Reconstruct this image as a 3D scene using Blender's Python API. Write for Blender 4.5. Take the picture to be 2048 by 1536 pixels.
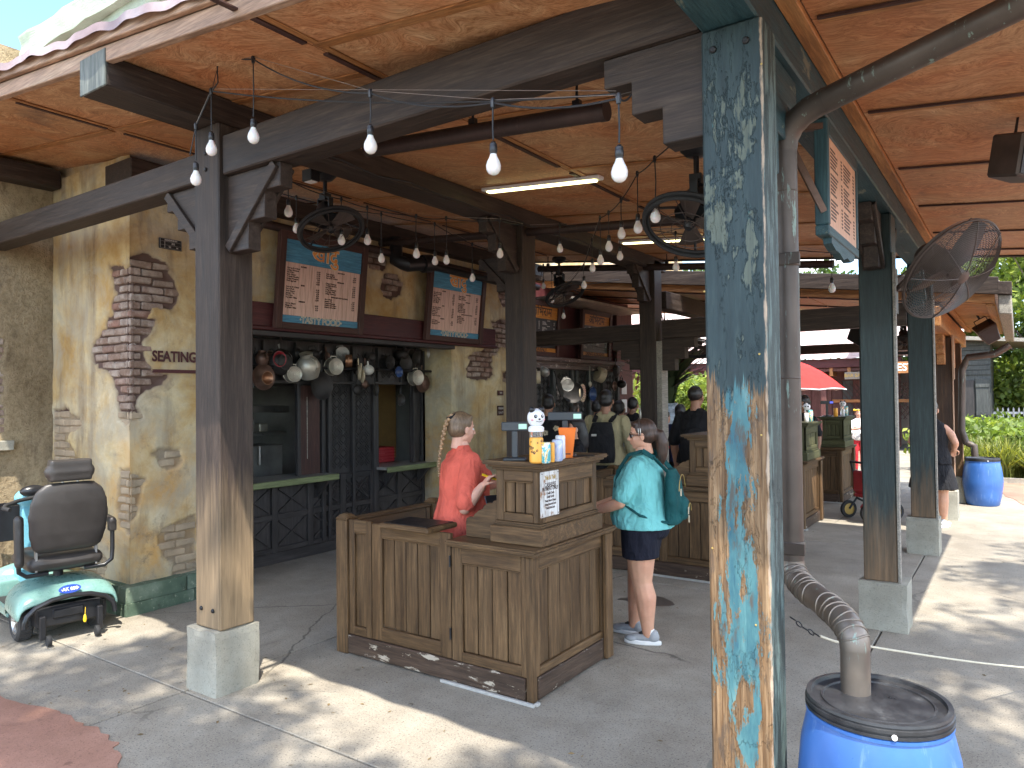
import bpy, bmesh, math, random
import numpy as np
from mathutils import Vector, Matrix, Euler

for _o in list(bpy.data.objects):
    bpy.data.objects.remove(_o)
SC = bpy.context.scene
COL = SC.collection
R = math.radians
random.seed(7)
rng = np.random.default_rng(11)

# ------------------------------------------------------------------ camera, sky, sun, exposure
EYE = Vector((0, 0, 1.78))
FOC = 1456.0
YAW, PITCH, ROLL = R(34.8), R(0.98), R(-0.62)
FW = Vector((-math.sin(YAW) * math.cos(PITCH), math.cos(YAW) * math.cos(PITCH), math.sin(PITCH)))
_r = Vector((math.cos(YAW), math.sin(YAW), 0))
_u = _r.cross(FW)
RT = _r * math.cos(ROLL) + _u * math.sin(ROLL)
UP = -_r * math.sin(ROLL) + _u * math.cos(ROLL)
cam = bpy.data.cameras.new('camera')
cam.sensor_width = 36
cam.lens = FOC / 2048 * 36
cam.clip_start = 0.05
cam.clip_end = 2000
cam_o = bpy.data.objects.new('camera', cam)
COL.objects.link(cam_o)
M4 = Matrix((RT, UP, -FW)).transposed().to_4x4()
M4.translation = EYE
cam_o.matrix_world = M4
SC.camera = cam_o

SUN_FROM = Vector((0.37, -0.352, 1.0)).normalized()
sun = bpy.data.lights.new('sun', 'SUN')
sun.energy = 2.75
sun.angle = R(0.53)
sun.color = (1.0, 0.94, 0.84)
sun_o = bpy.data.objects.new('sun', sun)
COL.objects.link(sun_o)
sun_o.location = (3, -3, 12)
sun_o.rotation_euler = SUN_FROM.to_track_quat('Z', 'Y').to_euler()

world = bpy.data.worlds.new('World')
SC.world = world
world.use_nodes = True
wt = world.node_tree
wt.nodes.clear()
_wo = wt.nodes.new('ShaderNodeOutputWorld')
_bg = wt.nodes.new('ShaderNodeBackground')
_sky = wt.nodes.new('ShaderNodeTexSky')
_sky.sky_type = 'NISHITA'
_sky.sun_disc = False
_sky.sun_elevation = math.asin(SUN_FROM.z)
_sky.sun_rotation = math.atan2(SUN_FROM.x, SUN_FROM.y)
_sky.air_density = 1.0
_sky.dust_density = 0.6
_sky.ozone_density = 1.5
_bg.inputs['Strength'].default_value = 0.15
_tc = wt.nodes.new('ShaderNodeTexCoord')
_mp = wt.nodes.new('ShaderNodeMapping')
_mp.inputs['Scale'].default_value = (1.0, 1.0, 3.2)
_mp.inputs['Location'].default_value = (5.1, 1.3, 2.2)
_cn = wt.nodes.new('ShaderNodeTexNoise')
_cn.inputs['Scale'].default_value = 2.6
_cn.inputs['Detail'].default_value = 9
_cn.inputs['Roughness'].default_value = 0.58
_cr = wt.nodes.new('ShaderNodeValToRGB')
_cr.color_ramp.elements[0].position = 0.50
_cr.color_ramp.elements[0].color = (0, 0, 0, 1)
_cr.color_ramp.elements[1].position = 0.66
_cr.color_ramp.elements[1].color = (1, 1, 1, 1)
_cm = wt.nodes.new('ShaderNodeMix')
_cm.data_type = 'RGBA'
_cm.inputs[7].default_value = (16, 15, 13.8, 1)
wt.links.new(_tc.outputs['Generated'], _mp.inputs['Vector'])
wt.links.new(_mp.outputs[0], _cn.inputs['Vector'])
wt.links.new(_cn.outputs[0], _cr.inputs[0])
_sx = wt.nodes.new('ShaderNodeSeparateXYZ'); wt.links.new(_tc.outputs['Generated'], _sx.inputs[0])
_mr = wt.nodes.new('ShaderNodeMapRange'); _mr.inputs[1].default_value = 0.0; _mr.inputs[2].default_value = 0.12
wt.links.new(_sx.outputs[2], _mr.inputs[0])
_mm = wt.nodes.new('ShaderNodeMath'); _mm.operation = 'MULTIPLY'; wt.links.new(_cr.outputs[0], _mm.inputs[0]); wt.links.new(_mr.outputs[0], _mm.inputs[1])
_ti = wt.nodes.new('ShaderNodeMix'); _ti.data_type = 'RGBA'; _ti.blend_type = 'MULTIPLY'; _ti.inputs[0].default_value = 1; _ti.inputs[7].default_value = (.78, .90, .98, 1)
wt.links.new(_sky.outputs[0], _ti.inputs[6])
wt.links.new(_mm.outputs[0], _cm.inputs[0])
wt.links.new(_ti.outputs[2], _cm.inputs[6])
wt.links.new(_cm.outputs[2], _bg.inputs['Color'])
wt.links.new(_bg.outputs[0], _wo.inputs[0])

SC.view_settings.view_transform = 'Standard'
SC.view_settings.look = 'None'
SC.view_settings.gamma = 1
SC.view_settings.use_curve_mapping = False
SC.view_settings.exposure = 1.97
SC.render.engine = 'CYCLES'
SC.cycles.max_bounces = 9
SC.cycles.diffuse_bounces = 5
SC.cycles.glossy_bounces = 3
SC.cycles.transparent_max_bounces = 8
SC.cycles.use_denoising = True
SC.cycles.sample_clamp_indirect = 8
SC.cycles.use_adaptive_sampling = True

# ------------------------------------------------------------------ survey helpers: where a sight line meets a real plane
def _ray(px, py):
    return FW * FOC + RT * (px - 1024) + UP * (768 - py)
def PX(px, py, X):
    d = _ray(px, py); return EYE + d * (X / d.x)
def PY(px, py, Y):
    d = _ray(px, py); return EYE + d * (Y / d.y)
def PZ(px, py, Z=0.0):
    d = _ray(px, py); return EYE + d * ((Z - EYE.z) / d.z)
def PD(px, py, D):
    return EYE + _ray(px, py) * (D / FOC)

# ------------------------------------------------------------------ mesh helpers
class MB:
    """collects shapes; build() links them as ONE mesh object"""
    def __init__(s):
        s.v = []; s.f = []; s.m = []; s.mi = 0
    def add(s, vs, fs):
        b = len(s.v)
        s.v.extend([tuple(x) for x in vs])
        for f in fs:
            s.f.append([b + i for i in f]); s.m.append(s.mi)
        return s
    def box(s, x0, x1, y0, y1, z0, z1, M=None):
        vs = [Vector(p) for p in ((x0,y0,z0),(x1,y0,z0),(x1,y1,z0),(x0,y1,z0),(x0,y0,z1),(x1,y0,z1),(x1,y1,z1),(x0,y1,z1))]
        if M is not None: vs = [M @ p for p in vs]
        return s.add(vs, [(0,3,2,1),(4,5,6,7),(0,1,5,4),(1,2,6,5),(2,3,7,6),(3,0,4,7)])
    def cbox(s, c, sz, M=None):
        return s.box(c[0]-sz[0]/2, c[0]+sz[0]/2, c[1]-sz[1]/2, c[1]+sz[1]/2, c[2]-sz[2]/2, c[2]+sz[2]/2, M)
    def bar(s, a, b, w, h, up=(0,0,1)):
        a = Vector(a); b = Vector(b); d = (b-a); L = d.length; d.normalize()
        x = d.cross(Vector(up))
        if x.length < 1e-4: x = d.cross(Vector((1,0,0)))
        x.normalize(); z = x.cross(d)
        M = Matrix((x, d, z)).transposed().to_4x4(); M.translation = a
        return s.box(-w/2, w/2, 0, L, -h/2, h/2, M)
    def tube(s, pts, r, n=8, cap=True, closed=False):
        pts = [Vector(p) for p in pts]; k = len(pts)
        rs = r if isinstance(r, (list, tuple)) else [r]*k
        b = len(s.v); prev = None; fr = []
        for i, p in enumerate(pts):
            if closed: t = pts[(i+1) % k] - pts[i-1]
            else: t = pts[min(i+1, k-1)] - pts[max(i-1, 0)]
            if t.length < 1e-9: t = Vector((0,0,1))
            t.normalize()
            if prev is None:
                a = Vector((0,0,1)) if abs(t.z) < .9 else Vector((1,0,0))
                nrm = t.cross(a).normalized()
            else:
                nrm = prev - t * prev.dot(t)
                if nrm.length < 1e-6: nrm = t.cross(Vector((1,0,0)))
                nrm.normalize()
            prev = nrm; bn = t.cross(nrm)
            for j in range(n):
                an = 2*math.pi*j/n
                s.v.append(tuple(p + (nrm*math.cos(an) + bn*math.sin(an))*rs[i]))
        m = k if closed else k-1
        for i in range(m):
            i2 = (i+1) % k
            for j in range(n):
                j2 = (j+1) % n
                s.f.append([b+i*n+j, b+i*n+j2, b+i2*n+j2, b+i2*n+j]); s.m.append(s.mi)
        if cap and not closed:
            s.f.append([b+j for j in range(n)][::-1]); s.m.append(s.mi)
            s.f.append([b+(k-1)*n+j for j in range(n)]); s.m.append(s.mi)
        return s
    def lathe(s, prof, n=24, M=None, close=True):
        """prof: list of (r, z)"""
        b = len(s.v); k = len(prof)
        for (r, z) in prof:
            for j in range(n):
                a = 2*math.pi*j/n
                p = Vector((r*math.cos(a), r*math.sin(a), z))
                s.v.append(tuple(M @ p if M is not None else p))
        for i in range(k-1):
            for j in range(n):
                j2 = (j+1) % n
                s.f.append([b+i*n+j, b+i*n+j2, b+(i+1)*n+j2, b+(i+1)*n+j]); s.m.append(s.mi)
        if close:
            s.f.append([b+j for j in range(n)][::-1]); s.m.append(s.mi)
            s.f.append([b+(k-1)*n+j for j in range(n)]); s.m.append(s.mi)
        return s
    def prism(s, poly, d0, d1, M=None):
        """poly in local (x,z) plane extruded along y from d0 to d1"""
        k = len(poly)
        vs = [Vector((p[0], d0, p[1])) for p in poly] + [Vector((p[0], d1, p[1])) for p in poly]
        if M is not None: vs = [M @ p for p in vs]
        fs = [list(range(k)), list(range(2*k-1, k-1, -1))]
        for i in range(k):
            j = (i+1) % k
            fs.append([i, i+k, j+k, j])
        return s.add(vs, fs)
    def ball(s, c, r, n=12, m=8, M=None):
        r = r if isinstance(r, (list, tuple)) else (r, r, r)
        c = Vector(c); b = len(s.v)
        for i in range(m+1):
            th = math.pi*i/m
            for j in range(n):
                a = 2*math.pi*j/n
                p = Vector((r[0]*math.sin(th)*math.cos(a), r[1]*math.sin(th)*math.sin(a), r[2]*math.cos(th)))
                if M is not None: p = M @ p
                s.v.append(tuple(c + p))
        for i in range(m):
            for j in range(n):
                j2 = (j+1) % n
                s.f.append([b+i*n+j, b+(i+1)*n+j, b+(i+1)*n+j2, b+i*n+j2]); s.m.append(s.mi)
        return s
    def mesh(s, name, mats, inv=None, bevel=0, smooth=False, seg=1, merge=False):
        me = bpy.data.meshes.new(name)
        vs = s.v if inv is None else [tuple(inv @ Vector(p)) for p in s.v]
        me.from_pydata(vs, [], s.f)
        mats = mats if isinstance(mats, (list, tuple)) else [mats]
        for m_ in mats: me.materials.append(m_)
        if len(mats) > 1:
            me.polygons.foreach_set('material_index', s.m)
        bm = bmesh.new(); bm.from_mesh(me)
        if merge: bmesh.ops.remove_doubles(bm, verts=bm.verts, dist=1e-5)
        bmesh.ops.recalc_face_normals(bm, faces=bm.faces)
        if bevel:
            es = [e for e in bm.edges if len(e.link_faces) == 2 and e.calc_face_angle(0) > 0.6]
            bmesh.ops.bevel(bm, geom=es, offset=bevel, segments=seg, affect='EDGES', clamp_overlap=True)
        bm.to_mesh(me); bm.free()
        if smooth:
            for p in me.polygons: p.use_smooth = True
            try: me.set_sharp_from_angle(angle=R(42))
            except Exception: pass
        return me
    def build(s, name, mats, parent=None, local=False, bevel=0, smooth=False, seg=1, merge=False, label=None):
        inv = None
        if parent is not None and not local: inv = wmat(parent).inverted()
        o = bpy.data.objects.new(name, s.mesh(name, mats, inv, bevel, smooth, seg, merge))
        COL.objects.link(o)
        if parent is not None: o.parent = parent
        if label: o['label'] = label
        return o

def wmat(o):
    m = Matrix.LocRotScale(o.location, o.rotation_euler, o.scale)
    return (wmat(o.parent) @ m) if o.parent else m
def tag(o, label=None, cat=None, group=None, kind=None):
    if label: o['label'] = label
    if cat: o['category'] = cat
    if group: o['group'] = group
    if kind: o['kind'] = kind
    return o
def thing(name, label, cat, loc=(0,0,0), rotz=0, group=None):
    o = bpy.data.objects.new(name, None); COL.objects.link(o)
    o.empty_display_size = 0.2
    o.location = loc; o.rotation_euler = (0,0,rotz)
    return tag(o, label, cat, group)
def kids(o): return [c for c in bpy.data.objects if c.parent == o]
def copy_tree(o, parent=None, _map=None):
    if _map is None:
        _map = {}
        for c in bpy.data.objects:
            if c.parent: _map.setdefault(c.parent.name, []).append(c)
    c = o.copy(); COL.objects.link(c)
    if parent is not None: c.parent = parent
    for ch in _map.get(o.name, []): copy_tree(ch, c, _map)
    return c
def inst(name, mesh, parent=None, loc=(0,0,0), rot=(0,0,0), scale=(1,1,1), mat4=None):
    o = bpy.data.objects.new(name, mesh); COL.objects.link(o)
    if parent is not None: o.parent = parent
    if mat4 is not None:
        o.matrix_local = mat4 if parent is None else wmat(parent).inverted() @ mat4
    else:
        o.location = loc; o.rotation_euler = rot; o.scale = scale
    return o
def text_mesh(name, s, size, mat, extr=0.0008, align='CENTER', bold=0.0, spacing=1.0, xs=1.0):
    cu = bpy.data.curves.new(name, 'FONT'); cu.body = s; cu.size = size; cu.align_x = align; cu.align_y = 'CENTER'
    cu.extrude = extr; cu.offset = bold; cu.resolution_u = 3; cu.space_character = spacing
    o = bpy.data.objects.new(name, cu)
    me = bpy.data.meshes.new_from_object(o)
    bpy.data.objects.remove(o); bpy.data.curves.remove(cu)
    me.materials.clear(); me.materials.append(mat)
    if xs != 1.0:
        for v in me.vertices: v.co.x *= xs
    return me
def frame_mat(o, xd, yd):
    """matrix whose local x runs along xd, local y along yd (text plane), z out of it"""
    x = Vector(xd).normalized(); y = Vector(yd).normalized(); z = x.cross(y).normalized(); y = z.cross(x)
    m = Matrix((x, y, z)).transposed().to_4x4(); m.translation = Vector(o); return m

# ------------------------------------------------------------------ material helpers
class NT:
    def __init__(s, name):
        s.mat = bpy.data.materials.new(name); s.mat.use_nodes = True
        s.t = s.mat.node_tree; s.t.nodes.clear()
        s.out = s.t.nodes.new('ShaderNodeOutputMaterial')
        s.b = s.t.nodes.new('ShaderNodeBsdfPrincipled')
        s.t.links.new(s.b.outputs[0], s.out.inputs[0])
    def set(s, sock, v):
        if v is None: return
        if isinstance(v, bpy.types.NodeSocket): s.t.links.new(v, sock)
        else:
            if isinstance(v, (tuple, list)) and len(v) == 3 and sock.type == 'RGBA': v = (*v, 1)
            sock.default_value = v
    def co(s, kind='Object', rnd=True, scale=(1,1,1), rot=(0,0,0)):
        tc = s.t.nodes.new('ShaderNodeTexCoord'); v = tc.outputs[kind]
        if rnd:
            oi = s.t.nodes.new('ShaderNodeObjectInfo')
            mu = s.t.nodes.new('ShaderNodeVectorMath'); mu.operation = 'MULTIPLY'
            cb = s.t.nodes.new('ShaderNodeCombineXYZ')
            for i in range(3): s.t.links.new(oi.outputs['Random'], cb.inputs[i])
            s.t.links.new(cb.outputs[0], mu.inputs[0]); mu.inputs[1].default_value = (13.1, 7.7, 5.3)
            ad = s.t.nodes.new('ShaderNodeVectorMath'); ad.operation = 'ADD'
            s.t.links.new(v, ad.inputs[0]); s.t.links.new(mu.outputs[0], ad.inputs[1]); v = ad.outputs[0]
        if scale != (1,1,1) or rot != (0,0,0):
            mp = s.t.nodes.new('ShaderNodeMapping'); mp.inputs['Scale'].default_value = scale
            mp.inputs['Rotation'].default_value = rot
            s.t.links.new(v, mp.inputs['Vector']); v = mp.outputs[0]
        return v
    def rnd(s):
        return s.t.nodes.new('ShaderNodeObjectInfo').outputs['Random']
    def noise(s, vec, scale=5, detail=5, rough=.6, dist=0.0, col=False):
        n = s.t.nodes.new('ShaderNodeTexNoise'); s.set(n.inputs['Vector'], vec)
        n.inputs['Scale'].default_value = scale; n.inputs['Detail'].default_value = detail
        n.inputs['Roughness'].default_value = rough; n.inputs['Distortion'].default_value = dist
        return n.outputs[1 if col else 0]
    def vor(s, vec, scale=5, feature='F1', out=0):
        n = s.t.nodes.new('ShaderNodeTexVoronoi'); n.feature = feature; s.set(n.inputs['Vector'], vec)
        n.inputs['Scale'].default_value = scale; return n.outputs[out]
    def wave(s, vec, scale=5, dist=3, detail=3, dscale=1.5, direction='X', kind='BANDS'):
        n = s.t.nodes.new('ShaderNodeTexWave'); s.set(n.inputs['Vector'], vec); n.wave_type = kind
        if kind == 'BANDS': n.bands_direction = direction
        n.inputs['Scale'].default_value = scale; n.inputs['Distortion'].default_value = dist
        n.inputs['Detail'].default_value = detail; n.inputs['Detail Scale'].default_value = dscale
        return n.outputs[1]
    def ramp(s, fac, stops, interp='LINEAR'):
        n = s.t.nodes.new('ShaderNodeValToRGB'); cr = n.color_ramp; cr.interpolation = interp
        while len(cr.elements) < len(stops): cr.elements.new(0.5)
        for e, (p, c) in zip(cr.elements, stops):
            e.position = p
            if not isinstance(c, (tuple, list)): c = (c, c, c)
            e.color = (*c[:3], 1)
        s.set(n.inputs[0], fac); return n.outputs[0]
    def step(s, fac, lo, hi):
        n = s.t.nodes.new('ShaderNodeMapRange'); s.set(n.inputs[0], fac)
        n.inputs[1].default_value = lo; n.inputs[2].default_value = hi; n.clamp = True
        return n.outputs[0]
    def mix(s, fac, a, b, mode='MIX'):
        n = s.t.nodes.new('ShaderNodeMix'); n.data_type = 'RGBA'; n.blend_type = mode
        s.set(n.inputs[0], fac); s.set(n.inputs[6], a); s.set(n.inputs[7], b); return n.outputs[2]
    def ma(s, op, a, b=None, c=None):
        n = s.t.nodes.new('ShaderNodeMath'); n.operation = op
        s.set(n.inputs[0], a)
        if b is not None: s.set(n.inputs[1], b)
        if c is not None: s.set(n.inputs[2], c)
        return n.outputs[0]
    def sep(s, vec, i):
        n = s.t.nodes.new('ShaderNodeSeparateXYZ'); s.set(n.inputs[0], vec); return n.outputs[i]
    def attr(s, name, out='Fac'):
        n = s.t.nodes.new('ShaderNodeAttribute'); n.attribute_name = name; return n.outputs[out]
    def bump(s, h, strength=.3, dist=.01, normal=None):
        n = s.t.nodes.new('ShaderNodeBump'); n.inputs['Strength'].default_value = strength
        n.inputs['Distance'].default_value = dist; s.set(n.inputs['Height'], h)
        if normal is not None: s.set(n.inputs['Normal'], normal)
        return n.outputs[0]
    def fin(s, col=None, rough=.6, metal=0, normal=None, spec=None, emis=None, estr=0, alpha=None, trans=None, sss=None, coat=None):
        b = s.b
        s.set(b.inputs['Base Color'], col); s.set(b.inputs['Roughness'], rough); s.set(b.inputs['Metallic'], metal)
        if normal is not None: s.set(b.inputs['Normal'], normal)
        if spec is not None: s.set(b.inputs['Specular IOR Level'], spec)
        if emis is not None: s.set(b.inputs['Emission Color'], emis); b.inputs['Emission Strength'].default_value = estr
        if alpha is not None: s.set(b.inputs['Alpha'], alpha)
        if trans is not None: s.set(b.inputs['Transmission Weight'], trans)
        if sss is not None:
            b.inputs['Subsurface Weight'].default_value = sss; b.inputs['Subsurface Radius'].default_value = (.8, .3, .15); b.inputs['Subsurface Scale'].default_value = .012
        if coat is not None: b.inputs['Coat Weight'].default_value = coat; b.inputs['Coat Roughness'].default_value = .15
        return s.mat

def S(c, k): return tuple(min(1, x*k) for x in c[:3])
def plain(name, c, rough=.6, metal=0, var=.12, sc=8, bump=0, spec=None, **kw):
    n = NT(name); v = n.co()
    f = n.noise(v, sc, 5, .6)
    col = n.ramp(f, [(.3, S(c, 1-var)), (.7, S(c, 1+var))])
    nm = n.bump(n.noise(v, sc*5, 4), bump, .004) if bump else None
    rg = n.ramp(f, [(.3, max(.03, rough-.07)), (.7, min(1, rough+.07))])
    return n.fin(col, rg, metal, nm, spec, **kw)

AX = {'x': (0.55, 9, 9), 'y': (9, 0.55, 9), 'z': (9, 9, 0.55)}
def wood(name, dark, mid, light, axis='z', sc=1.0, rough=.62, bump=.35, chips=None, chip_col=None, chip_lo=.62, foot=None, pv=.0, grime=0.0):
    """stained timber with grain along one axis; chips = paint worn off; foot = (height, colour) blended into the lower part"""
    n = NT(name); v = n.co()
    g = n.co(scale=tuple(a*sc for a in AX[axis]))
    f1 = n.noise(g, 3.0, 9, .62, .6)
    f2 = n.noise(g, 11, 6, .7, .2)
    big = n.noise(v, 1.1*sc, 4, .6)
    col = n.ramp(f1, [(.28, dark), (.5, mid), (.74, light)])
    col = n.mix(n.step(f2, .42, .62), n.mix(1.0, col, (.62, .62, .62), 'MULTIPLY'), col)
    col = n.mix(n.step(big, .35, .7), n.mix(1.0, col, (.8, .8, .8), 'MULTIPLY'), col)
    if foot:
        z = n.sep(n.co(rnd=False), 2)
        zz = n.ma('ADD', z, n.ma('MULTIPLY', n.ma('SUBTRACT', n.noise(g, 2.5, 6, .7), .5), foot[2] if len(foot) > 2 else .9))
        footc = n.ramp(f1, [(.25, S(foot[1], .5)), (.5, foot[1]), (.75, S(foot[1], 1.5))])
        col = n.mix(n.step(zz, foot[0]+.35, foot[0]-.35), col, footc)
    if grime:
        z2 = n.noise(v, 2.2, 6, .65)
        col = n.mix(n.ma('MULTIPLY', n.step(z2, .45, .7), grime), col, n.mix(1.0, col, (.45, .4, .35), 'MULTIPLY'))
    if chips:
        c = n.noise(n.co(scale=tuple((a*.45 if a > 1 else a*2.4)*sc for a in AX[axis])), chips, 8, .72, .3)
        col = n.mix(n.step(c, chip_lo, chip_lo+.03), col, chip_col or light)
    if pv:
        k = n.ramp(n.rnd(), [(0, 1-pv), (1, 1+pv)])
        col = n.mix(1.0, col, k, 'MULTIPLY')
    nm = n.bump(n.ma('ADD', f1, n.ma('MULTIPLY', f2, .6)), bump, .006)
    rg = n.ramp(f1, [(.3, rough-.1), (.7, min(1, rough+.12))])
    return n.fin(col, rg, 0, nm, .35)
# ------------------------------------------------------------------ materials
M = {}
DK = ((.028,.019,.015), (.054,.037,.029), (.10,.074,.058))
for a in 'xyz':
    M['dark_'+a] = wood('dark_stained_timber_'+a, *DK, axis=a, chips=2.6, chip_lo=.70, chip_col=(.10,.075,.066), rough=.6, bump=.4)
    M['brown_'+a] = wood('weathered_brown_timber_'+a, (.066,.036,.016), (.16,.09,.039), (.27,.163,.078), axis=a, chips=3.2, chip_lo=.715, chip_col=(.36,.27,.18), pv=.14, grime=.6, bump=.3, rough=.55)
    M['charcoal_'+a] = wood('charcoal_painted_panel_'+a, (.034,.030,.030), (.056,.050,.049), (.09,.08,.078), axis=a, chips=3, chip_lo=.72, chip_col=(.085,.075,.07), pv=.12, rough=.5, bump=.2)
    M['maroon_'+a] = wood('maroon_painted_board_'+a, (.06,.014,.016), (.095,.022,.024), (.13,.04,.04), axis=a, chips=2, chip_lo=.7, chip_col=(.17,.08,.07), rough=.5, bump=.15)
    M['signframe_'+a] = wood('brown_red_sign_frame_'+a, (.05,.024,.02), (.085,.038,.03), (.12,.06,.048), axis=a, rough=.55, bump=.25)
    M['teal_'+a] = wood('blue_green_painted_timber_'+a, (.018,.055,.066), (.035,.085,.1), (.06,.12,.125), axis=a, chips=1.9, chip_lo=.61, chip_col=(.15,.17,.13), rough=.5, bump=.4)
    M['orangewood_'+a] = wood('orange_stained_pine_'+a, (.27,.1,.03), (.5,.22,.075), (.68,.36,.15), axis=a, sc=.8, pv=.1, rough=.5, bump=.2)
    M['tanwood_'+a] = wood('pale_tan_barge_timber_'+a, (.3,.17,.1), (.5,.31,.2), (.66,.47,.33), axis=a, sc=.7, pv=.08, bump=.3)
M['dark_foot'] = wood('dark_post_paler_towards_foot', *DK, axis='z', foot=(1.05, (.22,.155,.09), 1.0), bump=.45, rough=.6)  # dark timber blending to lighter brown towards the foot
M['brown_post'] = wood('dark_brown_post', (.03,.016,.01), (.075,.04,.022), (.13,.075,.04), axis='z', foot=(.5, (.2,.12,.05), .7), bump=.4)

def ply():
    n = NT('stained_plywood'); v = n.co()
    w = n.noise(v, 1.3, 3, .5, 0, True)
    vv = n.t.nodes.new('ShaderNodeVectorMath'); vv.operation = 'MULTIPLY_ADD'
    n.set(vv.inputs[0], w); vv.inputs[1].default_value = (1.1,1.1,.3); n.set(vv.inputs[2], v)
    mp = n.t.nodes.new('ShaderNodeMapping'); mp.inputs['Scale'].default_value = (2.0, 7.5, 5); n.set(mp.inputs[0], vv.outputs[0])
    f = n.noise(mp.outputs[0], 2.4, 9, .62, 1.3)
    f2 = n.noise(v, 1.3, 5, .65, .6)
    f3 = n.noise(mp.outputs[0], 16, 5, .7, .4)
    c = n.ramp(f, [(.26, (.30,.145,.065)), (.42, (.47,.25,.12)), (.58, (.58,.345,.18)), (.76, (.70,.49,.29))])
    c2 = n.mix(1.0, c, (1.02,.78,.66), 'MULTIPLY')
    c = n.mix(n.step(f2, .42, .62), c, c2)
    c = n.mix(n.step(f3, .44, .64), c, n.mix(1.0, c, (.60,.52,.45), 'MULTIPLY'))
    blot = n.noise(n.co(scale=(1.6, .8, 1)), 1.7, 3, .5)
    c = n.mix(n.ma('MULTIPLY', n.step(blot, .66, .78), .8), c, (.11,.08,.07))
    k = n.ramp(n.rnd(), [(0, (.9,.88,.84)), (.5, (1,1,1)), (1, (1.06,1.08,1.1))])
    c = n.mix(1.0, c, k, 'MULTIPLY')
    return n.fin(c, n.ramp(f, [(0,.42),(1,.62)]), 0, n.bump(f3, .12, .004), .35)
M['ply'] = ply()

def p1mat():
    """old timber with several coats of peeling paint; z is height on the post"""
    n = NT('peeling_blue_green_paint_on_timber'); v = n.co(rnd=False)
    g = n.co(rnd=False, scale=(22,22,1.1))
    z = n.sep(v, 2)
    gr = n.noise(g, 3, 9, .65, .3)
    gr2 = n.noise(n.co(rnd=False, scale=(60,60,1.6)), 3, 6, .7)
    raw = n.ramp(gr, [(.25,(.07,.042,.025)),(.46,(.21,.132,.07)),(.62,(.34,.225,.125)),(.8,(.46,.34,.21))])
    raw = n.mix(n.step(gr2,.4,.62), n.mix(1.0,raw,(.55,.45,.35),'MULTIPLY'), raw)
    navy = n.ramp(n.noise(n.co(rnd=False, scale=(9,9,1)), 4, 7, .7), [(.3,(.018,.032,.036)),(.55,(.028,.048,.052)),(.8,(.06,.088,.085))])
    turq = n.ramp(n.noise(n.co(rnd=False, scale=(6,6,1.5)), 3, 6, .65), [(.25,(.02,.075,.12)),(.4,(.04,.12,.145)),(.55,(.065,.17,.185)),(.72,(.13,.25,.25))])
    olive = n.ramp(gr, [(.3,(.06,.075,.062)),(.7,(.12,.14,.11))])
    # upper area: navy coat with olive patches; lower: raw with turquoise
    d1 = n.noise(n.co(rnd=False, scale=(3.4,3.4,1.25)), 2.2, 9, .66, .2)
    top = n.mix(n.step(n.ma('ADD', d1, n.ma('MULTIPLY', n.ma('SUBTRACT', gr, .5), .16)), .57, .585), navy, olive)
    d1b = n.noise(n.co(rnd=False, scale=(7,7,1.0)), 3.1, 9, .72, .2)
    top = n.mix(n.step(d1b, .66, .68), top, n.mix(1.0, turq, (.8,.85,.8), 'MULTIPLY'))
    x = n.sep(v, 0)
    edge = n.ma('ABSOLUTE', n.ma('ADD', x, .832))           # distance from the middle of the front face
    d2 = n.noise(n.co(rnd=False, scale=(4.2,4.2,1.0)), 2.6, 10, .72, .25)
    e2 = n.ma('SUBTRACT', d2, n.ma('MULTIPLY', n.step(edge, .02, .125), .17))
    low = n.mix(n.step(e2, .475, .485), raw, turq)
    d3 = n.noise(n.co(rnd=False, scale=(8,8,1.7)), 3, 8, .7)
    low = n.mix(n.ma('MULTIPLY', n.step(d3, .54, .62), .8), low, (.085,.06,.043))
    zj = n.ma('ADD', z, n.ma('MULTIPLY', n.ma('SUBTRACT', n.noise(n.co(rnd=False, scale=(26,26,.35)), 1.4, 4, .8), .5), .55))
    c = n.mix(n.step(zj, 1.79, 1.81), low, top)
    # raw strip along the worn corner
    ed = n.ma('MAXIMUM', n.ma('ABSOLUTE', n.ma('ADD', x, .724)), n.ma('ABSOLUTE', n.ma('ADD', n.sep(v, 1), -2.62)))
    e3 = n.ma('ADD', ed, n.ma('MULTIPLY', n.noise(n.co(rnd=False, scale=(10,10,2.5)), 3, 6, .7), .03))
    sx_ = n.sep(v, 0); side_c = n.mix(n.step(n.noise(n.co(rnd=False, scale=(9,9,1.1)), 3, 9, .72), .5, .56), (.03,.045,.045), n.mix(.5, turq, (.14,.13,.1))); c = n.mix(n.step(sx_, -.728, -.7255), c, side_c)
    c = n.mix(n.step(e3, .024, .019), c, n.mix(.35, raw, (.7,.6,.5)))
    h = n.ma('ADD', n.ma('MULTIPLY', gr, .7), n.ma('ADD', n.step(e2,.455,.465), n.step(d1,.545,.56)))
    return n.fin(c, .6, 0, n.bump(h, .7, .009), .35)
M['p1'] = p1mat()

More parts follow.
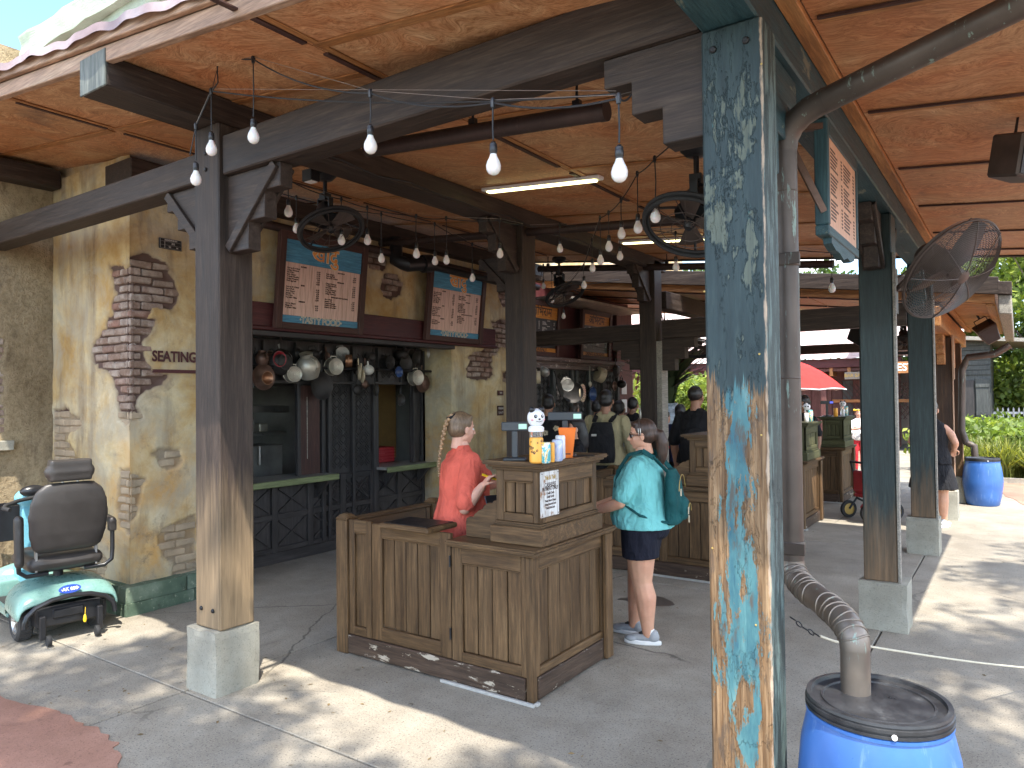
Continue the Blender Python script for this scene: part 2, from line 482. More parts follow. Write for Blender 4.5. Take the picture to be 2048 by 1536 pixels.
def plaster():
    n = NT('weathered_yellow_plaster'); v = n.co(rnd=False)
    a = n.noise(v, .9, 6, .6, .3); b = n.noise(v, 2.6, 8, .68, .4); f = n.noise(v, 16, 6, .7)
    c = n.ramp(a, [(.3,(.42,.30,.14)),(.42,(.52,.41,.22)),(.54,(.60,.51,.32)),(.68,(.63,.57,.42)),(.8,(.5,.46,.38))])
    c = n.mix(n.step(b,.36,.6), n.mix(1.0,c,(.78,.62,.42),'MULTIPLY'), c)
    st = n.noise(n.co(rnd=False, scale=(3.2,3.2,.55)), 1.5, 7, .68)
    c = n.mix(n.ma('MULTIPLY', n.step(st,.50,.68), .75), c, (.19,.14,.095))
    oc = n.noise(v, 1.35, 3, .5, .6)
    zz = n.sep(v, 2)
    c = n.mix(n.ma('MULTIPLY', n.ma('MULTIPLY', n.step(oc,.5,.66), n.step(zz,2.3,1.2)), .6), c, (.50,.25,.05))
    gr = n.noise(v, 3.4, 8, .75)
    c = n.mix(n.ma('MULTIPLY', n.step(gr,.57,.68), n.step(zz,2.0,.5)), c, (.2,.15,.1))
    gz = n.noise(v, 1.9, 7, .72, .5); c = n.mix(n.ma('MULTIPLY', n.step(gz,.46,.62), .7), c, (.38,.34,.26)); cr_ = n.noise(v, 7, 8, .8, .4); c = n.mix(n.ma('MULTIPLY', n.step(cr_,.56,.66), .5), c, (.27,.21,.14))
    mk = n.attr('bare'); mk2 = n.ma('ADD', mk, n.ma('MULTIPLY', n.ma('SUBTRACT', n.noise(v, 5, 5, .7), .5), .55))
    c = n.mix(n.ma('MULTIPLY', n.step(mk2,.2,.5), .62), c, (.17,.12,.085))
    c = n.mix(n.step(mk,.52,.64), c, (.12,.075,.06))
    h = n.ma('ADD', n.ma('MULTIPLY', b, 1.2), n.ma('MULTIPLY', f, .6))
    return n.fin(c, .85, 0, n.bump(h, .6, .012), .2)
M['plaster'] = plaster()
def stucco():
    n = NT('rough_grey_brown_stucco'); v = n.co(rnd=False)
    a = n.noise(v, .8, 6, .6, .3); f = n.noise(v, 26, 5, .75); b = n.noise(v, 60, 3, .7)
    c = n.ramp(a, [(.3,(.2,.15,.09)),(.5,(.38,.3,.19)),(.7,(.55,.45,.28))])
    st = n.noise(n.co(rnd=False, scale=(2,2,.6)), 2, 7, .68)
    c = n.mix(n.ma('MULTIPLY', n.step(st,.54,.7), .75), c, (.09,.065,.045))
    c = n.mix(n.step(f,.35,.55), n.mix(1.0,c,(.7,.68,.65),'MULTIPLY'), c)
    return n.fin(c, .9, 0, n.bump(n.ma('ADD', f, n.ma('MULTIPLY', b, .4)), 1.0, .02), .15)
M['stucco'] = stucco()
def brick():
    n = NT('old_red_brown_brick'); v = n.co()
    f = n.noise(v, 9, 7, .7, .2); r_ = n.rnd()
    c = n.ramp(r_, [(0,(.29,.2,.155)),(.3,(.33,.245,.195)),(.6,(.37,.3,.25)),(.85,(.29,.165,.125)),(1,(.42,.35,.3))])
    c = n.mix(n.step(f,.42,.66), n.mix(1.0,c,(.6,.55,.52),'MULTIPLY'), c)
    w = n.noise(v, 5, 8, .75)
    c = n.mix(n.ma('MULTIPLY', n.step(w,.5,.64), .65), c, (.46,.40,.34))
    return n.fin(c, .85, 0, n.bump(f, .7, .012), .2)
M['brick'] = brick()
M['washed_brick'] = plain('plaster_washed_brick', (.36,.28,.19), .88, 0, .28, 7, .6)
def green_block():
    n = NT('green_painted_kerb_block'); v = n.co()
    a = n.noise(v, 3, 7, .65); f = n.noise(v, 22, 6, .7)
    c = n.ramp(a, [(.3,(.06,.095,.068)),(.5,(.105,.15,.105)),(.7,(.2,.25,.19))])
    c = n.mix(n.step(f,.6,.72), c, (.42,.44,.33)); c = n.mix(n.step(n.noise(v,4,7,.75),.6,.7), c, (.06,.07,.05))
    return n.fin(c, .8, 0, n.bump(f, .5, .01), .2)
M['green_block'] = green_block()
def concrete(nm, dark, light, agg=.5, stain=.5, wear=None):
    n = NT(nm); v = n.co('Object', rnd=False)
    a = n.noise(v, .55, 7, .62, .2); b = n.noise(v, 3.0, 8, .7); sp = n.noise(v, 85, 3, .6); sp2 = n.vor(v, 120)
    c = n.ramp(a, [(.3,dark),(.7,light)])
    c = n.mix(n.step(b,.38,.66), n.mix(1.0,c,(.76,.74,.72),'MULTIPLY'), c)
    c = n.mix(n.ma('MULTIPLY', n.step(sp,.56,.66), agg), c, S(dark,.35))
    c = n.mix(n.ma('MULTIPLY', n.step(sp2,.24,.1), agg*.7), c, S(light,1.5))
    s2 = n.noise(v, 1.3, 6, .7, .8)
    c = n.mix(n.ma('MULTIPLY', n.step(s2,.58,.74), stain), c, S(dark,.5))
    ce = n.vor(n.mix(.16, v, n.noise(v, 2.5, 5, .6, 0, True)), .62, 'DISTANCE_TO_EDGE'); ck = n.ma('MULTIPLY', n.step(ce,.006,.002), n.step(n.noise(v,.5,3,.5),.52,.6)); c = n.mix(n.ma('MULTIPLY', ck, .7), c, S(dark,.3)); gum = n.ma('MULTIPLY', n.step(n.vor(v, 2.6),.055,.04), .55); c = n.mix(gum, c, S(dark,.45))
    h = n.ma('ADD', sp, n.ma('MULTIPLY', b, .8))
    return n.fin(c, n.ramp(b,[(.3,.75),(.7,.92)]), 0, n.bump(h, .35, .005), .25)
M['concrete'] = concrete('worn_concrete_paving', (.25,.225,.185), (.385,.35,.285), .8, .6)
M['plinth'] = concrete('cast_concrete_plinth', (.27,.26,.215), (.42,.405,.34), .35, .5)
M['redpath'] = concrete('red_tinted_paving', (.31,.16,.115), (.44,.25,.18), .4, .3)
M['redtile'] = concrete('terracotta_tile', (.3,.1,.06), (.42,.17,.1), .2, .3)
M['asphalt'] = concrete('ground_base', (.12,.11,.1), (.2,.185,.165), .5, .5)

def pipe(nm, base, green, amt=.6, rough=.38, metal=.75):
    n = NT(nm); v = n.co(rnd=False)
    a = n.noise(v, 2.2, 6, .6); d = n.noise(n.co(rnd=False, scale=(9,9,1.6)), 3, 7, .7)
    c = n.ramp(a, [(.3,S(base,.6)),(.6,base),(.8,S(base,1.6))])
    k = n.ma('MULTIPLY', n.step(d,.60,.66), amt)
    c = n.mix(k, c, green)
    return n.fin(c, n.ramp(d,[(.3,rough),(.7,rough+.25)]), n.ma('SUBTRACT', metal, n.ma('MULTIPLY', k, .6)), n.bump(d,.1,.004), .5)
M['downpipe'] = pipe('aged_copper_downpipe', (.105,.082,.068), (.28,.42,.36), .5, .38, .6)
M['pipe_bright'] = pipe('dull_silver_brown_elbow', (.24,.2,.165), (.28,.42,.36), .6, .34, .7)
M['heater'] = pipe('dark_brown_steel_tube', (.05,.032,.028), (.1,.07,.06), .3, .45, .4)
M['black_metal'] = plain('black_painted_metal', (.018,.018,.02), .42, .3, .3, 9, .05)
M['fan_metal'] = plain('brown_grey_fan_metal', (.085,.065,.056), .5, .4, .25, 9, .05)
M['rubber'] = plain('black_rubber', (.02,.02,.021), .8, 0, .3, 12, .2)
M['tread_rubber'] = plain('dusty_tyre_rubber', (.045,.042,.04), .9, 0, .3, 14, .3)
M['plastic_black'] = plain('black_plastic', (.014,.014,.016), .35, 0, .2, 10)
M['grey_plastic'] = plain('dark_grey_register_plastic', (.04,.045,.05), .4, 0, .15, 10)
M['steel'] = plain('brushed_stainless', (.45,.44,.42), .32, .9, .12, 5)
M['dull_steel'] = plain('dull_kitchen_steel', (.34,.33,.31), .45, .5, .25, 3)
M['alu'] = plain('worn_aluminium_pot', (.5,.47,.4), .42, .65, .28, 7, .25)
M['copper_old'] = plain('tarnished_copper_pot', (.12,.07,.052), .42, .6, .4, 7, .25)
M['copper'] = plain('warm_copper_pot', (.34,.17,.095), .35, .75, .25, 7, .1)
M['iron'] = plain('blackened_iron_pan', (.03,.027,.026), .5, .5, .35, 8, .3)
M['red_enamel'] = plain('red_enamel', (.28,.02,.03), .25, .1, .2, 5)
M['white_enamel'] = plain('chipped_white_enamel', (.6,.58,.53), .3, 0, .12, 9)
M['blue_enamel'] = plain('blue_enamel', (.03,.06,.16), .3, 0, .2, 5)
M['cream'] = plain('cream_enamel', (.55,.46,.32), .4, .1, .15, 7)
M['wicker'] = plain('wicker', (.3,.19,.08), .8, 0, .3, 40, .5)
M['tanboard'] = plain('tan_board', (.4,.24,.09), .6, 0, .15, 6)
M['greenshelf'] = wood('olive_green_shelf_edge', (.17,.2,.085), (.24,.28,.13), (.32,.36,.18), axis='y', rough=.5, bump=.1)
M['red_plastic'] = plain('red_plastic', (.3,.02,.025), .45, 0, .15, 8)
M['yellow'] = plain('yellow_plastic', (.85,.55,.02), .4, 0, .05, 8)
M['floor_rail'] = plain('grey_floor_rail', (.4,.39,.36), .5, 0, .15, 20)
M['white'] = plain('white_paint', (.75,.74,.72), .5, 0, .05, 8)
M['paper'] = plain('paper_white', (.72,.72,.72), .7, 0, .05, 8)
M['wire'] = plain('black_cable', (.015,.015,.016), .6, 0, .2, 30)
M['steelwire'] = plain('steel_cable', (.3,.28,.26), .4, .7, .2, 30)
def bulb():
    n = NT('frosted_bulb_glass'); v = n.co()
    f = n.noise(v, 14, 3, .5)
    return n.fin(n.ramp(f,[(.3,(.72,.69,.66)),(.7,(.82,.80,.78))]), .22, 0, None, .5, sss=.25)
M['bulb'] = bulb()
def barrel():
    n = NT('blue_drum_plastic'); v = n.co(rnd=False)
    a = n.noise(v, 2.5, 6, .6); s_ = n.noise(n.co(rnd=False, scale=(14,14,1)), 2, 7, .7)
    c = n.ramp(a, [(.3,(.028,.095,.30)),(.6,(.042,.135,.4)),(.8,(.07,.19,.47))])
    c = n.mix(n.ma('MULTIPLY', n.step(s_,.56,.72), .35), c, (.3,.42,.6))
    sc = n.noise(n.co(rnd=False, scale=(3,30,30)), 2, 6, .8)
    c = n.mix(n.ma('MULTIPLY', n.step(sc,.66,.7), .5), c, (.02,.05,.16))
    return n.fin(c, n.ramp(s_,[(.3,.26),(.7,.45)]), 0, n.bump(s_,.05,.004), .5)
M['barrel'] = barrel()
def lid():
    n = NT('dusty_black_drum_lid'); v = n.co(rnd=False)
    a = n.noise(v, 7, 7, .7)
    c = n.ramp(a, [(.35,(.012,.012,.014)),(.6,(.03,.031,.034)),(.8,(.12,.12,.12))])
    return n.fin(c, n.ramp(a,[(.3,.22),(.7,.6)]), 0, None, .5)
M['lid'] = lid()
M['seat_vinyl'] = plain('black_vinyl_upholstery', (.035,.03,.027), .42, 0, .2, 6, .15)
def carpaint(nm, c):
    n = NT(nm); v = n.co(rnd=False); f = n.noise(v, 3, 5, .6); d = n.noise(v, 24, 5, .7)
    col = n.ramp(f, [(.3,S(c,.85)),(.7,S(c,1.1))]); col = n.mix(n.ma('MULTIPLY', n.step(d,.55,.8), .35), col, (.4,.38,.33))
    return n.fin(col, n.ramp(d,[(.3,.2),(.7,.42)]), 0, None, .5, coat=.15)
M['mint'] = carpaint('mint_green_scooter_paint', (.16,.30,.265))
M['aqua'] = carpaint('light_blue_scooter_paint', (.16,.42,.52))
M['logo_blue'] = plain('blue_oval_badge', (.02,.06,.35), .3, 0, .05)
def skin(nm, c, mott=(1.12,.9,.86)):
    n = NT(nm); v = n.co(rnd=False); f = n.noise(v, 11, 6, .65); g = n.noise(v, 3, 4, .6)
    col = n.ramp(f, [(.3,S(c,.86)),(.7,S(c,1.08))]); col = n.mix(n.ma('MULTIPLY', n.step(g,.4,.65), .5), col, n.mix(1.0,col,mott,'MULTIPLY'))
    return n.fin(col, .5, 0, n.bump(n.noise(v, 60, 4, .7), .12, .003), .4, sss=.12)
M['skin'] = skin('fair_skin', (.62,.36,.26))
M['skin_warm'] = skin('warm_skin', (.58,.32,.21))
M['skin_dark'] = skin('tanned_skin', (.3,.16,.1))
def cloth(nm, c, var=.1, fold=.5, sc=120):
    n = NT(nm); v = n.co(rnd=False); f = n.noise(v, 5, 5, .6, .5); w = n.noise(v, sc, 2, .5); g = n.noise(n.co(rnd=False, scale=(1,1,.5)), 6, 3, .5, .8)
    col = n.ramp(f, [(.3,S(c,1-var)),(.7,S(c,1+var))])
    return n.fin(col, .85, 0, n.bump(n.ma('ADD', n.ma('ADD', n.ma('MULTIPLY', g, 1.0), n.ma('MULTIPLY', n.noise(n.co(rnd=False, scale=(1,1,.35)), 15, 3, .5, 1.2), .35)), n.ma('MULTIPLY', w, .02)), min(1, fold*1.7), .07), .2)
M['coral'] = cloth('coral_cotton', (.66,.125,.085), .14)
M['tealtee'] = cloth('aqua_tshirt_cotton', (.17,.50,.49), .14)
M['navyshort'] = cloth('black_navy_shorts', (.012,.013,.022))
M['blackcloth'] = cloth('black_cloth', (.014,.014,.016))
M['khaki'] = cloth('khaki_cotton', (.31,.27,.16))
M['backpack_teal'] = cloth('teal_backpack_nylon', (.012,.075,.078), .2, .5)
M['jeans'] = cloth('blue_denim', (.05,.08,.16))
M['greycloth'] = cloth('grey_cloth', (.22,.21,.2))
M['redcloth'] = cloth('red_cloth', (.5,.03,.04))
M['whitecloth'] = cloth('white_cloth', (.62,.6,.58))
M['navycloth'] = cloth('navy_cloth', (.02,.03,.08))
def hairm(nm, c):
    n = NT(nm); v = n.co(rnd=False); f = n.noise(n.co(rnd=False, scale=(1,1,.25)), 60, 5, .7, .3)
    col = n.ramp(f, [(.3,S(c,.45)),(.55,c),(.75,S(c,1.9))])
    return n.fin(col, .45, 0, n.bump(f, .5, .006), .5)
M['hair_blonde'] = hairm('dark_blonde_hair', (.17,.11,.065))
M['hair_braid'] = hairm('blonde_braid_hair', (.34,.21,.11))
M['hair_brown'] = hairm('dark_brown_hair', (.05,.026,.017))
M['hair_black'] = hairm('black_hair', (.014,.011,.011))
M['shoe_white'] = plain('white_trainer_fabric', (.55,.56,.57), .7, 0, .12, 12, .15)
M['shoe_grey'] = plain('grey_trainer_fabric', (.3,.31,.32), .7, 0, .2, 12, .15)
M['shoe_black'] = plain('black_trainer_fabric', (.03,.03,.032), .7, 0, .2, 12, .15)
def leafm(nm, c, var=.5, tr=.35):
    n = NT(nm); v = n.co('Object', rnd=False)
    f = n.noise(v, 1.4, 4, .6); r_ = n.attr('tone')
    col = n.ramp(n.ma('ADD', n.ma('MULTIPLY', r_, .7), n.ma('MULTIPLY', f, .3)), [(.15,S(c,1-var)),(.5,c),(.9,(c[0]*1.9,c[1]*1.5,c[2]*1.1))])
    tl = n.t.nodes.new('ShaderNodeBsdfTranslucent'); n.set(tl.inputs[0], n.mix(1.0, col, (1.3,1.4,.6), 'MULTIPLY'))
    n.fin(col, .5, 0, None, .4)
    mx = n.t.nodes.new('ShaderNodeMixShader'); mx.inputs[0].default_value = tr
    n.t.links.new(n.b.outputs[0], mx.inputs[1]); n.t.links.new(tl.outputs[0], mx.inputs[2]); n.t.links.new(mx.outputs[0], n.out.inputs[0])
    return n.mat
M['leaf'] = leafm('broadleaf_foliage', (.07,.12,.025))
M['leaf_light'] = leafm('pale_shrub_foliage', (.17,.24,.05))
M['leaf_dark'] = leafm('dark_strap_leaves', (.03,.055,.025))
M['grass_leaf'] = leafm('yellow_green_grass_blades', (.17,.2,.05))
M['bark'] = plain('grey_brown_bark', (.14,.11,.085), .9, 0, .3, 9, .8)
def glow(nm, c, e):
    n = NT(nm); return n.fin(c, .5, 0, None, .3, emis=c, estr=e)
M['tube_light'] = glow('lit_fluorescent_diffuser', (.95,.88,.42), 1.6)
M['screen_on'] = glow('lit_display', (.25,.42,.34), .35)
M['screen_blue'] = glow('blue_customer_display', (.08,.1,.6), .5)
def menu(nm, base, streak, axis_scale=(4,22,1.2)):
    n = NT(nm); v = n.co(rnd=False)
    f = n.noise(n.co(rnd=False, scale=axis_scale), 3, 7, .65)
    c = n.ramp(f, [(.3,S(streak,1)),(.5,base),(.7,S(base,1.2))])
    return n.fin(c, .4, 0, None, .4)
M['menu_paper'] = menu('washed_wood_menu_panel', (.66,.46,.38), (.44,.26,.19))
M['menu_paper2'] = menu('peach_menu_panel', (.56,.33,.22), (.44,.24,.15))
M['menu_blue'] = wood('sky_blue_sign_paint', (.07,.29,.48), (.10,.36,.56), (.14,.43,.62), axis='y', rough=.45, bump=.05)
M['menu_orange'] = wood('orange_sign_paint', (.55,.2,.03), (.72,.28,.045), (.8,.36,.08), axis='y', rough=.45, bump=.05)
M['menu_black'] = plain('black_menu_panel', (.03,.03,.032), .4, 0, .2, 7)
M['ink'] = plain('dark_printed_ink', (.05,.025,.02), .6, 0, .1)
M['ink_pale'] = plain('pale_printed_ink', (.45,.43,.4), .6, 0, .1)
M['glyph_orange'] = plain('orange_sign_lettering', (.75,.28,.05), .5, 0, .12, 20)
M['glyph_rim'] = plain('cream_lettering_outline', (.68,.55,.34), .5, 0, .1)
M['gold'] = plain('gold_lettering', (.42,.29,.08), .4, .1, .1)
def signwhite():
    n = NT('whitewashed_notice_board'); v = n.co(rnd=False)
    f = n.noise(n.co(rnd=False, scale=(22,22,2.5)), 2.2, 8, .7)
    c = n.ramp(f, [(.3,(.3,.26,.23)),(.46,(.55,.54,.52)),(.6,(.74,.74,.73))])
    e = n.noise(v, 9, 6, .7); z = n.sep(v, 2)
    c = n.mix(n.ma('MULTIPLY', n.step(e,.55,.62), n.step(z,1.03,.97)), c, (.28,.15,.08))
    return n.fin(c, .6, 0, None, .3)
M['signwhite'] = signwhite()
M['umbrella_red'] = cloth('red_parasol_canvas', (.5,.03,.025), .08, .1)
M['umbrella_green'] = cloth('green_parasol_canvas', (.03,.25,.18), .08, .1)
def corrug():
    n = NT('faded_metal_roof_edge'); v = n.co(rnd=False); f = n.noise(v, 2.2, 7, .65)
    c = n.ramp(f, [(.3,(.19,.13,.13)),(.5,(.30,.22,.22)),(.7,(.42,.35,.35))])
    return n.fin(c, .6, .2, n.bump(f,.2,.01), .4)
M['corrug'] = corrug()
def redroof():
    n = NT('faded_red_metal_roof'); v = n.co(rnd=False); f = n.noise(n.co(rnd=False, scale=(1,4,1)), 1.6, 7, .65)
    c = n.ramp(f, [(.3,(.3,.17,.15)),(.5,(.55,.42,.38)),(.7,(.7,.64,.6))])
    return n.fin(c, .7, 0, n.bump(f,.2,.01), .3)
M['redroof'] = redroof()
M['pale_green'] = concrete('pale_green_cornice', (.36,.44,.34), (.55,.62,.5), .2, .5)
M['farwood'] = wood('dark_grey_boarding', (.05,.052,.05), (.085,.09,.085), (.13,.135,.125), axis='z', pv=.15, bump=.2)
M['farred'] = wood('dull_red_boarding', (.09,.035,.03), (.15,.06,.05), (.2,.1,.085), axis='z', pv=.15, bump=.2)
M['shingle_grey'] = wood('pale_grey_gutter_timber', (.25,.23,.2), (.36,.33,.28), (.46,.43,.36), axis='y', pv=.08, bump=.2)
M['rope'] = plain('cream_rope', (.55,.5,.38), .85, 0, .1, 60, .3)
M['orange_card'] = plain('bright_orange_card', (.9,.2,.02), .5, 0, .05)
M['can_orange'] = plain('orange_can_print', (.9,.42,.06), .35, .1, .05)
M['can_multi'] = NT('multicolour_can_print')
_n = M['can_multi']; _v = _n.co(rnd=False)
M['can_multi'] = _n.fin(_n.ramp(_n.noise(_v, 18, 4, .6, 1.2), [(.35,(.1,.45,.5)),(.47,(.75,.75,.7)),(.53,(.8,.55,.08)),(.6,(.15,.18,.4)),(.7,(.3,.6,.5))], 'CONSTANT'), .35, .1)
M['can_blue'] = NT('pale_blue_can_print'); _n = M['can_blue']; _v = _n.co(rnd=False)
M['can_blue'] = _n.fin(_n.ramp(_n.noise(_v, 14, 3, .6, .8), [(.4,(.35,.45,.7)),(.55,(.6,.66,.8)),(.62,(.8,.6,.15))]), .35, .1)
M['can_white'] = plain('white_can_print', (.75,.75,.76), .35, .1, .05)
def glassm(nm, c, rough=.05):
    n = NT(nm); return n.fin(c, rough, 0, None, .5, trans=.9)
M['clear'] = glassm('clear_plastic', (.95,.95,.95), .1)
M['panda_white'] = plain('glossy_white_plastic', (.82,.82,.84), .25, 0, .03)
M['pink'] = plain('pink_cheek', (.85,.4,.45), .4, 0, .05)
M['pot_glaze'] = plain('blue_white_glazed_pot', (.35,.42,.5), .3, 0, .4, 18)
# ------------------------------------------------------------------ ground
def structure(o): o['kind'] = 'structure'; return o
_g = MB(); _g.add([(-90,-40,-.03),(90,-40,-.03),(90,140,-.03),(-90,140,-.03)], [(0,1,2,3)])
structure(_g.build('ground', M['asphalt']))

def slab_sheet(name, poly, z, mat, th=.02, lab=None, bev=.004):
    b = MB(); k = len(poly)
    b.add([(p[0],p[1],z-th) for p in poly] + [(p[0],p[1],z) for p in poly],
          [list(range(k))[::-1], list(range(k,2*k))] + [(i,(i+1)%k,(i+1)%k+k,i+k) for i in range(k)])
    o = b.build(name, mat, bevel=bev)
    return o
xs = [-12.0, -7.6, -4.22, -.87, 1.6, 4.5]
ys = [-3.0, -.2, 2.52, 6.45, 9.3, 12.6, 16.0, 20.0, 25.0]
pav = structure(thing('concrete_paving', None, None))
for i in range(len(xs)-1):
    for j in range(len(ys)-1):
        gx = .007; x0, x1, y0, y1 = xs[i]+gx, xs[i+1]-gx, ys[j]+gx, ys[j+1]-gx
        if x0 > -.9 and y0 > 14: continue
        o = slab_sheet('paving_slab', [(x0,y0),(x1,y0),(x1,y1),(x0,y1)], 0, M['concrete'])
        o.parent = pav
def wav(pts, amp, n=6, seed=0):
    """closed polygon with wandering edges"""
    rr = random.Random(seed); out = []
    for i, p in enumerate(pts):
        q = pts[(i+1) % len(pts)]
        for t in range(n):
            u = t/n
            out.append((p[0]+(q[0]-p[0])*u + rr.uniform(-amp, amp)*(t > 0), p[1]+(q[1]-p[1])*u + rr.uniform(-amp, amp)*(t > 0)))
    return out
structure(slab_sheet('red_path', wav([(-9,1.55),(-6.2,1.75),(-5.05,1.86),(-4.5,1.95),(-4.0,1.97),(-3.75,1.9),(-3.52,1.75),(-3.2,1.3),(-3.1,-2),(-9,-2)], .02, 9, 3), .006, M['redpath'], .006, bev=0))
structure(slab_sheet('red_plaza', wav([(-.35,15.6),(.1,13.6),(.6,11.0),(.9,8),(1.0,3),(9,3),(30,16),(14,40),(-.9,24)], .03, 8, 5), .006, M['redpath'], .006, bev=0))
structure(slab_sheet('bright_plaza', [(-26,14.2),(-3.2,14.2),(-3.2,40),(-26,40)], .004, M['redpath'], .004, bev=0))
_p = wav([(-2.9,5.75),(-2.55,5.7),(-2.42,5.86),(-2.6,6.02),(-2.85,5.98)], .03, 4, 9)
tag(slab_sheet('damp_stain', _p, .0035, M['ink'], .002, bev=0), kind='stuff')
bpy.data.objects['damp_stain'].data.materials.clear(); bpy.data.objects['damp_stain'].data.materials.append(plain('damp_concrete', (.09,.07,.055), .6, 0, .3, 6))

# ------------------------------------------------------------------ rough blocks and timber posts
def rough(b, x0, x1, y0, y1, z0, z1, amp=.006, cut=.05, seed=0, chip=.0):
    rr = random.Random(seed)
    bm = bmesh.new()
    bmesh.ops.create_cube(bm, size=1)
    for v in bm.verts:
        v.co = Vector((x0 if v.co.x < 0 else x1, y0 if v.co.y < 0 else y1, z0 if v.co.z < 0 else z1))
    n = max(2, int(max(x1-x0, y1-y0, z1-z0)/cut))
    bmesh.ops.subdivide_edges(bm, edges=bm.edges[:], cuts=min(n, 9), use_grid_fill=True)
    from mathutils import noise
    c = Vector(((x0+x1)/2, (y0+y1)/2, (z0+z1)/2))
    for v in bm.verts:
        p = v.co; ex = min(p.x-x0, x1-p.x); ey = min(p.y-y0, y1-p.y); ez = min(abs(p.z-z0)+9, z1-p.z)
        k = sorted((ex, ey, ez))
        edge = k[0] < 1e-5 and k[1] < 1e-5
        nz = noise.noise(p*9 + Vector((seed, 0, 0)))
        d = noise.noise_vector(p*7 + Vector((seed*3.1, 0, 0)))*amp
        if edge: d += (c-p)*Vector((1,1,.25)).length*0.02*(.5+max(0, nz)*(2.5+chip))
        v.co = p + d
    o = len(b.v)
    bm.verts.index_update()
    b.add([v.co.copy() for v in bm.verts], [[v.index for v in f.verts] for f in bm.faces]); bm.free()
    return b
STEP = [(0,0),(.50,0),(.50,-.14),(.355,-.14),(.355,-.30),(.20,-.30),(.20,-.47),(0,-.47)]
def bracket(parent, mat, origin, ux, th=.09, k=1.0, brace=True):
    """stepped bracket below a beam, reaching out along ux"""
    u = Vector(ux); y = Vector((0,0,1)).cross(u)
    Mx = Matrix((u, y, Vector((0,0,1)))).transposed().to_4x4(); Mx.translation = Vector(origin)
    b = MB(); b.prism([(p[0]*k, p[1]*k) for p in STEP], -th/2, th/2, Mx)
    o = b.build('bracket', mat, parent, bevel=.004)
    if brace:
        b = MB(); a = Mx @ Vector((.47*k, 0, -.01*k)); c = Mx @ Vector((.02, 0, -.45*k))
        b.bar(a, c, .035, .05*k if th < .1 else .05, up=tuple(y))
        b2 = MB(); dd = (c-a).normalized()
        for s_ in (-1, 1):
            b2.bar(a + y*s_*(th/2+.012), c + y*s_*(th/2+.012), .024, .06)
        b2.build('brace', mat, o, bevel=.003)
    return o
def post(label, x0, x1, y0, y1, top, base, mat, plx=(.035,.04,.04,.035), seed=1, group='posts along the walkway', plmat=None):
    t = thing('timber_post', label, 'post', ((x0+x1)/2, (y0+y1)/2, 0), 0, group)
    b = MB(); b.box(x0, x1, y0, y1, base, top)
    b.build('shaft', mat, t, bevel=.008)
    if base > 0:
        b = MB(); rough(b, x0-plx[0], x1+plx[1], y0-plx[2], y1+plx[3], -.01, base-.001, .006, .045, seed)
        b.build('plinth', plmat or M['plinth'], t)
    return t
def zc(x): return 3.31 - .103*(x+.75)

pA = post('dark square post paler towards its foot, on a concrete plinth left of the counter', -4.215, -3.96, 2.60, 2.84, 3.47, .385, M['dark_foot'], (.045,.01,.04,.03), 3)
P1T = thing('timber_post', 'near post with peeling blue and turquoise paint over raw wood', 'post', (-.832, 2.74, 0), 0, 'posts along the walkway')
_b = MB(); _b.box(-.948, -.724, 2.62, 2.80, .38, 3.13)
o = _b.build('shaft', M['p1'], P1T, bevel=.009)
# paint material reads world-like coordinates: keep the mesh origin on the world origin
for v in o.data.vertices: v.co += Vector((-.832, 2.74, 0))
o.location = (.832, -2.74, 0)
_b = MB(); rough(_b, -1.0, -.70, 2.57, 2.84, -.01, .379, .006, .045, 5); _b.build('plinth', M['plinth'], P1T)
for (px_, py_) in ((1523,128),(1409,583),(1519,708),(1523,870),(1425,1096),(1512,1250)):
    q = PY(px_, py_, 2.62)
    b = MB(); b.lathe([(0,0),(.0035,0),(.004,.002),(.002,.003),(0,.003)], 8, Matrix.Translation(q) @ Matrix.Rotation(R(90), 4, 'X'))
    b.build('nail_head', M['gold'], P1T)
P2 = post('dark green painted post on the plinth behind the near downpipe post', -.99, -.76, 6.09, 6.33, 3.13, .36, None, (.035,.065,.03,.05), 7)
P3 = post('dark green post with brown wear at its foot, in front of the black skirt', -1.0, -.76, 9.16, 9.40, 3.13, .40, None, (.05,.03,.04,.04), 9)
P4 = post('brown post with a long pale corner strip, third pavilion', -.99, -.75, 11.80, 12.04, 2.55, .40, M['brown_post'], (.04,.04,.05,.04), 11)
P5 = post('farthest brown post of the row, beside the far blue drum', -.99, -.75, 13.70, 13.94, 2.55, .42, M['brown_post'], (.04,.04,.05,.04), 13)
gp = wood('dark_green_painted_post', (.016,.028,.028), (.03,.048,.048), (.055,.08,.078), axis='z', chips=1.7, chip_lo=.66, chip_col=(.1,.12,.1), foot=(.62, (.16,.1,.055), 1.5), rough=.5)
for t in (P2, P3):
    for c in kids(t):
        if c.name.startswith('shaft'): c.data.materials.clear(); c.data.materials.append(gp)
for t, x0, y0, y1, z0, z1 in ((P2,-.76,6.09,6.33,.36,3.13),(P3,-.76,9.16,9.4,.4,3.13)):
    b = MB(); b.box(x0+.002, x0+.022, y0-.006, y0+.05, z0, z1-.3); b.build('corner_strip', M['shingle_grey'], t, bevel=.003)
for t, y0, z1 in ((P4,11.80,2.5),(P5,13.70,2.5)):
    b = MB(); b.box(-.752, -.735, y0-.008, y0+.04, .42, z1); b.build('corner_strip', M['tanwood_z'], t, bevel=.003)
pB = post('dark inner post behind the register display', -4.20, -3.98, 5.93, 6.17, 3.47, 0, M['dark_z'], seed=15, group='inner dark posts')
pC = post('black inner post with stepped brackets, beside the man in a khaki shirt', -4.21, -3.98, 9.10, 9.34, 3.6, 0, M['dark_z'], seed=17, group='inner dark posts')
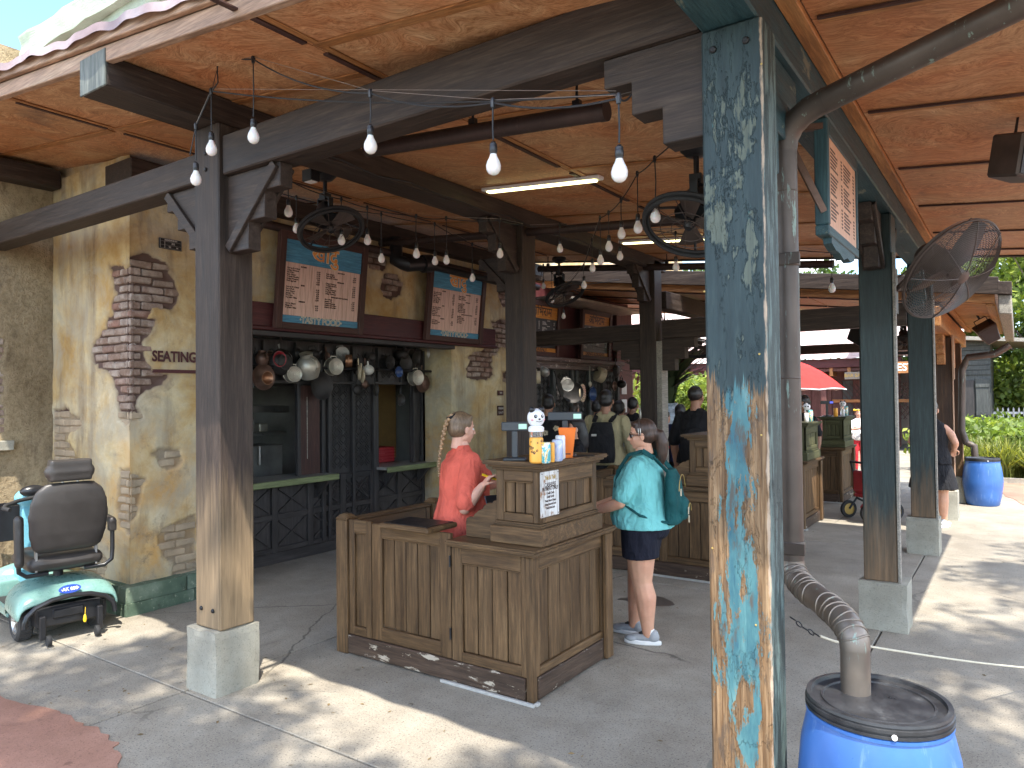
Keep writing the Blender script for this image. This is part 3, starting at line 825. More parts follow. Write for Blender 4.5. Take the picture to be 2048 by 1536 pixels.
b = MB(); b.box(-3.978,-3.90,9.12,9.32,.0,2.5); b.build('corner_strip', M['shingle_grey'], pC, bevel=.004)

bracket(pA, M['dark_x'], (-3.96, 2.71, 3.148), (1,0,0))
bracket(pA, M['dark_x'], (-4.215, 2.71, 3.148), (-1,0,0), k=.85)
bracket(P1T, M['dark_x'], (-.948, 2.71, 3.148), (-1,0,0), th=.12, k=.84, brace=False)
bracket(P1T, M['teal_y'], (-.83, 2.80, 3.13), (0,1,0), th=.12, k=1.0, brace=False)
bracket(P2, M['dark_y'], (-.875, 6.09, 3.13), (0,-1,0), th=.1, k=.9)
bracket(P2, M['dark_y'], (-.875, 6.33, 3.13), (0,1,0), th=.1, k=.9)
bracket(P3, M['teal_y'], (-.875, 9.16, 3.13), (0,-1,0), th=.1, k=.9)
bracket(pB, M['dark_y'], (-4.09, 5.93, 3.468), (0,-1,0), th=.1, k=1.0)
bracket(pB, M['dark_x'], (-4.2, 6.05, 3.2), (-1,0,0), th=.1, k=.75)
bracket(pC, M['dark_x'], (-4.21, 9.2, 2.528), (-1,0,0), th=.13, k=.85, brace=False)
bracket(pC, M['dark_x'], (-3.90, 9.2, 2.528), (1,0,0), th=.13, k=.9, brace=False)
bracket(pC, M['dark_y'], (-4.095, 9.10, 3.5), (0,-1,0), th=.1, k=1.0)

def beam(label, name, x0, x1, y0, y1, z0, z1, mat, group=None, cat='beam', topfn=None, bev=.008):
    b = MB(); b.box(x0, x1, y0, y1, z0, z1)
    if topfn: b.v = [(v[0], v[1], (topfn(v[0]) if v[2] == z1 else v[2])) for v in b.v]
    o = b.build(name, mat, None, bevel=bev); return tag(o, label, cat, group)
beam('long dark front beam running from the peeling post over the counter to the left post', 'roof_beam', -3.955, -.955, 2.622, 2.80, 3.15, 3.39, M['dark_x'], 'main roof beams', topfn=lambda x: min(3.40, zc(x)-.004))
beam('dark front beam left of the pale footed post, running to the left edge', 'roof_beam', -7.54, -4.22, 2.622, 2.80, 3.15, 3.335, M['dark_x'], 'main roof beams')
beam('upper dark beam with a pale weathered end grain sticking out over the left post', 'roof_beam', -4.25, -3.98, 1.95, 9.5, 3.472, 3.64, M['dark_y'], 'upper roof beams', topfn=lambda x: zc(x)-.003)
beam('teal painted beam running back along the row of posts on the right', 'roof_beam', -.95, -.74, 2.3, 9.44, 3.132, 3.3, M['teal_y'], 'main roof beams', topfn=lambda x: zc(x)-.004)
beam('low dark cross beam in front of the orange menu boards', 'roof_beam', -7.0, -4.215, 9.13, 9.31, 2.53, 2.75, M['dark_x'], 'low cross beams')
beam('low dark cross beam between the stepped bracket and the dark green posts', 'roof_beam', -3.90, -1.0, 9.13, 9.31, 2.53, 2.78, M['dark_x'], 'low cross beams')
beam('dark wall beam under the ceiling above the yellow wall', 'roof_beam', -6.42, -5.99, 3.13, 9.5, 3.62, 3.8, M['dark_y'], 'upper roof beams', topfn=lambda x: zc(x)-.004)
beam('short dark beam beside the rough stucco wall at the left edge', 'roof_beam', -7.54, -7.36, 1.95, 3.19, 3.78, 3.95, M['dark_y'], 'upper roof beams', topfn=lambda x: zc(x)-.004)
# small pale end grain cap
b = MB(); b.box(-4.253, -3.977, 1.938, 1.951, 3.469, 3.672)
tag(b.build('beam_end_cap', M['shingle_grey'], bevel=.004), 'pale weathered end grain of the upper beam over the left post', 'beam end')
bpy.data.objects['beam_end_cap'].data.materials.clear()
bpy.data.objects['beam_end_cap'].data.materials.append(wood('weathered_end_grain', (.05,.06,.055), (.13,.145,.13), (.3,.31,.27), axis='z'))

# ------------------------------------------------------------------ canopy roof: plywood sheets, battens, rake
roof = thing('canopy_roof', 'sloping canopy roof with stained orange plywood ceiling over the counter', 'roof', (-3, 5.7, 3.6))
XE = .42; Y0, Y1 = 1.99, 9.42
SL = math.atan(.103)
def slope_box(b, x0, x1, y0, y1, d0, d1):
    """box hugging the ceiling plane, d measured up from it"""
    vs = []
    for d in (d0, d1):
        for (x, y) in ((x0,y0),(x1,y0),(x1,y1),(x0,y1)): vs.append((x, y, zc(x)+d))
    b.add(vs, [(0,3,2,1),(4,5,6,7),(0,1,5,4),(1,2,6,5),(2,3,7,6),(3,0,4,7)]); return b
seams_x = [-8.1, -5.487, -2.83, -.665, XE]
seams_y = [Y0, 2.36, 3.12-.0, 4.33, 5.54, 6.75, 7.96, 9.0, Y1]
for i in range(len(seams_x)-1):
    yy = seams_y if i != 0 and i != 1 and i != 2 else [Y0, 2.74, 3.96, 5.18, 6.40, 7.62, 8.84, Y1]
    if i == 2: yy = [Y0, 2.38, 3.6, 4.82, 6.04, 7.26, 8.48, Y1]
    for j in range(len(yy)-1):
        b = MB(); slope_box(b, seams_x[i]+.004, seams_x[i+1]-.004, yy[j]+.004, yy[j+1]-.004, random.uniform(-.002,.001), .012)
        b.build('ceiling_panel', M['ply'], roof)
    for y in yy[1:-1]:
        b = MB()
        if i == 3:
            slope_box(b, seams_x[i]+.03, seams_x[i+1], y-.021, y+.021, -.014, -.003); b.build('batten', M['orangewood_x'], roof, bevel=.002)
            b = MB(); slope_box(b, seams_x[i]+.03, seams_x[i+1], y-.036, y-.0215, -.017, -.004); b.build('batten', M['signframe_x'], roof)
        else:
            slope_box(b, seams_x[i]+.03, seams_x[i+1]-.03, y-.03, y+.03, -.012, -.003); b.build('batten', M['orangewood_x'], roof, bevel=.002)
for x in (-5.487, -2.83):
    for (a, c) in ((2.08,2.71),(2.8,3.9),(4.02,5.1),(5.25,6.3),(6.5,7.55),(7.7,8.8)):
        o_ = 0 if x < -4 else -.36
        b = MB(); slope_box(b, x-.02, x+.02, a+o_+.02, c+o_-.02, -.014, -.003); b.build('batten', M['signframe_y'], roof, bevel=.002)
    b = MB(); slope_box(b, x+.03, x+.075, Y0, Y1, -.010, -.0035); b.build('batten', M['orangewood_y'], roof, bevel=.002)
b = MB(); slope_box(b, -.738, -.665, Y0, Y1, -.03, -.002); b.build('edge_board', M['orangewood_y'], roof, bevel=.003)
b = MB(); slope_box(b, -8.1, XE, Y0-.01, Y1+.02, .0125, .075); b.build('roof_deck', M['tanwood_x'], roof)
# barge boards on the rake
b = MB(); slope_box(b, -8.1, XE, 1.945, 1.988, -.045, .045); b.build('barge_board', M['tanwood_x'], roof, bevel=.004)
b = MB(); slope_box(b, -8.1, XE, 1.915, 1.95, .048, .115); b.build('barge_board', M['tanwood_x'], roof, bevel=.004)
b = MB(); slope_box(b, -8.1, XE, 1.955, 2.03, -.016, -.004); b.build('edge_board', M['orangewood_x'], roof, bevel=.003)
b = MB()                                       # wavy metal sheet at the edge
nx = 220
for k in range(nx+1):
    x = -8.1 + (XE+8.1)*k/nx
    w_ = .007*math.sin(k*.95) + .007*math.sin(k*.23+1) + .004*math.sin(k*.61)
    y_ = 1.885 + .012*math.sin(k*.41)
    b.v += [(x, y_, zc(x)+.112+w_-.035), (x, y_+.004, zc(x)+.125+w_), (x, Y1+.05, zc(x)+.125+.016*math.sin(k*.95))]
for k in range(nx):
    for q in (0, 1): b.f.append([3*k+q, 3*k+q+1, 3*k+4+q, 3*k+3+q]); b.m.append(0)
b.build('metal_sheet', M['corrug'], roof, smooth=True)
b = MB(); slope_box(b, -6.5, XE, Y1+.005, Y1+.05, -.02, .1); b.build('fascia_board', M['dark_x'], roof, bevel=.004)
b = MB(); slope_box(b, XE, XE+.035, Y0, Y1, -.05, .11); b.build('fascia_board', M['orangewood_y'], roof, bevel=.004)

# ------------------------------------------------------------------ second pavilion roof behind
roof2 = thing('pavilion_roof', 'lower roof of the pavilion behind, orange slatted soffit and pale grey gutter', 'roof', (-3.5, 14, 2.9))
def zr(x): return 2.79 - .125*(x+.2)            # soffit plane
def slope2(b, x0, x1, y0, y1, d0, d1):
    vs = []
    for d in (d0, d1):
        for (x, y) in ((x0,y0),(x1,y0),(x1,y1),(x0,y1)): vs.append((x, y, zr(x)+d))
    b.add(vs, [(0,3,2,1),(4,5,6,7),(0,1,5,4),(1,2,6,5),(2,3,7,6),(3,0,4,7)]); return b
YA, YB = 9.98, 15.2
y = YA+.16; k = 0
while y < YB:
    w = .19
    b = MB(); slope2(b, -.70, -.2, y, y+w-.045, -.0, .03); b.build('soffit_board', M['orangewood_x'], roof2, bevel=.003); y += w; k += 1
b = MB(); slope2(b, -7.2, -.2, YA+.1, YB, .031, .05); b.build('soffit_backing', M['signframe_x'], roof2)
for x0, x1 in ((-7.2,-4.7),(-4.69,-2.26),(-2.25,-.98)):
    for y0 in np.arange(YA+.16, YB-.3, 1.22):
        b = MB(); slope2(b, x0, x1-.01, y0, min(y0+1.21, YB), .006, .03); b.build('ceiling_panel', M['ply'], roof2)
        b = MB(); slope2(b, x0, x1-.01, y0-.03, y0+.03, -.012, .005); b.build('batten', M['signframe_x'], roof2)
b = MB(); slope2(b, -.29, -.2, YA+.1, YB, -.025, -.002); b.build('edge_board', M['orangewood_y'], roof2, bevel=.003)
b = MB(); slope2(b, -.74, -.66, YA+.1, YB, -.025, -.002); b.build('edge_board', M['orangewood_y'], roof2, bevel=.003)
b = MB(); slope2(b, -7.2, -.16, YA-.02, YA+.03, .10, .30); b.build('fascia_board', M['dark_x'], roof2, bevel=.006)
b = MB(); slope2(b, -7.2, -.2, YA+.035, YA+.09, .0, .12); b.build('fascia_board', M['orangewood_x'], roof2, bevel=.004)
b = MB(); slope2(b, -7.2, -.15, YA, YB, .2, .26); b.build('roof_deck', M['redroof'], roof2)
b = MB(); slope2(b, -.17, -.04, YA+.02, YB+.4, -.12, .10); b.build('gutter', M['shingle_grey'], roof2, bevel=.012)
b = MB(); slope2(b, -.175, -.035, YA-.02, YA+.25, .102, .25); b.build('gutter_cap', M['dark_y'], roof2, bevel=.006)
beam('orange pine beam over the two brown posts', 'roof_beam', -.96, -.74, 9.95, 15.1, 2.56, 2.80, M['orangewood_y'], 'pavilion beams')
beam('dark rafter of the pavilion behind, running back from the stepped bracket', 'roof_beam', -4.2, -3.98, 9.5, 15.1, 2.98, 3.22, M['dark_y'], 'pavilion beams')
beam('dark cross beam at the back of the pavilion behind', 'roof_beam', -7.2, -1.0, 15.0, 15.2, 2.55, 2.72, M['dark_x'], 'low cross beams')
for x, lab in ((-4.1, 'thin dark post at the back of the pavilion, left of the man in black'), (-2.35, 'thin dark post behind the man in black')):
    t = thing('timber_post', lab, 'post', (x, 15.1, 0), 0, 'back posts of the pavilion'); b = MB(); b.box(x-.1, x+.1, 15.0, 15.2, 0, 2.55); b.build('shaft', M['dark_z'], t, bevel=.006)
for t, y0 in ((P4, 11.8),(P5, 13.7)):
    bracket(t, M['orangewood_y'], (-.87, y0, 2.56), (0,-1,0), th=.1, k=.85, brace=False)
# hanging pale strip on the corner of the brown post
b = MB(); b.box(-.742,-.715, 11.70, 11.76, 1.95, 2.56); tag(b.build('hanging_strip', M['tanwood_z'], bevel=.003), 'yellowish wooden strip hanging from the orange beam', 'strip')
# ------------------------------------------------------------------ value noise and patches for the plaster
_tab = rng.random((64, 64))
def vnoise(u, v, s):
    u = u*s; v = v*s; iu = np.floor(u).astype(int); iv = np.floor(v).astype(int); fu = u-iu; fv = v-iv
    fu = fu*fu*(3-2*fu); fv = fv*fv*(3-2*fv)
    a = _tab[iu % 64, iv % 64]; b = _tab[(iu+1) % 64, iv % 64]; c = _tab[iu % 64, (iv+1) % 64]; d = _tab[(iu+1) % 64, (iv+1) % 64]
    return (a*(1-fu)+b*fu)*(1-fv) + (c*(1-fu)+d*fu)*fv
def fbm(u, v, s, o=4):
    r = 0; a = .5
    for i in range(o): r = r + a*vnoise(u+17.3*i, v+5.1*i, s*2**i); a *= .5
    return r
def signed(u, v, poly):
    """distance to polygon edge, positive inside"""
    ins = np.zeros(u.shape, bool); dm = np.full(u.shape, 1e9)
    for i in range(len(poly)):
        (x0, y0), (x1, y1) = poly[i], poly[(i+1) % len(poly)]
        c = ((y0 > v) != (y1 > v)) & (u < (x1-x0)*(v-y0)/((y1-y0) if y1 != y0 else 1e-9)+x0)
        ins ^= c
        dx, dy = x1-x0, y1-y0; t = np.clip(((u-x0)*dx+(v-y0)*dy)/(dx*dx+dy*dy+1e-12), 0, 1)
        dm = np.minimum(dm, np.hypot(u-(x0+t*dx), v-(y0+t*dy)))
    return np.where(ins, dm, -dm)
def field(u, v, polys):
    uw = u + (fbm(u, v, 9, 3)-.45)*.13; vw = v + (fbm(u+31, v+7, 9, 3)-.45)*.13
    s = np.full(u.shape, -9.0)
    for p in polys: s = np.maximum(s, signed(uw, vw, p))
    return s
def plaster_face(name, parent, mat, u0, u1, v0, v1, res, polys, to3, hole=None, lump=.012, depth=.032):
    nu = max(2, int((u1-u0)/res)+1); nv = max(2, int((v1-v0)/res)+1)
    U, V = np.meshgrid(np.linspace(u0, u1, nu), np.linspace(v0, v1, nv), indexing='ij')
    s = field(U, V, polys) if polys else np.full(U.shape, -9.0)
    bare = np.clip((s+.012)/.024, 0, 1)
    soft = np.clip((s+.10)/.10, 0, 1)*.5
    h = (fbm(U, V, 2.2, 5)-.47)*lump*1.6 + (fbm(U+9, V, 14, 2)-.4)*.006
    low_ = np.clip((1.75-V)/.1, 0, 1)*(depth > .03); h = h*(1-bare) + soft*.006*(1-bare) - bare*depth*(1-.45*low_)
    edge = np.minimum(np.minimum(U-u0, u1-U), 1); 
    pts = np.array([to3(a, b, c) for a, b, c in zip(U.ravel(), V.ravel(), h.ravel())])
    idx = np.arange(nu*nv).reshape(nu, nv)
    q = np.stack([idx[:-1,:-1], idx[1:,:-1], idx[1:,1:], idx[:-1,1:]], -1).reshape(-1, 4)
    if hole is not None:
        cu = (U[:-1,:-1]+U[1:,1:]).ravel()/2; cv = (V[:-1,:-1]+V[1:,1:]).ravel()/2
        q = q[~hole(cu, cv)]
    me = bpy.data.meshes.new(name)
    loc = parent.location if parent is not None else Vector()
    me.from_pydata([tuple(p) for p in (pts-np.array(loc))], [], [list(map(int, f)) for f in q])
    me.materials.append(mat)
    at = me.attributes.new('bare', 'FLOAT', 'POINT')
    at.data.foreach_set('value', ((bare*.6+soft*.8)*(1-.5*low_)).clip(0, 1).ravel().astype(np.float32))
    for p in me.polygons: p.use_smooth = True
    o = bpy.data.objects.new(name, me); COL.objects.link(o)
    if parent is not None:
        o.parent = parent
    return o
# four irregular brick meshes shared by every brick
BR = []
for k in range(5):
    b = MB(); rr = random.Random(k+40)
    L, D, Hh = .19, .055, .058
    vs = []
    for (x, y, z) in ((-1,-1,-1),(1,-1,-1),(1,1,-1),(-1,1,-1),(-1,-1,1),(1,-1,1),(1,1,1),(-1,1,1)):
        vs.append((x*L/2+rr.uniform(-.007,.007), y*D/2+rr.uniform(-.004,.004), z*Hh/2+rr.uniform(-.006,.006)))
    b.add(vs, [(0,3,2,1),(4,5,6,7),(0,1,5,4),(1,2,6,5),(2,3,7,6),(3,0,4,7)])
    BR.append(b.mesh('brick', M['brick'], bevel=.009))
def lay_bricks(parent, polys, u0, u1, v0, v1, place, start=0.0, cap=400, inset=-.005):
    n = 0; rows = int((v1-v0)/.072)
    for r_ in range(rows):
        v = v0 + .036 + r_*.072; off = (r_ % 2)*.102 + start; u = u0 + off - .204
        while u < u1+.1:
            w = .204; cu = u+w/2
            a = max(u, u0); c = min(u+w, u1)
            if c-a > .06:
                mu = (a+c)/2
                smp = [np.array([a+(c-a)*t]) for t in (.2,.5,.8)]
                s = sum(float(field(q, np.array([v]), polys)[0]) > inset for q in smp)
                if s >= 2 and n < cap:
                    sx = (c-a-.012)/.19
                    m = place(mu+random.uniform(-.004,.004), v+random.uniform(-.004,.004), random.uniform(-.004,.006)) @ Matrix.Rotation(random.uniform(-.02,.02), 4, 'Y') @ Matrix.Diagonal((sx, 1, random.uniform(.92,1.05), 1))
                    ob_ = inst('brick', random.choice(BR), parent, mat4=m); n += 1
                    if v < 1.68 and parent.name == 'kitchen_building': ob_.material_slots[0].link = 'OBJECT'; ob_.material_slots[0].material = M['washed_brick']
            u += w
    return n

bld = thing('kitchen_building', 'yellow plastered kitchen building with bare brick patches behind the counter', 'building', (-6.6, 5, 0))
WX, WY = -6.15, 3.2
def zp(z, ox, oy, sc, poly, f): return [f(ox+p[0]/sc, oy+p[1]/sc) for p in poly]
def fx(px, py): q = PX(px, py, WX); return (q.y, q.z)
def fy(px, py): q = PY(px, py, WY); return (q.x, q.z)
S2 = (0, 500, 3.071); S3 = (0, 900, 3.071); S4 = (480, 420, 3.793)
def zz(S_, poly, f): return [f(S_[0]+p[0]/S_[2], S_[1]+p[1]/S_[2]) for p in poly]
polysX = [
 zz(S2, [(800,60),(950,40),(1040,90),(1060,180),(1100,260),(1090,340),(1050,360),(920,340),(910,420),(950,440),(930,480),(870,600),(860,690),(930,730),(1040,780),(1000,830),(900,840),(850,900),(820,950),(860,1050),(800,1070)], fx),
 zz(S2, [(910,1240),(1080,1230),(1100,1290),(1080,1340),(990,1345),(960,1300)], fx),
 zz(S3, [(800,100),(880,170),(890,250),(850,330),(830,420),(800,540)], fx),
 zz(S3, [(970,520),(1010,480),(1100,440),(1198,400),(1230,790),(1080,800),(1060,680),(1000,640),(980,580)], fx),
 zz(S4, [(1090,490),(1190,500),(1230,560),(1220,650),(1150,690),(1080,640)], fx),
 zz(S4, [(900,240),(960,290),(1060,300),(1100,380),(1090,460),(1000,450),(960,360)], fx),
 zz(S4, [(1940,470),(2100,480),(2100,780),(1980,700),(1960,650)], fx),
 zz(S4, [(1910,850),(2100,830),(2100,960),(1960,1060),(1900,1120),(1920,1250),(1860,1290),(1720,1270),(1720,1200),(1750,1140),(1730,1110),(1850,1070),(1950,1000)], fx),
 zz(S4, [(1990,1220),(2100,1210),(2100,1330),(2000,1300)], fx)]
polysX[0] = [(WY-.1 if i in (0, len(polysX[0])-1) else p[0], p[1]) for i, p in enumerate(polysX[0])]
polysX[2] = [(WY-.1 if i in (0, 5) else p[0], p[1]) for i, p in enumerate(polysX[2])]
polysY = [
 zz(S2, [(830,60),(800,110),(740,105),(680,90),(690,220),(720,270),(690,350),(710,400),(660,410),(660,500),(620,510),(570,620),(575,680),(620,730),(680,770),(710,850),(720,950),(720,1060),(830,1070)], fy),
 zz(S3, [(830,100),(740,130),(720,200),(740,260),(710,330),(720,400),(740,470),(830,540)], fy),
 zz(S2, [(330,980),(420,990),(490,1030),(490,1090),(430,1120),(410,1200),(480,1290),(500,1350),(400,1400),(330,1400)], fy),
 zz(S3, [(480,590),(620,620),(660,700),(640,790),(560,790),(480,740)], fy)]
def to3x(u, v, h): return (WX+h, u, v)
def to3y(u, v, h): return (u, WY-h, v)
YO0, YO1, ZO = 4.02, 7.46, 2.46
plaster_face('plaster_wall', bld, M['plaster'], WY, 9.05, .0, 3.80, .0165, polysX, to3x, hole=lambda u, v: (u > YO0) & (u < YO1) & (v < ZO))
plaster_face('plaster_wall', bld, M['plaster'], -7.64, WX, .0, 3.88, .0165, polysY, to3y)
lay_bricks(bld, polysX, WY+.0, 9.0, .18, 3.6, lambda u, v, d: Matrix.Translation((WX-.0275-.004+d, u, v)) @ Matrix.Rotation(R(90), 4, 'Z'), 0.0, 215)
lay_bricks(bld, polysY, -7.55, WX-.002, .18, 3.6, lambda u, v, d: Matrix.Translation((u, WY+.0275+.004-d, v)), .102, 84)
b = MB(); b.box(-6.6, WX-.045, WY+.045, YO0, 0, 3.75); b.box(-6.6, WX-.045, YO0, 9.05, ZO+.02, 3.75); b.box(-6.72, WX-.045, YO1+.0, 9.05, 0, ZO+.02)
b.box(-7.55, -6.6, WY+.045, WY+.3, 0, 3.8)
b.build('wall_core', M['plaster'], bld)
for y_ in (YO1-.012, YO0-.03):
    b = MB(); b.box(-6.7, WX-.002, y_, y_+.042, 0, ZO); b.build('jamb', M['plaster'], bld)
b = MB(); b.box(-14, -6.3, 3.25, 16, 3.85, 5.05); b.build('upper_storey', M['plaster'], bld)
b = MB(); rough(b, -7.56, -5.4, 2.9, 3.4, 4.93, 5.16, .018, .2, 4); b.build('cornice', M['pale_green'], bld)
b = MB(); rough(b, -7.50, -5.5, 2.98, 3.4, 4.78, 4.94, .014, .2, 5); b.build('cornice', M['pale_green'], bld)
# green kerb blocks round the foot of the wall
y = 3.11; k = 0
for (z0, z1, xo, L) in ((0, .105, -6.035, .62), (.107, .235, -6.05, .54)):
    y = 3.10 if k == 0 else 3.115
    yy = [y, y+L, y+L*1.55 if k == 0 else y+L*1.7]
    for i in range(len(yy)):
        e = yy[i+1] if i+1 < len(yy) else YO0+.02
        if e - yy[i] < .1: continue
        b = MB(); rough(b, -6.2, xo, yy[i]+.004, e-.004, z0, z1, .005, .06, 20+k*5+i); b.build('kerb_block', M['green_block'], bld)
    xx = [-6.2, -6.2-L, -6.2-2*L, -7.5]
    for i in range(3):
        b = MB(); rough(b, xx[i+1]+.004, xx[i]-.004, y, 3.26, z0, z1, .005, .06, 40+k*5+i); b.build('kerb_block', M['green_block'], bld)
    k += 1
# painted word on the plaster
q = PX(305, 703, WX+.013); q2 = PX(388, 708, WX+.013)
tm = text_mesh('painted_word', 'SEATING', .128, M['maroon_z'], .001, 'LEFT', .004, .98, .83)
o = inst('painted_word', tm, bld, mat4=frame_mat((WX+.014, 3.385, 2.16), (0,1,0), (0,0,1)))
b = MB(); b.box(WX+.004, WX+.015, 3.395, 4.0, 2.02, 2.05); b.build('painted_stripe', M['maroon_y'], bld)
# maroon band above the kitchen opening
b = MB(); b.box(WX+.0, WX+.075, 4.06, 8.35, 2.50, 2.735); b.build('fascia_band', M['maroon_y'], bld, bevel=.006)
b = MB(); b.box(WX+.0, WX+.095, 4.06, 8.37, 2.462, 2.50); b.build('fascia_moulding', M['maroon_y'], bld, bevel=.008)
b = MB(); b.box(WX-.1, WX+.06, 4.06, 7.46, 2.41, 2.46); b.build('fascia_moulding', M['charcoal_y'], bld, bevel=.006)
# rusty dark pipe along the wall under the beam
b = MB(); b.tube([(-5.96, 4.0, 3.48), (-5.96, 9.3, 3.43)], .045, 12); tag(b.build('wall_pipe', M['heater'], smooth=True), 'dark pipe running under the beam along the top of the yellow wall', 'pipe')

stucco = thing('stucco_wall', 'rough grey brown stucco wall at the left edge, behind the scooter', 'wall', (-7.6, 2.4, 0))
WX2 = -7.55
pz = [[(2.1,2.37),(2.775,2.37),(2.785,1.5),(2.1,1.5)]]
plaster_face('stucco_face', stucco, M['stucco'], 1.2, 3.2, 0, 5.04, .03, pz, lambda u, v, h: (WX2+h, u, v), lump=.02)
lay_bricks(stucco, pz, 2.3, 2.80, 1.5, 2.37, lambda u, v, d: Matrix.Translation((WX2-.031+d, u, v)) @ Matrix.Rotation(R(90), 4, 'Z'), 0.0, 40)
b = MB(); b.box(-7.9, WX2-.05, 1.2, 3.2, 0, 5.0); b.build('wall_core', M['stucco'], stucco)
b = MB(); rough(b, WX2-.02, WX2+.09, 2.3, 2.845, 1.345, 1.43, .006, .06, 3); b.build('sill', M['plinth'], stucco)

# ------------------------------------------------------------------ dark carved kitchen front inside the opening
kf = thing('kitchen_front', 'dark carved serving front with two hatches under the maroon band', 'serving front', (-6.7, 5.7, 0))
KX = -6.66
def kbox(nm, y0, y1, z0, z1, d0=0, d1=.03, mat='charcoal_z', parent=kf, bev=.003):
    b = MB(); b.box(KX+d0, KX+d1, y0, y1, z0, z1); return b.build(nm, M[mat], parent, bevel=bev)
def ky(px): return PX(px, 850, KX).y
h1a, h1b = YO0+.02, ky(597); h2a, h2b = ky(752), ky(822)
CT = .90
# base panels
kbox('base_board', YO0+.015, YO1-.015, .0, .12, .0, .04, 'charcoal_y')
kbox('back_panel', YO0+.015, YO1-.015, .12, CT-.02, -.03, 0)
ye = np.linspace(YO0+.03, YO1-.02, 8)
for i in range(8):
    kbox('stile', ye[i]-.04 if i else ye[i], ye[i]+.04 if i < 7 else ye[i], .12, CT-.02, 0, .035)
for i in range(7):
    for z0, z1 in ((.12,.17),(.47,.53),(CT-.08,CT-.02)):
        kbox('rail', ye[i]+.042, ye[i+1]-.042, z0, z1, 0, .032, 'charcoal_y')
    for (z0, z1) in ((.19,.45),(.55,CT-.1)):
        b = MB(); a = (KX+.012, ye[i]+.06, z0); c = (KX+.012, ye[i+1]-.06, z1)
        b.bar(a, c, .02, .016); b.bar((KX+.016, ye[i]+.06, z1), (KX+.016, ye[i+1]-.06, z0), .02, .016)
        b.build('cross_moulding', M['charcoal_y'], kf)
# green shelves
for (a, c, nm) in ((h1a, ky(650), 0), (ky(747), YO1-.014, 1)):
    b = MB(); b.box(KX-.3, KX+.215, a+.002, c, CT-.02, CT+.015); o = b.build('shelf', M['dull_steel'], kf)
    b = MB(); b.box(KX+.217, KX+.245, a+.002, c, CT-.05, CT+.018); b.build('shelf_edge', M['greenshelf'], kf, bevel=.008)
    for yb in (a+.15, c-.15):
        b = MB(); b.prism([(0,0),(.2,0),(0,-.2)], -.02, .02, Matrix.Translation((KX+.04, yb, CT-.055))); b.build('shelf_bracket', M['charcoal_z'], kf)
# wall between and beside the hatches
kbox('panel', h1b+.0, h2a-.0, CT-.02, 1.98, -.03, 0)
kbox('panel', h2b, YO1-.015, CT+.02, 1.98, -.03, 0)
kbox('panel', YO0+.015, YO1-.015, 1.98, 2.43, -.03, 0)
kbox('sliding_shutter', h1b-.02, h1b+.28, CT+.02, 1.93, .002, .03, 'signframe_z')
kbox('shutter_edge', h1b+.09, h1b+.10, CT+.2, 1.8, .031, .036, 'shingle_grey')
for yy_ in (h1b-.05, h1b+.30, ky(652), ky(700), ky(742), h2a-.045, h2b, h2b+.18, h2b+.40, h2b+.62, YO1-.07):
    kbox('stile', yy_, yy_+.045, CT+.02 if yy_ < ky(600) or yy_ > h2a else .14, 1.98, .001, .05)
def fret(parent, y0, y1, z0, z1, cell=.085):
    """raised basket-weave fretwork"""
    b = MB(); r_ = 0; z = z0
    ny = max(1, int((y1-y0)/cell))
    cell_y = (y1-y0)/ny
    nz = int((z1-z0)/cell)
    for j in range(nz):
        for i in range(ny):
            cy = y0+(i+.5)*cell_y; cz = z0+(j+.5)*cell
            sg = 1 if (i+j) % 2 else -1
            for k in (-1, 0, 1):
                o_ = Vector((0, k*.02, -k*.02*sg)); d = Vector((0, .027, .027*sg))
                b.bar(Vector((KX+.008, cy, cz))+o_-d, Vector((KX+.008, cy, cz))+o_+d, .007, .010, up=(1,0,0))
    o = b.build('fretwork', M['charcoal_z'], parent); o['kind'] = 'stuff'; return o
fret(kf, ky(661), ky(698), .95, 1.97); fret(kf, ky(706), ky(738), .95, 1.97)
fret(kf, ky(661), ky(698), .18, .85); fret(kf, ky(706), ky(738), .18, .85)
pe = np.linspace(YO0+.03, YO1-.02, 9)
for i in range(9): kbox('stile', pe[i]-.03 if i else pe[i], pe[i]+.03 if i < 8 else pe[i], 1.985, 2.41, .001, .05)
kbox('rail', YO0+.03, YO1-.02, 1.95, 1.983, .001, .055, 'charcoal_y')
for i in range(8): fret(kf, pe[i]+.04, pe[i+1]-.04, 2.03, 2.4, .1)
# kitchen interior seen through the hatches
ki = thing('kitchen_interior', 'steel shelving and pale walls seen through the dark serving hatches', 'kitchen', (-8, 5.7, 0))
b = MB(); b.box(-9.05, -9.0, 3.6, 8.2, 0, 2.6); b.box(-9.0, -6.72, 3.6, 3.65, 0, 2.6); b.box(-9.0, -6.72, 8.15, 8.2, 0, 2.6); b.box(-9.0,-6.72,3.65,8.15,2.55,2.6); b.build('back_wall', plain('grey_kitchen_wall', (.34,.34,.32), .6, 0, .2, 3), ki)
for z0, z1, d in ((1.35,1.39,-7.3),(1.62,1.70,-7.25),(1.93,2.0,-7.2)):
    b = MB(); b.box(-7.9, d, 4.0, 5.7, z0, z1); b.build('shelf', M['steel'], ki, bevel=.004)
b = MB(); b.box(-7.95, -7.5, 4.0, 5.8, .3, 1.22); b.build('worktop_cabinet', M['dull_steel'], ki, bevel=.01)
for k, (yy_, w, h, m_) in enumerate(((4.9,.22,.14,'iron'),(5.2,.25,.17,'dull_steel'),(5.45,.12,.1,'alu'),(4.6,.2,.15,'iron'))):
    b = MB(); b.box(-7.75, -7.4, yy_-w/2, yy_+w/2, 1.39, 1.39+h); b.build('container', M[m_], ki, bevel=.01)
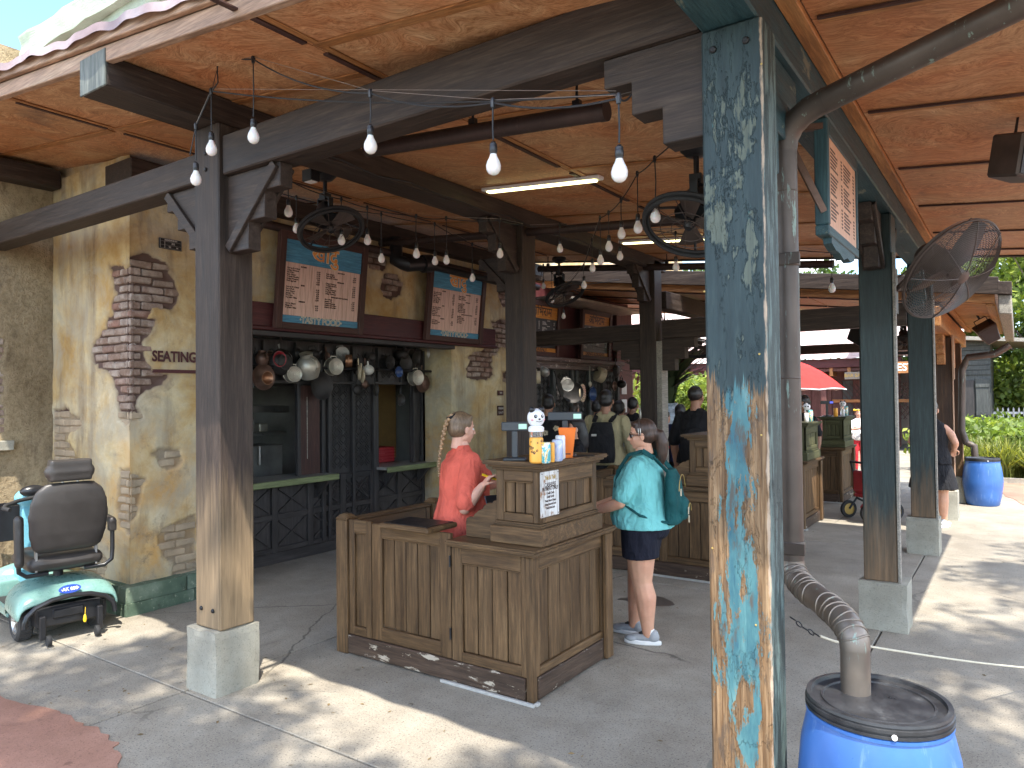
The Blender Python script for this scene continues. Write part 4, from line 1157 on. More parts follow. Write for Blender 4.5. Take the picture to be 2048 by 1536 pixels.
b = MB(); b.ball((-7.5, 5.05, 1.77), (.12,.14,.07), 12, 8); b.build('iron_pot', M['iron'], ki, smooth=True)
for y_ in (5.15, 5.4):
    b = MB(); b.tube([(-7.42, y_, 1.0), (-7.42, y_, 1.22)], .018, 8); b.build('tap', M['steel'], ki, smooth=True)
b = MB(); b.box(-7.6, -7.56, ky(785)+.5, ky(785)+1.0, .9, 2.2); b.build('tan_board', M['tanboard'], ki)
for z in (1.28, 1.62):
    b = MB(); b.box(-7.6, -7.2, 6.6, 7.15, z, z+.03); b.build('shelf', M['steel'], ki)
for z in (1.32,):
    b = MB(); b.box(-7.55, -7.25, 6.75, 7.05, z, z+.22); b.build('container', M['dull_steel'], ki, bevel=.01)
b = MB(); b.box(-7.3, -6.95, 6.62, 7.2, .92, 1.12); b.build('tray_stack', M['red_plastic'], ki, bevel=.01)
for k in range(4):
    b = MB(); b.box(-7.31, -6.94, 6.61, 7.21, .96+k*.04, .965+k*.04); b.build('tray_rim', M['red_enamel'], ki)
b = MB(); b.tube([(-7.5, 7.22, .9), (-7.5, 7.22, 2.2)], .02, 8); b.build('pole', M['steel'], ki, smooth=True)
# small kitchen light so the hatch reads as in the photo is left out: daylight only

# ------------------------------------------------------------------ timber front of the second bar farther back (same wall line)
bar2 = thing('lattice_bar_front', 'farther dark lattice bar front hung with pots, with a carved brown cornice', 'serving front', (-6.2, 11, 0))
b = MB(); b.box(-6.75, -6.3, 9.06, 13.1, 0, 3.6); b.build('backing', M['maroon_z'], bar2)
b = MB(); b.box(-6.3, -6.1, 9.3, 12.42, 2.28, 2.33); b.box(-6.3, -6.06, 9.3, 12.45, 2.33, 2.40); b.box(-6.3, -6.1, 9.3, 12.42, 2.215, 2.28)
b.build('cornice', wood('worn_carved_cornice', (.07,.05,.045), (.16,.115,.1), (.3,.24,.21), axis='y', chips=4, chip_lo=.6, chip_col=(.4,.34,.3)), bar2, bevel=.01)
b = MB(); b.box(-6.3, -6.2, 9.3, 12.4, 0, 2.21); b.build('panel', M['charcoal_z'], bar2)
for y_ in (9.4, 10.0, 10.6, 10.75, 11.2, 11.7, 12.3):
    b = MB(); b.box(-6.2, -6.14, y_, y_+.08, .1, 2.21); b.build('stile', M['farwood'], bar2, bevel=.005)
b = MB(); b.box(-6.199, -6.165, 10.09, 10.59, 1.28, 1.34); b.box(-6.199, -6.165, 10.84, 11.19, 1.28, 1.34); b.build('rail', M['farwood'], bar2)
KX_s = KX; KX = -6.2
for (a, c) in ((9.5,9.98),(10.1,10.58),(10.85,11.18),(11.3,11.68),(11.8,12.28)):
    fret(bar2, a, c, 1.36, 2.18, .1)
for (a, c) in ((10.12,10.56),(10.87,11.16)):
    for k in range(8):
        b = MB(); b.box(-6.198, -6.17, a, c, .6+k*.08, .635+k*.08); b.build('louvre', M['farwood'], bar2)
KX = KX_s
b = MB(); b.box(-6.3, -6.22, 12.45, 13.1, 0, 3.4); b.build('pink_panel', M['farred'], bar2)
b = MB(); b.box(-6.219, -6.20, 12.6, 12.8, 1.8, 2.0); b.build('notice', M['paper'], bar2); b = MB(); b.box(-6.219, -6.20, 12.6, 12.8, 1.45, 1.7); b.build('notice', M['paper'], bar2)
b = MB(); b.box(-6.35, -5.7, 9.6, 12.6, 3.30, 3.34); b.build('awning', M['alu'], bar2)
# ------------------------------------------------------------------ register counters
def face(parent, org, ux, nrm, w, z0, z1, nplank, st=.07, rt=.09, rb=.10, sm='brown_z', rm='brown_x', th=.03, only_planks=False, tone=None):
    """framed plank face standing on org, running along ux, facing nrm"""
    u = Vector(ux); n = Vector(nrm); o0 = Vector(org)
    def bx(nm, a, c, za, zb, d0, d1, m_, bev=.004):
        b = MB(); P = []
        Mx = Matrix((u, n, Vector((0,0,1)))).transposed().to_4x4(); Mx.translation = Vector((o0.x, o0.y, 0))
        b.box(a, c, d0, d1, za, zb, Mx); return b.build(nm, M[m_], parent, bevel=bev)
    bx('stile', 0, st, z0, z1, -th, 0, sm); bx('stile', w-st, w, z0, z1, -th, 0, sm)
    bx('rail', st+.001, w-st-.001, z1-rt, z1, -th, -.001, rm); bx('rail', st+.001, w-st-.001, z0, z0+rb, -th, -.001, rm)
    pw = (w-2*st)/nplank
    for k in range(nplank):
        bx('plank', st+k*pw+.0035, st+(k+1)*pw-.0035, z0+rb+.001, z1-rt-.001, -th-.012, -.019+random.uniform(-.002,.002), sm, .005)
    bx('panel_backing', st, w-st, z0+rb, z1-rt, -th-.022, -th-.013, 'dark_z')
    # bead around the opening
    for (a, c, za, zb) in ((st, st+.008, z0+rb, z1-rt), (w-st-.008, w-st, z0+rb, z1-rt)):
        bx('bead', a, c, za, zb, -.018, -.003, sm, .002)
    bx('bead', st+.009, w-st-.009, z1-rt-.009, z1-rt-.001, -.018, -.003, rm, .002)
def make_counter():
    t = thing('register_counter', 'x', 'counter', (-3.1, 4.0, 0), 0, 'register counters along the walkway')
    T = .852
    b = MB(); b.box(-2.90, -2.38, 3.575, 4.43, .03, T); b.build('cabinet', M['dark_z'], t)
    face(t, (-2.93, 3.53), (1,0,0), (0,-1,0), .60, .142, T, 4, .075, .10, .06)
    face(t, (-2.33, 3.53), (0,1,0), (1,0,0), .94, .142, T, 6, .08, .09, .05, rm='brown_y')
    b = MB(); b.box(-2.326, -2.29, 4.385, 4.475, .01, T-.002); b.build('corner_stile', M['brown_z'], t, bevel=.008)
    b = MB(); b.box(-2.375, -2.322, 3.522, 3.575, .004, T-.002); b.build('corner_stile', M['brown_z'], t, bevel=.01)
    # base boards, worn
    b = MB(); b.box(-3.86, -2.378, 3.518, 3.552, .012, .14); b.build('base_board', M['kick_x'], t, bevel=.006)
    b = MB(); b.box(-2.352, -2.318, 3.577, 4.384, .012, .14); b.build('base_board', M['kick_y'], t, bevel=.006)
    b = MB(); b.box(-3.0, -2.30, 3.49, 3.512, 0.0, .018); b.box(-2.312, -2.29, 3.512, 3.55, 0.0, .018); b.build('floor_rail', M['floor_rail'], t, bevel=.003)
    # countertop
    b = MB(); b.box(-2.945, -2.262, 3.472, 4.50, T+.012, T+.042); b.build('countertop', M['brown_x'], t, bevel=.011, seg=2)
    b = MB(); b.box(-2.935, -2.285, 3.49, 4.485, T, T+.011); b.build('top_moulding', M['brown_x'], t, bevel=.003)
    # gate
    face(t, (-3.632, 3.53), (1,0,0), (0,-1,0), .695, .145, .925, 5, .085, .085, .09)
    for z in (.27, .72):
        b = MB(); b.tube([(-2.936, 3.522, z), (-2.936, 3.522, z+.07)], .007, 8); b.build('hinge', M['black_metal'], t)
    face(t, (-3.855, 3.53), (1,0,0), (0,-1,0), .215, .142, .935, 1, .045, .085, .06)
    def cpost(x, y):
        b = MB(); b.box(x-.055, x+.055, y-.055, y+.055, .0, .93); o = b.build('corner_post', M['brown_z'], t, bevel=.008)
        b = MB(); b.add([(x-.065,y-.065,.931),(x+.065,y-.065,.931),(x+.065,y+.065,.931),(x-.065,y+.065,.931),(x-.03,y-.03,.966),(x+.03,y-.03,.966),(x+.03,y+.03,.966),(x-.03,y+.03,.966)],
                        [(0,3,2,1),(4,5,6,7),(0,1,5,4),(1,2,6,5),(2,3,7,6),(3,0,4,7)]); b.build('cap', M['brown_x'], o, bevel=.01)
    cpost(-3.92, 3.57); cpost(-3.92, 4.50)
    face(t, (-3.89, 3.63), (0,1,0), (1,0,0), .80, .10, .905, 5, .05, .12, .08, rm='brown_y')
    b = MB(); b.box(-3.945, -3.933, 3.63, 4.43, .10, .905); b.build('panel_backing', M['brown_z'], t)
    b = MB(); b.box(-3.96, -3.88, 3.63, 4.43, .906, .93); b.build('top_rail', M['brown_y'], t, bevel=.006)
    # little writing tray on the gate
    b = MB(); b.box(-3.455, -3.03, 3.42, 3.72, .928, .962); b.build('writing_tray', M['brown_x'], t, bevel=.008)
    b = MB(); b.box(-3.43, -3.055, 3.445, 3.70, .963, .966); b.build('tray_inlay', M['plastic_black'], t)
    # register tower
    b = MB(); b.box(-2.62, -2.37, 3.66, 4.28, T+.042, 1.33); b.build('tower_core', M['dark_z'], t)
    b = MB(); b.box(-2.665, -2.288, 3.58, 4.335, T+.043, 1.0); b.build('tower_plinth', M['tower_x'], t, bevel=.006)
    b = MB(); b.box(-2.65, -2.30, 3.595, 4.32, 1.001, 1.025); b.build('tower_moulding', M['tower_x'], t, bevel=.01, seg=2)
    face(t, (-2.64, 3.615), (1,0,0), (0,-1,0), .325, 1.026, 1.335, 3, .055, .065, .05, 'tower_z', 'tower_x', .025)
    face(t, (-2.315, 3.615), (0,1,0), (1,0,0), .69, 1.026, 1.335, 6, .05, .085, .05, 'tower_z', 'tower_y', .025)
    b = MB(); b.box(-2.662, -2.293, 3.592, 4.33, 1.336, 1.352); b.build('tower_moulding', M['tower_x'], t, bevel=.007, seg=2)
    b = MB(); b.box(-2.68, -2.28, 3.578, 4.35, 1.353, 1.366); b.build('tower_moulding', M['tower_x'], t, bevel=.004)
    b = MB(); b.box(-2.715, -2.262, 3.555, 4.385, 1.367, 1.392); b.build('tower_top', M['brown_x'], t, bevel=.01, seg=2)
    # scalloped screen
    pts = [(-2.90,.895),(-2.90,.985),(-2.895,1.01),(-2.87,1.022),(-2.845,1.02),(-2.83,1.04),(-2.80,1.065),(-2.765,1.08),(-2.755,1.10),(-2.72,1.12),(-2.69,1.12),(-2.68,1.135),(-2.652,1.142),(-2.652,.895)]
    b = MB(); b.prism(pts, 3.64, 3.662); b.build('scalloped_screen', M['brown_x'], t, bevel=.004)
    return t
M['kick_x'] = wood('scuffed_brown_kickboard_x', (.05,.03,.02), (.09,.055,.036), (.14,.09,.06), axis='x', chips=3.3, chip_lo=.57, chip_col=(.42,.36,.28), rough=.6)
M['kick_y'] = wood('scuffed_brown_kickboard_y', (.05,.03,.02), (.09,.055,.036), (.14,.09,.06), axis='y', chips=3.3, chip_lo=.59, chip_col=(.42,.36,.28), rough=.6)
for a in 'xyz': M['tower_'+a] = M['brown_'+a]
cnt1 = make_counter()
cnt1['label'] = 'nearest plank sided register counter, with the coral shirted cashier inside'
for a in 'xyz': M['olive_'+a] = wood('olive_brown_timber_'+a, (.05,.045,.018), (.1,.1,.042), (.16,.16,.075), axis=a, pv=.1, bump=.3, chips=3, chip_lo=.7, chip_col=(.2,.18,.1))
_maps = {M['brown_'+a]: M['olive_'+a] for a in 'xyz'}
for k, (dy, dx, lab) in enumerate(((3.2, 0, 'second register counter, behind the woman in the aqua shirt'), (6.42, .02, 'third register counter, narrow sight between the downpipe and dark green post'), (9.15, -.02, 'farthest register counter with an olive green tower and blue display'))):
    c = copy_tree(cnt1); c.location = (c.location.x+dx, c.location.y+dy, 0); c['label'] = lab
    if k >= 1:
        for ch in [q for q in bpy.data.objects if q.parent == c]:
            if ch.name.startswith(('tower', 'stile', 'rail', 'plank', 'bead')) and ch.data.materials and ch.data.materials[0] in _maps:
                zc_ = sum(v.co.z for v in ch.data.vertices)/len(ch.data.vertices)
                if zc_ > .85:
                    ch.material_slots[0].link = 'OBJECT'; ch.material_slots[0].material = _maps[ch.data.materials[0]]

# notice on the tower side
nt = thing('notice_board', 'white distressed cashless payment notice on the side of the nearest register tower', 'notice', (-2.312, 3.78, 1.04))
q0, q1 = PX(1080, 947, -2.31), PX(1116, 937, -2.31); q2, q3 = PX(1083, 1034, -2.31), PX(1116, 1027, -2.31)
ya, yb = q0.y, q1.y+.0; za, zb = (q2.z+q3.z)/2-.005, (q0.z+q1.z)/2
b = MB(); b.box(-2.313, -2.304, ya, yb, za, zb); b.build('board', M['signwhite'], nt, bevel=.003)
W_ = yb-ya; Ht = zb-za
for (yy_, zz_) in ((ya+.012, za+.012), (yb-.012, za+.012), (ya+.012, zb-.012), (yb-.012, zb-.012)):
    b = MB(); b.lathe([(0,0),(.004,0),(.0035,.002),(0,.002)], 8, Matrix.Translation((-2.304, yy_, zz_)) @ Matrix.Rotation(R(90), 4, 'Y')); b.build('screw', M['ink'], nt)
for (s_, fy_, sz, mt) in (('Yak & Yeti', .86, .036, 'gold'), ('CASHLESS', .70, .036, 'ink'), ('PAYMENT ONLY', .615, .031, 'ink'), ('Credit Cards', .52, .021, 'ink'), ('Debit Cards', .44, .021, 'ink'), ('Disney Resort Charge', .355, .0175, 'ink'), ('Disney Rewards Cards', .275, .0175, 'ink'), ('Disney Gift Cards', .195, .0175, 'ink')):
    tm = text_mesh('lettering', s_, sz, M[mt], .0004, 'CENTER', .0006 if mt == 'ink' else .0012, .95, .82)
    inst('lettering', tm, nt, mat4=frame_mat((-2.3032, (ya+yb)/2, za+Ht*fy_), (0,1,0), (0, .06 if mt == 'gold' else 0, 1)))

# ------------------------------------------------------------------ things on the register towers
def display(label, loc, rz, k=1.0, mat='grey_plastic', screen='screen_on', w=.16):
    t = thing('register_display', label, 'display', loc, rz, 'customer displays on the counters')
    b = MB(); b.box(-.07,.07,-.05,.05,0,.018); b.build('base', M[mat], t, local=True, bevel=.006)
    b = MB(); b.box(-.018,.018,-.012,.012,.018,.17*k); b.build('pole', M[mat], t, local=True, bevel=.004)
    b = MB(); b.box(-w/2,w/2,-.012,.012,.17*k,.17*k+.055); h = b.build('head', M[mat], t, local=True, bevel=.005)
    b = MB(); b.box(w/2-.055,w/2-.006,-.0145,-.0125,.17*k+.012,.17*k+.042); b.build('screen', M[screen], h, local=True)
    return t
TT = 1.393
p = PZ(1030, 921, TT); display('small dark display on a stand at the left end of the nearest register tower', p, R(30), 1.05)
p = PZ(1120, 915, TT) ; t = display('wide dark display behind the orange cup, in front of the cashier with earrings', (p.x-.02, p.y+.1, TT), R(28), 1.35, w=.22)
b = MB(); pz = PZ(1170, 912, TT); b.box(-.06,.06,-.04,.04,0,.006); o = b.build('tablet', M['plastic_black'], None, bevel=.002); o.location = (pz.x, pz.y, TT); o.rotation_euler = (0,0,R(35)); tag(o, 'flat black tablet lying on the nearest tower top', 'tablet')
def cup(label, name, px, py, r, h, mat, n=20, kids_=None, cat='cup', z=TT):
    p = PZ(px, py, z); t = thing(name, label, cat, (p.x, p.y, z), 0, None)
    b = MB(); b.lathe([(r*.8,0),(r,.008),(r,h*.93),(r*.86,h),(0.001,h)], n); b.build('body', M[mat], t, local=True, smooth=True)
    return t
t = cup('orange patterned souvenir bottle topped with a panda head lid', 'panda_bottle', 1073, 926, .041, .15, 'can_orange')
for k in range(26):
    a = random.uniform(0, 6.28); z = random.uniform(.015,.13); rr = random.uniform(.004,.008)
    b = MB(); b.lathe([(rr*.5,0),(rr,0),(rr,.0012),(rr*.5,.0012)], 7, Matrix.Rotation(a, 4, 'Z') @ Matrix.Translation((.0405,0,z)) @ Matrix.Rotation(R(90), 4, 'Y'), close=False)
    b.build('printed_mark', M['ink'], t, local=True)
b = MB(); b.lathe([(.038,.15),(.038,.185),(.03,.187)], 20); b.build('clear_neck', M['clear'], t, local=True, smooth=True)
b = MB(); b.lathe([(.001,.182),(.044,.182),(.046,.19),(.046,.206),(.036,.215),(.001,.215)], 22); b.build('lid_collar', M['panda_white'], t, local=True, smooth=True)
b = MB(); b.ball((0,0,.262), (.052,.05,.055), 20, 14); hd = b.build('panda_head', M['panda_white'], t, local=True, smooth=True)
D = (EYE - Vector((t.location.x, t.location.y, TT+.25))).normalized(); yaw0 = math.atan2(D.y, D.x)+R(22)
def onhead(az, el, r=.052):
    return Vector((r*math.cos(el)*math.cos(yaw0+az), r*math.cos(el)*math.sin(yaw0+az), .262+r*1.04*math.sin(el)))
for s_ in (-1, 1):
    b = MB(); b.ball(onhead(s_*1.15, .95, .056), (.019,.019,.019), 12, 8); b.build('ear', M['plastic_black'], hd, local=True, smooth=True)
    b = MB(); b.ball(onhead(s_*.42, .18, .046), (.011,.011,.011), 12, 8); b.build('eye_patch', M['plastic_black'], hd, local=True, smooth=True)
    b = MB(); b.ball(onhead(s_*.38, .2, .056), (.0035,.0035,.0035), 8, 6); b.build('eye_glint', M['panda_white'], hd, local=True, smooth=True)
    b = MB(); b.ball(onhead(s_*.85, -.22, .047), (.009,.009,.007), 10, 6); b.build('cheek', M['pink'], hd, local=True, smooth=True)
b = MB(); b.ball(onhead(0, -.12, .055), (.007,.007,.005), 10, 6); b.build('nose', M['plastic_black'], hd, local=True, smooth=True)
b = MB(); b.tube([onhead(a, -.42+abs(a)*.25, .0535) for a in (-.4,-.2,0,.2,.4)], .0012, 5); b.build('mouth', M['plastic_black'], hd, local=True)
cup('multicoloured drink can right of the panda bottle', 'drink_can', 1091, 926, .031, .12, 'can_multi')
cup('slim orange and white drink can between two wider cans', 'drink_can', 1104, 924, .017, .115, 'can_orange')
cup('pale blue drink can with a printed label', 'drink_can', 1115, 922, .033, .128, 'can_blue')
cup('white drink can behind the pale blue can', 'drink_can', 1121, 918, .031, .145, 'can_white')
p = PZ(1118, 916, TT); t = thing('card_holder', 'bright orange flared card cup behind the drink cans', 'cup', (p.x+.02, p.y+.07, TT), R(30))
b = MB(); b.add([(-.032,-.03,0),(.032,-.03,0),(.032,.03,0),(-.032,.03,0),(-.055,-.05,.185),(.055,-.05,.185),(.055,.05,.185),(-.055,.05,.185)], [(0,3,2,1),(0,1,5,4),(1,2,6,5),(2,3,7,6),(3,0,4,7)]); b.build('folded_card', M['orange_card'], t, local=True)
b = MB(); b.box(-.02,.02,-.033,-.031,.02,.06); b.build('print', M['ink'], t, local=True)
# things on farther towers
for (dy, dx, nm, labs) in ((6.42, .02, 'third', 0), (9.15, -.02, 'farthest', 0)):
    for k, (ox, oy, r, h, m_, w) in enumerate(((-2.45, 3.72,.034,.14,'can_orange','orange can'), (-2.38, 3.95,.03,.12,'can_white','white can'), (-2.36, 4.1,.033,.16,'can_multi','patterned bottle'))):
        t = thing('drink_can', f'{w} standing on the {nm} register tower', 'cup', (ox+dx, oy+dy, TT), 0, 'cans on the far towers')
        b = MB(); b.lathe([(r*.8,0),(r,.008),(r,h*.93),(r*.8,h),(0.001,h)], 14); b.build('body', M[m_], t, local=True, smooth=True)
    t = thing('panda_bottle', f'white panda topped bottle on the {nm} register tower', 'cup', (-2.42+dx, 4.16+dy, TT))
    b = MB(); b.lathe([(.03,0),(.036,.01),(.036,.15),(.03,.16),(.001,.16)], 14); b.build('body', M['clear'], t, local=True, smooth=True)
    b = MB(); b.ball((0,0,.2), (.05,.05,.052), 14, 10); h_ = b.build('panda_head', M['panda_white'], t, local=True, smooth=True)
    for s_ in (-1,1):
        b = MB(); b.ball((.028*s_+.0,-.01,.245), (.017,.012,.017), 8, 6); b.build('ear', M['plastic_black'], h_, local=True, smooth=True)
        b = MB(); b.ball((.018*s_+.01,-.045,.205), (.01,.008,.011), 8, 6); b.build('eye_patch', M['plastic_black'], h_, local=True, smooth=True)
display('blue lit customer display on the farthest register tower', (-2.62, 12.95, TT), R(20), 1.2, 'plastic_black', 'screen_blue', .2)
# tablet and glass on second counter
p = PZ(1360, 962, .905); b = MB(); b.box(-.09,.09,-.06,.06,0,.012); o = b.build('tablet', M['paper'], None, bevel=.003); o.location = (p.x, p.y, .906); o.rotation_euler = (0,0,R(20)); tag(o, 'pale tablet lying on the second counter behind the teal backpack', 'tablet')
# papers and dark folder on the first counter
b = MB(); b.box(-2.86,-2.70,3.72,3.9,.896,.905); tag(b.build('paper_pad', M['paper']), 'white paper pad behind the scalloped screen', 'paper')
b = MB(); b.box(-.14,.14,-.006,.006,0,.2); o = b.build('menu_folder', M['plastic_black'], None, bevel=.003); o.location = (-2.79, 3.98, .95); o.rotation_euler = (R(-35), R(0), R(60)); tag(o, 'black angled keypad screen beside the cashier in coral', 'keypad')
b = MB(); b.bar((-2.75,3.98,.896),(-2.78,3.97,1.0),.03,.03); tag(b.build('keypad_arm', M['plastic_black']), 'short black arm holding the keypad', 'arm')

# ------------------------------------------------------------------ near drum, downpipe, rope
def drum(label, loc, hh=.74, r=.225, lidm='lid', group='blue rain drums'):
    t = thing('rain_drum', label, 'drum', loc, 0, group)
    b = MB(); b.lathe([(r*.86,0),(r*.95,.02),(r*1.06,hh*.2),(r*1.16,hh*.42),(r*1.165,hh*.5),(r*1.15,hh*.6),(r*1.09,hh*.78),(r*1.0,hh*.9),(r*.985,hh*.915),(r*1.015,hh*.918),(r*1.015,hh*.932),(r*.98,hh*.935),(r*.95,hh*.95)], 56); b.build('body', M['barrel'], t, local=True, smooth=True)
    b = MB(); z = hh*.936
    b.lathe([(r*1.0,z),(r*1.02,z+.002),(r*1.02,z+.010),(r*.995,z+.012),(r*.995,z+.018),(r*1.02,z+.020),(r*1.02,z+.030),(r*1.0,z+.032),(r*1.0,z+.036),(r*1.01,z+.038),(r*1.0,z+.047),(r*.93,z+.048),(r*.915,z+.036),(r*.80,z+.033),(r*.79,z+.038),(r*.76,z+.038),(r*.75,z+.032),(.001,z+.034)], 56)
    b.build('lid', M[lidm], t, local=True, smooth=True)
    a = R(-70)
    b = MB(); b.lathe([(0.001,0),(.009,0),(.008,.006),(.001,.006)], 10, Matrix.Rotation(a, 4, 'Z') @ Matrix.Translation((r*1.02,0,z+.012)) @ Matrix.Rotation(R(90), 4, 'Y')); b.build('bolt', M['white'], t, local=True)
    return t
NB = Vector((-.415, 2.765, 0))
drum('near blue plastic rain drum with a black lid beside the peeling post', NB)
_o = PZ(1965, 1007)
FB = Vector((-.50, 13.95, 0))
drum('far blue plastic drum at the end of the row of posts', FB, .74, .235)
def elbow(p0, p1, p2, n=6):
    return [p0*(1-t)**2 + p1*2*t*(1-t) + p2*t*t for t in [i/n for i in range(n+1)]]
dp = thing('downpipe', 'near round copper downpipe with crinkled elbow, dropping into the near drum', 'downpipe', (-.66, 3.0, 0))
R_ = .0495
top = PD(1583, 300, 3.03); top.x, top.y = top.x, top.y
bot = PD(1583, 1120, 3.03); V0 = Vector((bot.x, bot.y, bot.z)); V1 = Vector((bot.x, bot.y, top.z))
b = MB(); b.tube([V0, V1], R_, 24); b.build('pipe', M['downpipe'], dp, smooth=True)
g0 = PY(2048, 20, 3.0); dirg = (g0 - V1); 
E1 = V1 + Vector((0,0,.14)); E2 = E1 + (g0-E1).normalized()*.18
pp = elbow(V1, E1, E2, 9); rr_ = [R_*(1.0+(.05 if i % 2 else 0)) for i in range(len(pp))]
b = MB(); b.tube(pp, rr_, 24); b.build('elbow', M['downpipe'], dp, smooth=True)
g1 = E2 + (g0-E1).normalized()*1.25; g1.x = min(g1.x, .44)
b = MB(); b.tube([E2, g1], R_*1.02, 24); b.build('pipe', M['downpipe'], dp, smooth=True)
end = Vector((NB.x-.075, NB.y+.045, .705)); e_top = end + Vector((0,0,.17))
off = e_top - V0
pts = []
c1 = V0 + Vector((0,0,-.16)); c2 = e_top + Vector((0,0,.16))
for i in range(41):
    t_ = i/40; q = V0*(1-t_)**3 + c1*3*t_*(1-t_)**2 + c2*3*t_*t_*(1-t_) + e_top*t_**3; pts.append(q)
rr_ = []
for i in range(41):
    t_ = i/40; cr = 1 if (.05 < t_ < .42 or .58 < t_ < .95) else 0
    rr_.append(R_*(1.02 + (.0 if cr else 0)))
for i in range(3, 39, 2):
    if 17 < i < 23: continue
    q_ = pts[i]; d_ = (pts[i+1]-pts[i-1]).normalized(); a_ = d_.cross(Vector((.3,.9,.1))).normalized(); c_ = d_.cross(a_)
    b = MB(); b.tube([q_+(a_*math.cos(u)+c_*math.sin(u))*R_*1.03+d_*.006*math.sin(u*2+i) for u in [k*2*math.pi/28 for k in range(28)]], .0038, 6, closed=True); b.build('crimp_ring', M['pipe_bright'], dp, smooth=True)
b = MB(); b.tube(pts, rr_, 24); b.build('crinkled_elbow', M['pipe_bright'], dp, smooth=True)
b = MB(); b.tube([e_top+Vector((0,0,.005)), end], R_*.99, 24); b.build('outlet', M['pipe_bright'], dp, smooth=True)
for z, s_ in ((V0.z+.03, 1), (2.31, 1)):
    b = MB(); b.lathe([(R_*1.06,0),(R_*1.1,.004),(R_*1.1,.048),(R_*1.06,.052)], 24, Matrix.Translation((V0.x, V0.y, z)), close=False); st_ = b.build('strap', M['downpipe'], dp, smooth=True)
    b = MB(); b.box(-.722, V0.x-R_*.3, V0.y-.055, V0.y-.048, z+.002, z+.05); b.build('strap_tab', M['downpipe'], st_, bevel=.002)
for z in (1.84, 2.62):
    b = MB(); b.lathe([(R_*1.005,0),(R_*1.03,.003),(R_*1.005,.006)], 24, Matrix.Translation((V0.x, V0.y, z)), close=False); b.build('seam_ring', M['downpipe'], dp, smooth=True)
# chain and rope from behind the post to the right
ch = thing('rope_barrier', 'cream rope with a short dark chain strung behind the near drum', 'rope', (-.7, 3.0, .7))
ra = PD(1580, 1232, 3.3); rb_ = PD(1640, 1272, 3.35); rc = PD(1720, 1290, 3.45); re = PD(2048, 1318, 4.2); rf = re + (re-rc)*1.2
for i in range(5):
    q = ra.lerp(rb_, (i+.5)/5); q.z -= .012*math.sin(math.pi*(i+.5)/5)
    d = (rb_-ra).normalized(); u_ = Vector((0,0,1)) if i % 2 else d.cross(Vector((0,0,1)))
    pts = [q + d*.019*math.cos(a) + u_*.010*math.sin(a) for a in [k*2*math.pi/12 for k in range(12)]]
    b = MB(); b.tube(pts, .003, 6, closed=True); b.build('chain_link', M['black_metal'], ch, smooth=True)
pts = [rb_.lerp(rc, i/5)-Vector((0,0,.01*math.sin(i/5*3.14))) for i in range(5)] + [rc.lerp(rf, i/14)-Vector((0,0,.05*math.sin(i/14*3.14))) for i in range(15)]
b = MB(); b.tube(pts, .0055, 8); b.build('rope', M['rope'], ch, smooth=True)

# far downpipe
dp2 = thing('downpipe', 'far brown downpipe curving from the pavilion gutter into the far drum', 'downpipe', (-.6, 13.3, 0))
def cv(*P, n=8): 
    out = []
    for i in range(len(P)-1): out += [Vector(P[i]).lerp(Vector(P[i+1]), t/n) for t in range(n)]
    return out + [Vector(P[-1])]
Ty = 13.5
a0 = PY(2020, 690, Ty); a1 = PY(1990, 708, Ty); a2 = PY(1935, 715, Ty); a3 = PY(1924, 740, Ty); a4 = PY(1923, 860, Ty); a5 = PY(1932, 885, Ty); a6 = PY(1948, 892, Ty); a7 = PY(1950, 913, Ty)
b = MB(); b.tube([a0, a0.lerp(a1,.6), a1, a2, a2.lerp(a3,.5), a3, a4, a5, a5.lerp(a6,.6), a6, a7], .052, 14); b.build('pipe', M['downpipe'], dp2, smooth=True)
FBx = bpy.data.objects['rain_drum.001']; FBx.location = (a7.x+.09, Ty+.12, 0)

# ------------------------------------------------------------------ steel tubes and lights under the ceiling
def steel_tube(label, a, c, r, cat='pipe'):
    t = thing('hanging_tube', label, cat, tuple((a+c)/2), 0, 'brown steel tubes under the ceiling')
    b = MB(); b.tube([a, c], r, 20); b.build('tube', M['heater'], t, smooth=True)
    for f in (.04, .5, .9):
        p = a.lerp(c, f); b = MB(); b.tube([p+Vector((0,0,r)), (p.x, p.y, zc(p.x)-.005)], .007, 6); b.box(p.x-.02, p.x+.02, p.y-.015, p.y+.015, p.z+r-.004, p.z+r+.03); b.build('hanger', M['black_metal'], t)
    b = MB(); d = (c-a).normalized(); b.tube([c-d*.03, c+d*.003], r*1.06, 20); b.build('end_cap', M['heater'], t, smooth=True)
    return t
def onroof(px, py, off):
    d = _ray(px, py); tt = (3.31-.103*.75+off-1.78)/(d.z+.103*d.x); return EYE+d*tt
a = onroof(735, 300, -.27); c = onroof(1213, 222, -.235); c.y = a.y = 3.15
a = PY(735, 300, 3.15); c = PY(1213, 222, 3.15)
steel_tube('thick brown steel tube hanging just behind the front beam', a, c, .046)
a = PY(700, 492, 6.2); c = PY(1420, 436, 5.9)
steel_tube('long brown steel tube crossing behind the bulbs at mid ceiling', a, c, .04)
a = PY(1078, 538, 9.0); c = PY(1667, 528, 8.8)
steel_tube('farthest dark tube spanning in front of the bright roof gap', a, c, .045)
def striplight(label, p0, p1, w=.055):
    t = thing('strip_light', label, 'light', tuple((p0+p1)/2), 0, 'lit fluorescent strips on the ceiling')
    b = MB(); b.bar(p0, p1, w*1.5, .03); b.build('housing', M['white'], t, bevel=.006)
    d = (p1-p0).normalized(); n_ = Vector((0,0,-1))
    b = MB(); b.bar(p0+d*.05+n_*.022, p1-d*.05+n_*.022, w, .014); b.build('diffuser', M['tube_light'], t, bevel=.005)
    return t
def zcp(p, o=-.02): return Vector((p.x, p.y, zc(p.x)+o))
